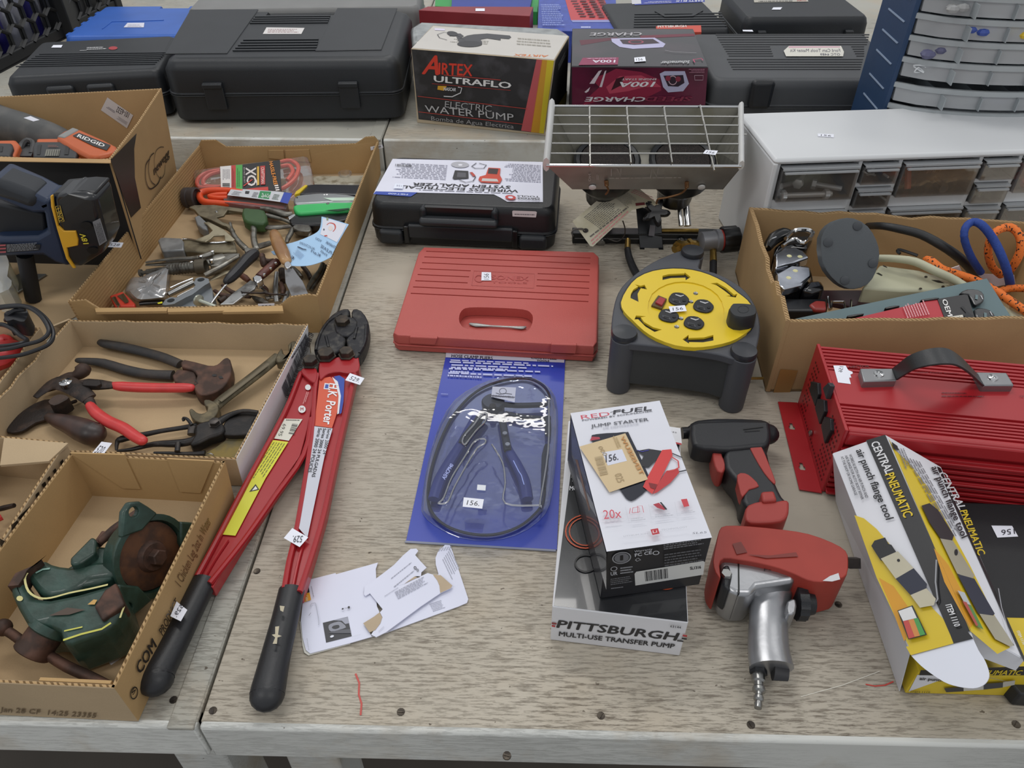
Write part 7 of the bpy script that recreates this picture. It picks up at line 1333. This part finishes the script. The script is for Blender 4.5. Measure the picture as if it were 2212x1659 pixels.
a.txt('HASSLE-FREE', *k('C3', '1012,250 1065,500 1050,245'), '#e08a2c', .03); a.txt('III', *k('C3', '1070,505 1085,560 1110,500'), '#e5dcd6', .03); a.txt('EXTRA QUIET', *k('C3', '735,310 740,480 748,310'), '#b5aeaa'); a.poly(k('C3', '760,545 870,530 1000,520 1005,560 760,552'), '#c43a30'); a.done(t, 'printed_header')
t = tool('packaged_hose', 'bright orange folded tube in clear sleeve with white, green and blue label', 'package', 520, 430)
b = MB(); b.ptube(k('C3', '730,580,.030,6 560,560,.030,6.5 400,560,.030,7 290,580,.028,7.5 255,620,.026,7.5 300,680,.024,7.5 450,700,.022,7.5 720,715,.022,6 950,740,.022,6 1180,755,.022,5'), 12, sm=4); b.ptube(k('C3', '560,640,.026,5 420,640,.026,5 360,625,.026,5 450,605,.028,5 560,600,.028,5'), 10); b.build('orange_tube', ORG, t)
b = MB(); b.slab(k('C3', '515,640 560,620 900,655 1150,690 1215,705 1195,765 800,730 530,690'), .027, .012); b.build('clear_sleeve', clear_mat('brown_clear', '#c9a89a', gl=.08, haze=.12), t)
pw_ = PZ(.034); a = Art(pw_, .0006)
a.poly(k('C3', '600,542 725,545 1100,570 1262,592 1215,705 1190,700 1130,685 880,650 690,625 558,612'), '#c9cbd0'); a.poly(k('C3', '915,565 1035,572 1010,655 890,640'), '#3b8a58'); a.poly(k('C3', '1175,578 1265,592 1215,705 1130,685'), '#3a4fa8'); a.txt('Zip-A-Cut', *k('C3', '1000,640 1022,580 985,638') if 0 else k('C3', '925,632 1015,640 935,590'), '#dfe5df', .02); a.fine(*k('C3', '600,600 690,612 640,560'), 3, '#8f9096'); a.poly(k('C3', '755,565 800,568 790,595 750,592'), '#3a3a3e'); a.fine(*k('C3', '820,625 880,632 850,570'), 4, '#77787e'); a.fine(*k('C3', '1040,650 1110,660 1070,590'), 4, '#6a7a6e'); a.done(t)
o = tool('rubber_cap', 'dark ridged rubber cap standing on edge at the left of the orange tube', 'cap', 411, 425)
c = W(*k('C3', '100,640')[0], .026); b = MB(); b.lathe(c, (1, -.12, .1), [(.015, 0), (.019, .002), (.019, .010), (.0175, .011), (.0175, .014), (.019, .015), (.019, .024), (.016, .026), (.014, .02)], 24); b.build('cap_body', M('#3a3332', .5), o)
o = tool('clear_packet', 'flat clear packet at the back right of the tool tray', 'package', 710, 385); b = MB(); b.slab(k('C3', '1480,405 1600,395 1780,400 2055,390 2030,495 1500,490'), .03, .012); b.build('packet', M('#a39d8c', .3, sc=60, h2='#7a715c', coat=.4), o, bevel=.002)
o = tool('glass_jar', 'tiny clear glass jar with open rim near the back right of the tool tray', 'jar', 747, 385); c = W(*k('C3', '1845,440')[0], .02)
b = MB(); b.lathe(c, (0, 0, 1), [(.011, -.014), (.012, -.012), (.012, .008), (.0135, .010), (.0135, .014), (.0115, .014), (.010, .008), (.010, -.010)], 20); b.build('jar_body', CLEAR, o)
t = tool('knife_package', 'black package with yellow edge behind the grey utility knife', 'package', 720, 405)
part(t, 'package_body', M('#26272d', .3, coat=.4), (), (('1400,500 1520,490 2015,500 1995,605 1480,590 1330,600', .034, .012),), crop='C3', bev=.002); part(t, 'yellow_edge', M('#d6b92c', .4), (), (('1285,605 1300,570 1400,498 1430,500 1340,585', .037, .014),), crop='C3', bev=.001)
t = tool('utility_knife', 'grey metal utility knife above the green one', 'knife', 700, 430)
part(t, 'body', M('#a5a8aa', .35, .7), (), ((curve2(k('C3', '1275,650 1320,610 1500,590 1720,588 1965,620 1960,680 1700,685 1320,705 1285,690'), 2), .036, .02),), bev=.004); a = Art(PZ(.036), .0004); a.ell(*k('C3', '1612,606 1620,606 1612,614'), '#e8e8e8'); a.ell(*k('C3', '1640,605 1650,605 1640,614'), '#e8e8e8'); a.poly(k('C3', '1600,640 1960,635 1960,670 1700,672'), '#c5dccb'); a.poly(k('C3', '1300,635 1325,628 1320,640'), '#1c1c1e'); a.done(t, 'worn_mark')
t = tool('utility_knife', 'bright green utility knife with small screw', 'knife', 700, 450)
part(t, 'body', GRN, (), ((curve2(k('C3', '1280,755 1290,715 1500,695 1700,678 1950,672 1935,735 1860,770 1640,782 1420,800 1320,800'), 2), .034, .016),), bev=.004)
b = MB(); b.lathe(W(*k('C3', '1650,703')[0], .034), (0, 0, 1), [(.003, 0), (.0025, .001)], 10); b.build('screw', STEEL, t); a = Art(PZ(.034), .0004); a.poly(k('C3', '1620,775 1880,750 1880,765 1760,782'), '#123a22'); a.done(t, 'blade_slot')
t = tool('black_knife', 'black handled folding tool with silver end under the green utility knife', 'knife', 690, 470)
part(t, 'handle', BLKS, (), ((curve2(k('C3', '1240,850 1300,815 1600,790 1905,788 1880,870 1590,925 1260,920 1235,890'), 2), .028, .012),), bev=.004); part(t, 'silver_end', CHROME, (), (('1215,845 1290,808 1300,825 1230,875', .029, .015),), crop='C3', bev=.001)
# spring clamps
def clampset(name, label, px, py): return tool(name, label, 'clamp', px, py)
t = clampset('spring_clamp', 'large steel spring clamp with green dipped tip', 520, 475)
part(t, 'frame', TANM, (), (('140,740 200,718 420,715 560,735 730,758 740,795 560,770 520,830 440,850 560,950 500,935 380,880 250,830 200,770', .030, .026), ), crop='C3', bev=.001)
part(t, 'frame', TANM, ('200,760,.02,4 300,860,.02,6 420,910,.02,8 560,960,.02,8 620,1010,.02,5', '530,800,.022,6 640,790,.024,7 740,795,.024,8'), (), crop='C3', bev=0, flat=.8)
part(t, 'green_tip', M('#34502c', .5, var=.2), (), ((curve2(k('C3', '720,752 830,752 960,772 990,880 940,915 820,905 730,872'), 2), .032, .012),), bev=.004); b = MB(); b.lathe(W(*k('C3', '440,792')[0], .030), (0, 0, 1), [(.003, 0), (.002, .0015)], 10); b.build('rivet', STEEL, t)
t = clampset('spring_clamp', 'steel spring clamp with duct tape wrapped grip', 430, 530)
part(t, 'duct_tape_grip', M('#77797a', .35, .2, sc=40, h2='#8d8f90'), (), (('890,290 920,250 960,238 1260,250 1300,300 1305,440 1140,450 960,465 930,400', .030, .008),), crop='C4', bev=.004)
part(t, 'handle_channel', TANM, (), (('1270,260 1400,262 1680,320 2030,285 2110,290 2140,400 2150,465 1850,465 1640,470 1300,450', .026, .008),), crop='C4', bev=.003)
part(t, 'frame', M('#a89f86', .42, .5, sc=40, h2='#857c66'), (), (('1480,280 1700,190 1760,130 1680,40 1620,0 1700,-10 1940,110 2120,270 2090,290 1960,290 1950,200 1780,215 1720,270 1650,310', .034, .031),), crop='C4', bev=.001)
part(t, 'steel_edge', CHROME, ('1280,265,.028,2 1420,270,.028,2 1660,320,.028,2 1900,320,.028,2.5 2030,295,.028,2.5',), (), crop='C4', bev=0); part(t, 'pad', M('#77797a', .5), (), (('200,850 250,825 330,900 345,990 290,975 230,930', .03, .012),), crop='C3', bev=.002)
# pliers
t = tool('long_nose_pliers', 'bright steel slip joint pliers with open handles', 'pliers', 540, 520)
part(t, 'handle', GAL, ('395,10,.022,3 410,90,.022,4 450,190,.022,5.5 520,290,.022,6.5 620,390,.022,7',), (), crop='C5', bev=0, re=True); part(t, 'handle', GAL, ('690,-50,.022,4 730,20,.022,5.5 750,120,.022,6.5 745,220,.022,6.5 765,330,.022,7 790,390,.022,7',), (), crop='C5', bev=0, re=True)
part(t, 'jaw', GAL, (), ((curve2(k('C5', '600,380 640,370 700,385 750,370 800,380 820,430 810,490 700,450 620,440'), 2), .027, .014),), bev=.003)
t = tool('end_nippers', 'dark iron nippers with thin curved handles below the black knife', 'pliers', 620, 490)
part(t, 'handle', OLDS, ('980,830,.02,7 1080,850,.02,6 1180,880,.02,5 1290,930,.02,5',), (), crop='C3', bev=0); part(t, 'handle', OLDS, ('760,30,.02,4 850,55,.02,5 950,80,.02,7 1100,80,.02,6.5 1250,65,.02,5.5 1330,60,.02,5',), (), crop='C5', bev=0)
part(t, 'jaw', OLDS, (), ((curve2(k('C5', '1330,50 1430,20 1500,10 1590,50 1605,110 1570,130 1450,125 1350,95'), 2), .026, .014),), bev=.002); part(t, 'lower_arm', OLDS, ('1330,90,.02,5 1300,170,.02,6 1260,240,.02,6 1240,310,.02,4', '1590,110,.02,4 1585,180,.02,3.5 1560,240,.02,3'), (), crop='C5', bev=0)
t = tool('twisted_pliers', 'small weathered pliers between the green tip and the black knife', 'pliers', 600, 460); part(t, 'body', OLDS, ('930,760,.024,7 1020,770,.026,8 1120,800,.026,9 1200,820,.026,8 1260,810,.026,6',), (), crop='C3', bev=0)
o = tool('steel_bar', 'short rusty steel bar partly under the putty knife handle', 'bar', 560, 530); part(o, 'bar', OLDS, ('810,365,.016,8 900,340,.016,8 1000,310,.016,7',), (), crop='C5', bev=0, n=6, flat=.7)
# locking pliers
t = tool('locking_pliers', 'worn steel locking pliers lying left of the screwdriver', 'pliers', 400, 575)
part(t, 'upper_handle', GAL, ('700,640,.024,3 900,610,.026,4 1150,580,.028,4.5 1400,570,.03,5 1600,540,.032,6.5 1750,490,.034,8',), (), crop='C4', bev=0, flat=.6); part(t, 'lower_handle', GAL, ('700,680,.02,4 900,670,.02,6 1100,660,.02,7 1400,650,.022,11 1600,640,.022,15 1800,600,.024,17 1950,560,.024,15',), (), crop='C4', bev=0, flat=.45)
part(t, 'jaw', GAL, (), (('1800,520 2000,490 2200,490 2140,560 2180,580 1900,680 1720,690', .028, .012),), crop='C4', bev=.002)
for s in ('1755,468', '1570,545', '1740,605', '1420,640'): b = MB(); b.lathe(W(*k('C4', s)[0], .034), (0, 0, 1), [(.0035, -.004), (.0035, .001), (.002, .002)], 12); b.build('rivet', CHROME, t)
t = tool('pipe_fitting', 'threaded steel shaft ending in a hollow dark cup', 'fitting', 400, 590)
c0 = W(*k('C4', '600,810')[0], .022); c1 = W(*k('C4', '1640,700')[0], .03); d_ = (c1 - c0).normalized(); L = (c1 - c0).length
b = MB(); b.lathe(c0, d_, [(.006, 0), (.006, .004), (.003, .004), (.003, .012), (.005, .012), (.006, L * .3), (.006, L * .45), (.008, L * .46), (.0085, L * .8), (.009, L * .82), (.009, L * .88)], 16); b.build('threaded_shaft', OLDS, t)
b = MB(); b.lathe(c0 + d_ * L * .86, d_, [(.010, 0), (.0125, .002), (.0125, L * .16), (.010, L * .16), (.009, .006)], 20); b.build('cup_end', M('#5d564a', .5, .6), t)
for i in range(7):
    b = MB(); b.lathe(c0 + d_ * L * (.5 + i * .045), d_, [(.0085, 0), (.0095, .001), (.0085, .002)], 14); b.build('thread_ridge', OLDS, t)
def rod(name, label, s, m, crop='C4', n=12, cat='rod', flat=1): o = tool(name, label, cat, *k(crop, s)[0][:2]); part(o, 'shaft', m, (s,), (), crop=crop, bev=0, n=n, flat=flat); return o
rod('tube_socket', 'bright hollow steel tube lying beside the plastic bag', '1060,1155,.018,6 1250,1060,.02,7 1460,960,.022,7', STEEL, cat='tube')
rod('thin_rod', 'thin polished rod behind the hollow tube', '1090,1050,.016,2.5 1270,970,.016,3 1450,900,.016,3', CHROME)
rod('nut_driver', 'slim steel driver shaft with chrome tip left of the screwdriver handle', '1640,850,.028,6 1800,770,.03,7 1950,690,.03,7 2080,610,.032,6 2170,555,.032,6', GAL, cat='driver')
rod('tweezers', 'flat pointed steel blade crossing below the driver shaft', '1720,930,.022,3 1850,860,.022,6 1980,800,.024,6 2080,760,.024,2', TANM, flat=.3, cat='tweezers')
rod('drill_bit', 'fine spiral drill bit beside the grey bracket', '1200,1190,.018,2 1300,1140,.018,3 1400,1090,.018,3 1490,1045,.018,3', STEEL, cat='drill bit')
# plastic bag
t = tool('plastic_bag', 'crumpled dusty plastic bag at the front left of the tool tray', 'bag', 320, 620)
rr = random.Random(4); bg = k('C4', '365,1080 440,930 500,875 640,870 700,830 900,740 1040,680 1120,665 1095,790 1070,1050 1040,1210 960,1240 600,1275 480,1220 400,1130'); cb_ = (sum(p[0] for p in bg) / len(bg), sum(p[1] for p in bg) / len(bg))
bg = curve2(bg, 2); b = MB(); b.rings([[W(cb_[0] + (p[0] - cb_[0]) * s_, cb_[1] + (p[1] - cb_[1]) * s_, z + rr.uniform(-.002, .002)) for p in bg] for s_, z in ((.96, .006), (1, .016), (.85, .030), (.55, .036), (.2, .034))]); b.build('bag_skin', clear_mat('dusty_bag', '#d9cfc0', gl=.12, haze=.3, rough=.12), t)
b = MB(); [b.ball(W(cb_[0] + rr.uniform(-25, 15), cb_[1] + rr.uniform(-8, 20), .014), .006, 8) for _ in range(7)]; b.build('small_contents', M('#5a4a3c', .6), t, kind='stuff')
t = tool('pencil_sharpener', 'red double hole pencil sharpener in the front left corner of the tool tray', 'sharpener', 265, 650)
part(t, 'body', M('#c9402f', .45), (), (('120,1170 330,1098 400,1160 530,1290 520,1335 210,1335', .024, .006),), crop='C4', bev=.002)
for s in ('150,1200 200,1175 290,1310 240,1330', '245,1170 310,1145 420,1260 370,1285'): part(t, 'blade', STEEL, (), ((s, .0255, .02),), crop='C4', bev=.0005)
a = Art(PZ(.0256), .0004); a.poly(k('C4', '190,1195 215,1180 285,1320 255,1330'), '#3a2c1c'); a.poly(k('C4', '310,1145 345,1130 430,1260 400,1280 360,1280'), '#4a3a24'); a.done(t, 'opening')
t = tool('marker', 'black marker with yellow stripe at the front rim of the tool tray', 'marker', 330, 655); part(t, 'barrel', BLKS, ('600,1300,.018,5 720,1285,.018,7 900,1275,.018,7 1000,1275,.018,6',), (), crop='C4', bev=0); a = Art(PZ(.026)); a.poly(k('C4', '880,1285 960,1262 965,1290 900,1300'), '#d8d42c'); a.done(t, 'yellow_stripe')
t = tool('drill_guide', 'grey cast metal bracket with two round holes and a bolt', 'bracket', 420, 640); GM = M('#7f8488', .45, .5, var=.1)
for s, zt, cc_ in (('1460,960 1500,890 1580,870 1700,900 1715,960 1640,1000 1560,1060 1440,1150 1350,1190 1200,1270 1150,1300 1010,1320 960,1310 1010,1230 1100,1190 1180,1200 1300,1140 1450,1060 1490,1000', .042, 0),):
    b = MB(); b.slab(k('C4', s), zt, zt - .012); o = b.build('cast_arm', GM, t, bevel=.0015)
    h = MB()
    for q in ('1578,915', '1098,1245'): c = W(*k('C4', q)[0], zt); h.lathe(c - V((0, 0, .02)), (0, 0, 1), [(.0055, 0), (.0055, .04)], 16)
    cut(o, h)
part(t, 'side_plate', GM, (), (('1480,1060 1640,1000 1720,960 1770,1100 1780,1250 1600,1300 1480,1370 1200,1370 1130,1330 1350,1190', .032, .006),), crop='C4', bev=.002)
b = MB(); p0 = W(*k('C4', '1560,1255')[0], .040); p1 = W(*k('C4', '1850,1365')[0], .040); d_ = (p1 - p0).normalized(); b.lathe(p0 - d_ * .004, d_, [(.009, 0), (.009, .003), (.006, .004), (.0035, .005), (.0035, (p1 - p0).length)], 16); b.build('bolt', M('#b9bdb0', .35, .7), t)
# screwdriver
t = tool('screwdriver', 'black handled screwdriver with slim chrome shaft', 'screwdriver', 520, 600)
part(t, 'handle', M('#1f2024', .5, bump=.2, bsc=300), ('345,880,.046,8 400,830,.047,11 480,750,.048,12 560,660,.049,11.5 640,570,.050,13 720,500,.050,13 760,470,.050,11',), (), crop='C5', bev=0, n=8, re=True, flat=1)
part(t, 'shaft', CHROME, ('365,895,.044,2.4 280,990,.042,2.4 190,1100,.040,2.6 110,1210,.038,2.4',), (), crop='C5', bev=0)
t = tool('butcher_knife', 'knife with riveted wooden handle and scratched silver blade', 'knife', 560, 620)
part(t, 'blade', M('#b5b5b3', .3, .9, sc=40, h2='#6d6a66', bump=.1), (), (('700,860 800,900 760,990 620,1080 440,1220 240,1225 300,1180 440,1050 580,950', .036, .032),), crop='C5', bev=.001)
part(t, 'bolster', CHROME, (), (('725,820 780,780 870,800 880,850 800,905 740,870', .042, .028),), crop='C5', bev=.002)
part(t, 'wooden_handle', M('#4a2620', .4, sc=30, h2='#6b3a2c', stretch=None), ('830,820,.038,10 900,760,.038,11 980,690,.038,11 1060,620,.038,11 1110,590,.038,10',), (), crop='C5', bev=0, flat=.8)
for s in ('905,780', '1000,690', '1075,610'): b = MB(); b.lathe(W(*k('C5', s)[0], .046), (0, 0, 1), [(.0022, -.002), (.002, .001)], 10); b.build('rivet', CHROME, t)
t = tool('putty_knife', 'putty knife with worn wooden handle and wide grey blade', 'putty knife', 620, 580)
part(t, 'wooden_handle', M('#8a6138', .45, sc=20, h2='#a98050', coat=.2), ('1050,150,.055,9 1070,200,.055,12 1120,330,.055,15 1180,460,.054,15 1230,580,.053,12',), (), crop='C5', bev=0, flat=.6, re=True, n=16)
part(t, 'blade', M('#8b8b8d', .38, .85, sc=30, h2='#66625f'), (), (('1200,640 1310,640 1400,780 1480,880 1565,1075 1440,1080 1330,1150 1280,1030 1220,900', .050, .0485),), crop='C5', bev=.0004); part(t, 'ferrule', CHROME, (), ((curve2(k('C5', '1200,640 1215,595 1270,580 1300,610 1305,650 1240,690'), 2), .056, .047),), bev=.001)
# scissors, hammer and loose bits near the front right
t = tool('small_shears', 'rusty dark scissors pointing at the front right of the tool tray', 'scissors', 545, 650); part(t, 'blades', RUST, ('160,1020,.014,4 260,1080,.014,6 380,1110,.014,7 520,1150,.014,6', '280,940,.012,4 400,1030,.014,5 560,1090,.014,6 700,1120,.014,4'), (), crop='C5', bev=0); part(t, 'steel_piece', OLDS, (), (('700,1080 800,1100 900,1130 980,1190 880,1200 760,1150', .02, .012),), crop='C5')
t = tool('tack_hammer', 'small dark hammer head with ball end beside the wooden knife handle', 'hammer', 570, 560); part(t, 'head', RUST, ('870,500,.03,7 880,540,.03,6 890,570,.03,8 900,620,.028,8 890,660,.026,5', '900,560,.03,5 960,580,.03,5 1050,560,.03,3'), (), crop='C5', bev=0, flat=1)
rod('steel_strip', 'flat steel strip standing nearly upright in front of the putty knife', '1090,740,.02,4 1080,850,.018,5 1070,1000,.018,6 1090,1190,.018,5', STEEL, 'C5', flat=.3, cat='strip')
rod('steel_strip', 'short flat steel strip at the front rim right of the first strip', '1260,1030,.018,5 1230,1120,.018,6 1200,1210,.018,6', STEEL, 'C5', flat=.3, cat='strip')
rod('turned_rod', 'thin dark turned rod with beads crossing the knife blade', '565,1050,.040,4 600,1050,.04,1.8 850,1060,.04,2 910,1050,.04,3.5 950,1065,.04,2 980,1070,.04,3.5 1020,1075,.04,2 1240,1085,.036,2', IRON, 'C5')
rod('curved_pincers', 'curved worn steel tongs along the right wall of the tool tray', '1780,620,.03,5 1740,730,.026,6 1650,850,.022,7 1580,960,.02,6 1560,1020,.02,3', GAL, 'C5', cat='tongs'); rod('curved_wire', 'dark bent steel bar right beside the curved tongs', '1820,640,.03,3 1790,740,.026,3.5 1700,880,.02,4 1610,1020,.02,4', OLDS, 'C5')
rod('copper_stub', 'short coppery rusty stub under the screwdriver handle', '560,790,.016,6 620,830,.016,7 680,880,.016,5', M('#5a3020', .6), 'C5', cat='stub'); rod('dark_spring_piece', 'black metal piece behind the knife under the putty blade', '1170,720,.016,8 1175,800,.016,8 1190,880,.016,7', IRON, 'C5', cat='metal piece')
rod('thin_file', 'slender dark file between the knife blade and the strips', '800,930,.02,2.5 900,1010,.018,2.5 1000,1100,.016,2', OLDS, 'C5', cat='file')
# blue note
pn_ = Pl(W(*k('C5', '1310,650')[0], .052), W(*k('C5', '1220,325')[0], .05), W(*k('C5', '1950,500')[0], .075))
t = tool('note_card', 'light blue thank you note leaning on the right wall of the tool tray', 'note', 680, 520)
b = MB(); b.pslab(curve2(k('C5', '1220,330 1400,280 1600,200 1720,120 1755,0'), 3, False) + k('C5', '1760,-85 1900,-50 2165,30 2110,120 1990,330 1900,520') + curve2(k('C5', '1890,525 1760,590 1600,640 1450,655 1310,650'), 3, False) + k('C5', '1260,480'), pn_, .0006); b.build('paper', M('#a9cdee', .55, var=.03), t, smooth=False)
a = Art(pn_, .0004); a.poly(k('C5', '1780,-60 1900,-40 2130,35 2080,150 1990,300 1850,230 1740,180 1770,60'), '#dcdde8')
a.line(curve2(k('C5', '1840,40 1880,10 1950,30 1965,90 1930,140'), 3, False), 3, '#c4554a'); a.ell(*k('C5', '1895,90 1930,90 1895,125'), '#e3d5d0'); a.poly(k('C5', '1800,195 1840,190 1850,208 1805,212'), '#c4554a'); a.ell(*k('C5', '1795,108 1805,108 1795,122'), '#4a4a55'); a.poly(k('C5', '1830,-70 1860,-70 1860,-30 1835,-30'), '#8a9a7a')
for s, tx in (('1750,300 1665,250 1765,268', 'YOU'), ('1960,400 1815,310 1975,360', 'THANK'), ('1900,480 1740,370 1915,435', 'PLEASE'), ('1840,520 1740,440 1850,485', 'THIS'), ('1730,515 1600,440 1745,475', 'Karl'), ('1650,415 1430,315 1665,385', 'AUCTION')): a.txt(tx, *k('C5', s), '#3a4a66')
a.line(k('C5', '1400,365 1450,385 1480,400 1530,408'), 2.5, '#26304a'); a.fine(*k('C5', '1440,545 1330,445 1500,480'), 5, '#8aa3c0'); a.txt('E', *k('C5', '1330,550 1300,525 1350,520'), '#26304a', .03); a.done(t)
b = MB(); b.slab(k('C5', '1005,435 1060,425 1080,490 1040,480'), .03, .029); o = b.build('paper_scrap', M('#8fb0d0', .6), None, smooth=False); o['label'] = 'tiny blue paper corner left of the putty knife handle'; o['category'] = 'paper'
for lb, s_, m_, fl_ in (('rusty bent iron hook in front of the butcher knife bolster', '690,1010,.012,5 760,960,.014,6 850,950,.014,6 930,1000,.012,5 940,1060,.012,4', RUST, .8), ('dark stubby iron bar right under the screwdriver tip', '230,1180,.012,7 330,1130,.012,8 420,1100,.012,6', IRON, .8), ('worn flat iron key near the front rim sticker', '930,1140,.012,7 1020,1120,.012,5 1150,1130,.012,6', OLDS, .5), ('rusty short pin between the two flat steel strips', '1150,920,.014,6 1190,1000,.014,6 1180,1080,.012,5', RUST, 1), ('grey plier handle tip beneath the blue note', '1330,690,.012,6 1400,760,.012,7 1450,830,.012,6', OLDS, .8), ('thin dark rod beside the right wall behind the putty knife blade', '1480,660,.012,5 1560,760,.012,5 1600,850,.012,5', IRON, 1), ('small worn steel lever under the locking pliers', '230,720,.012,5 330,640,.012,6 430,600,.012,5', GAL, .6)):
    rod('iron_piece', lb, s_, m_, 'C5', cat='metal piece', flat=fl_)
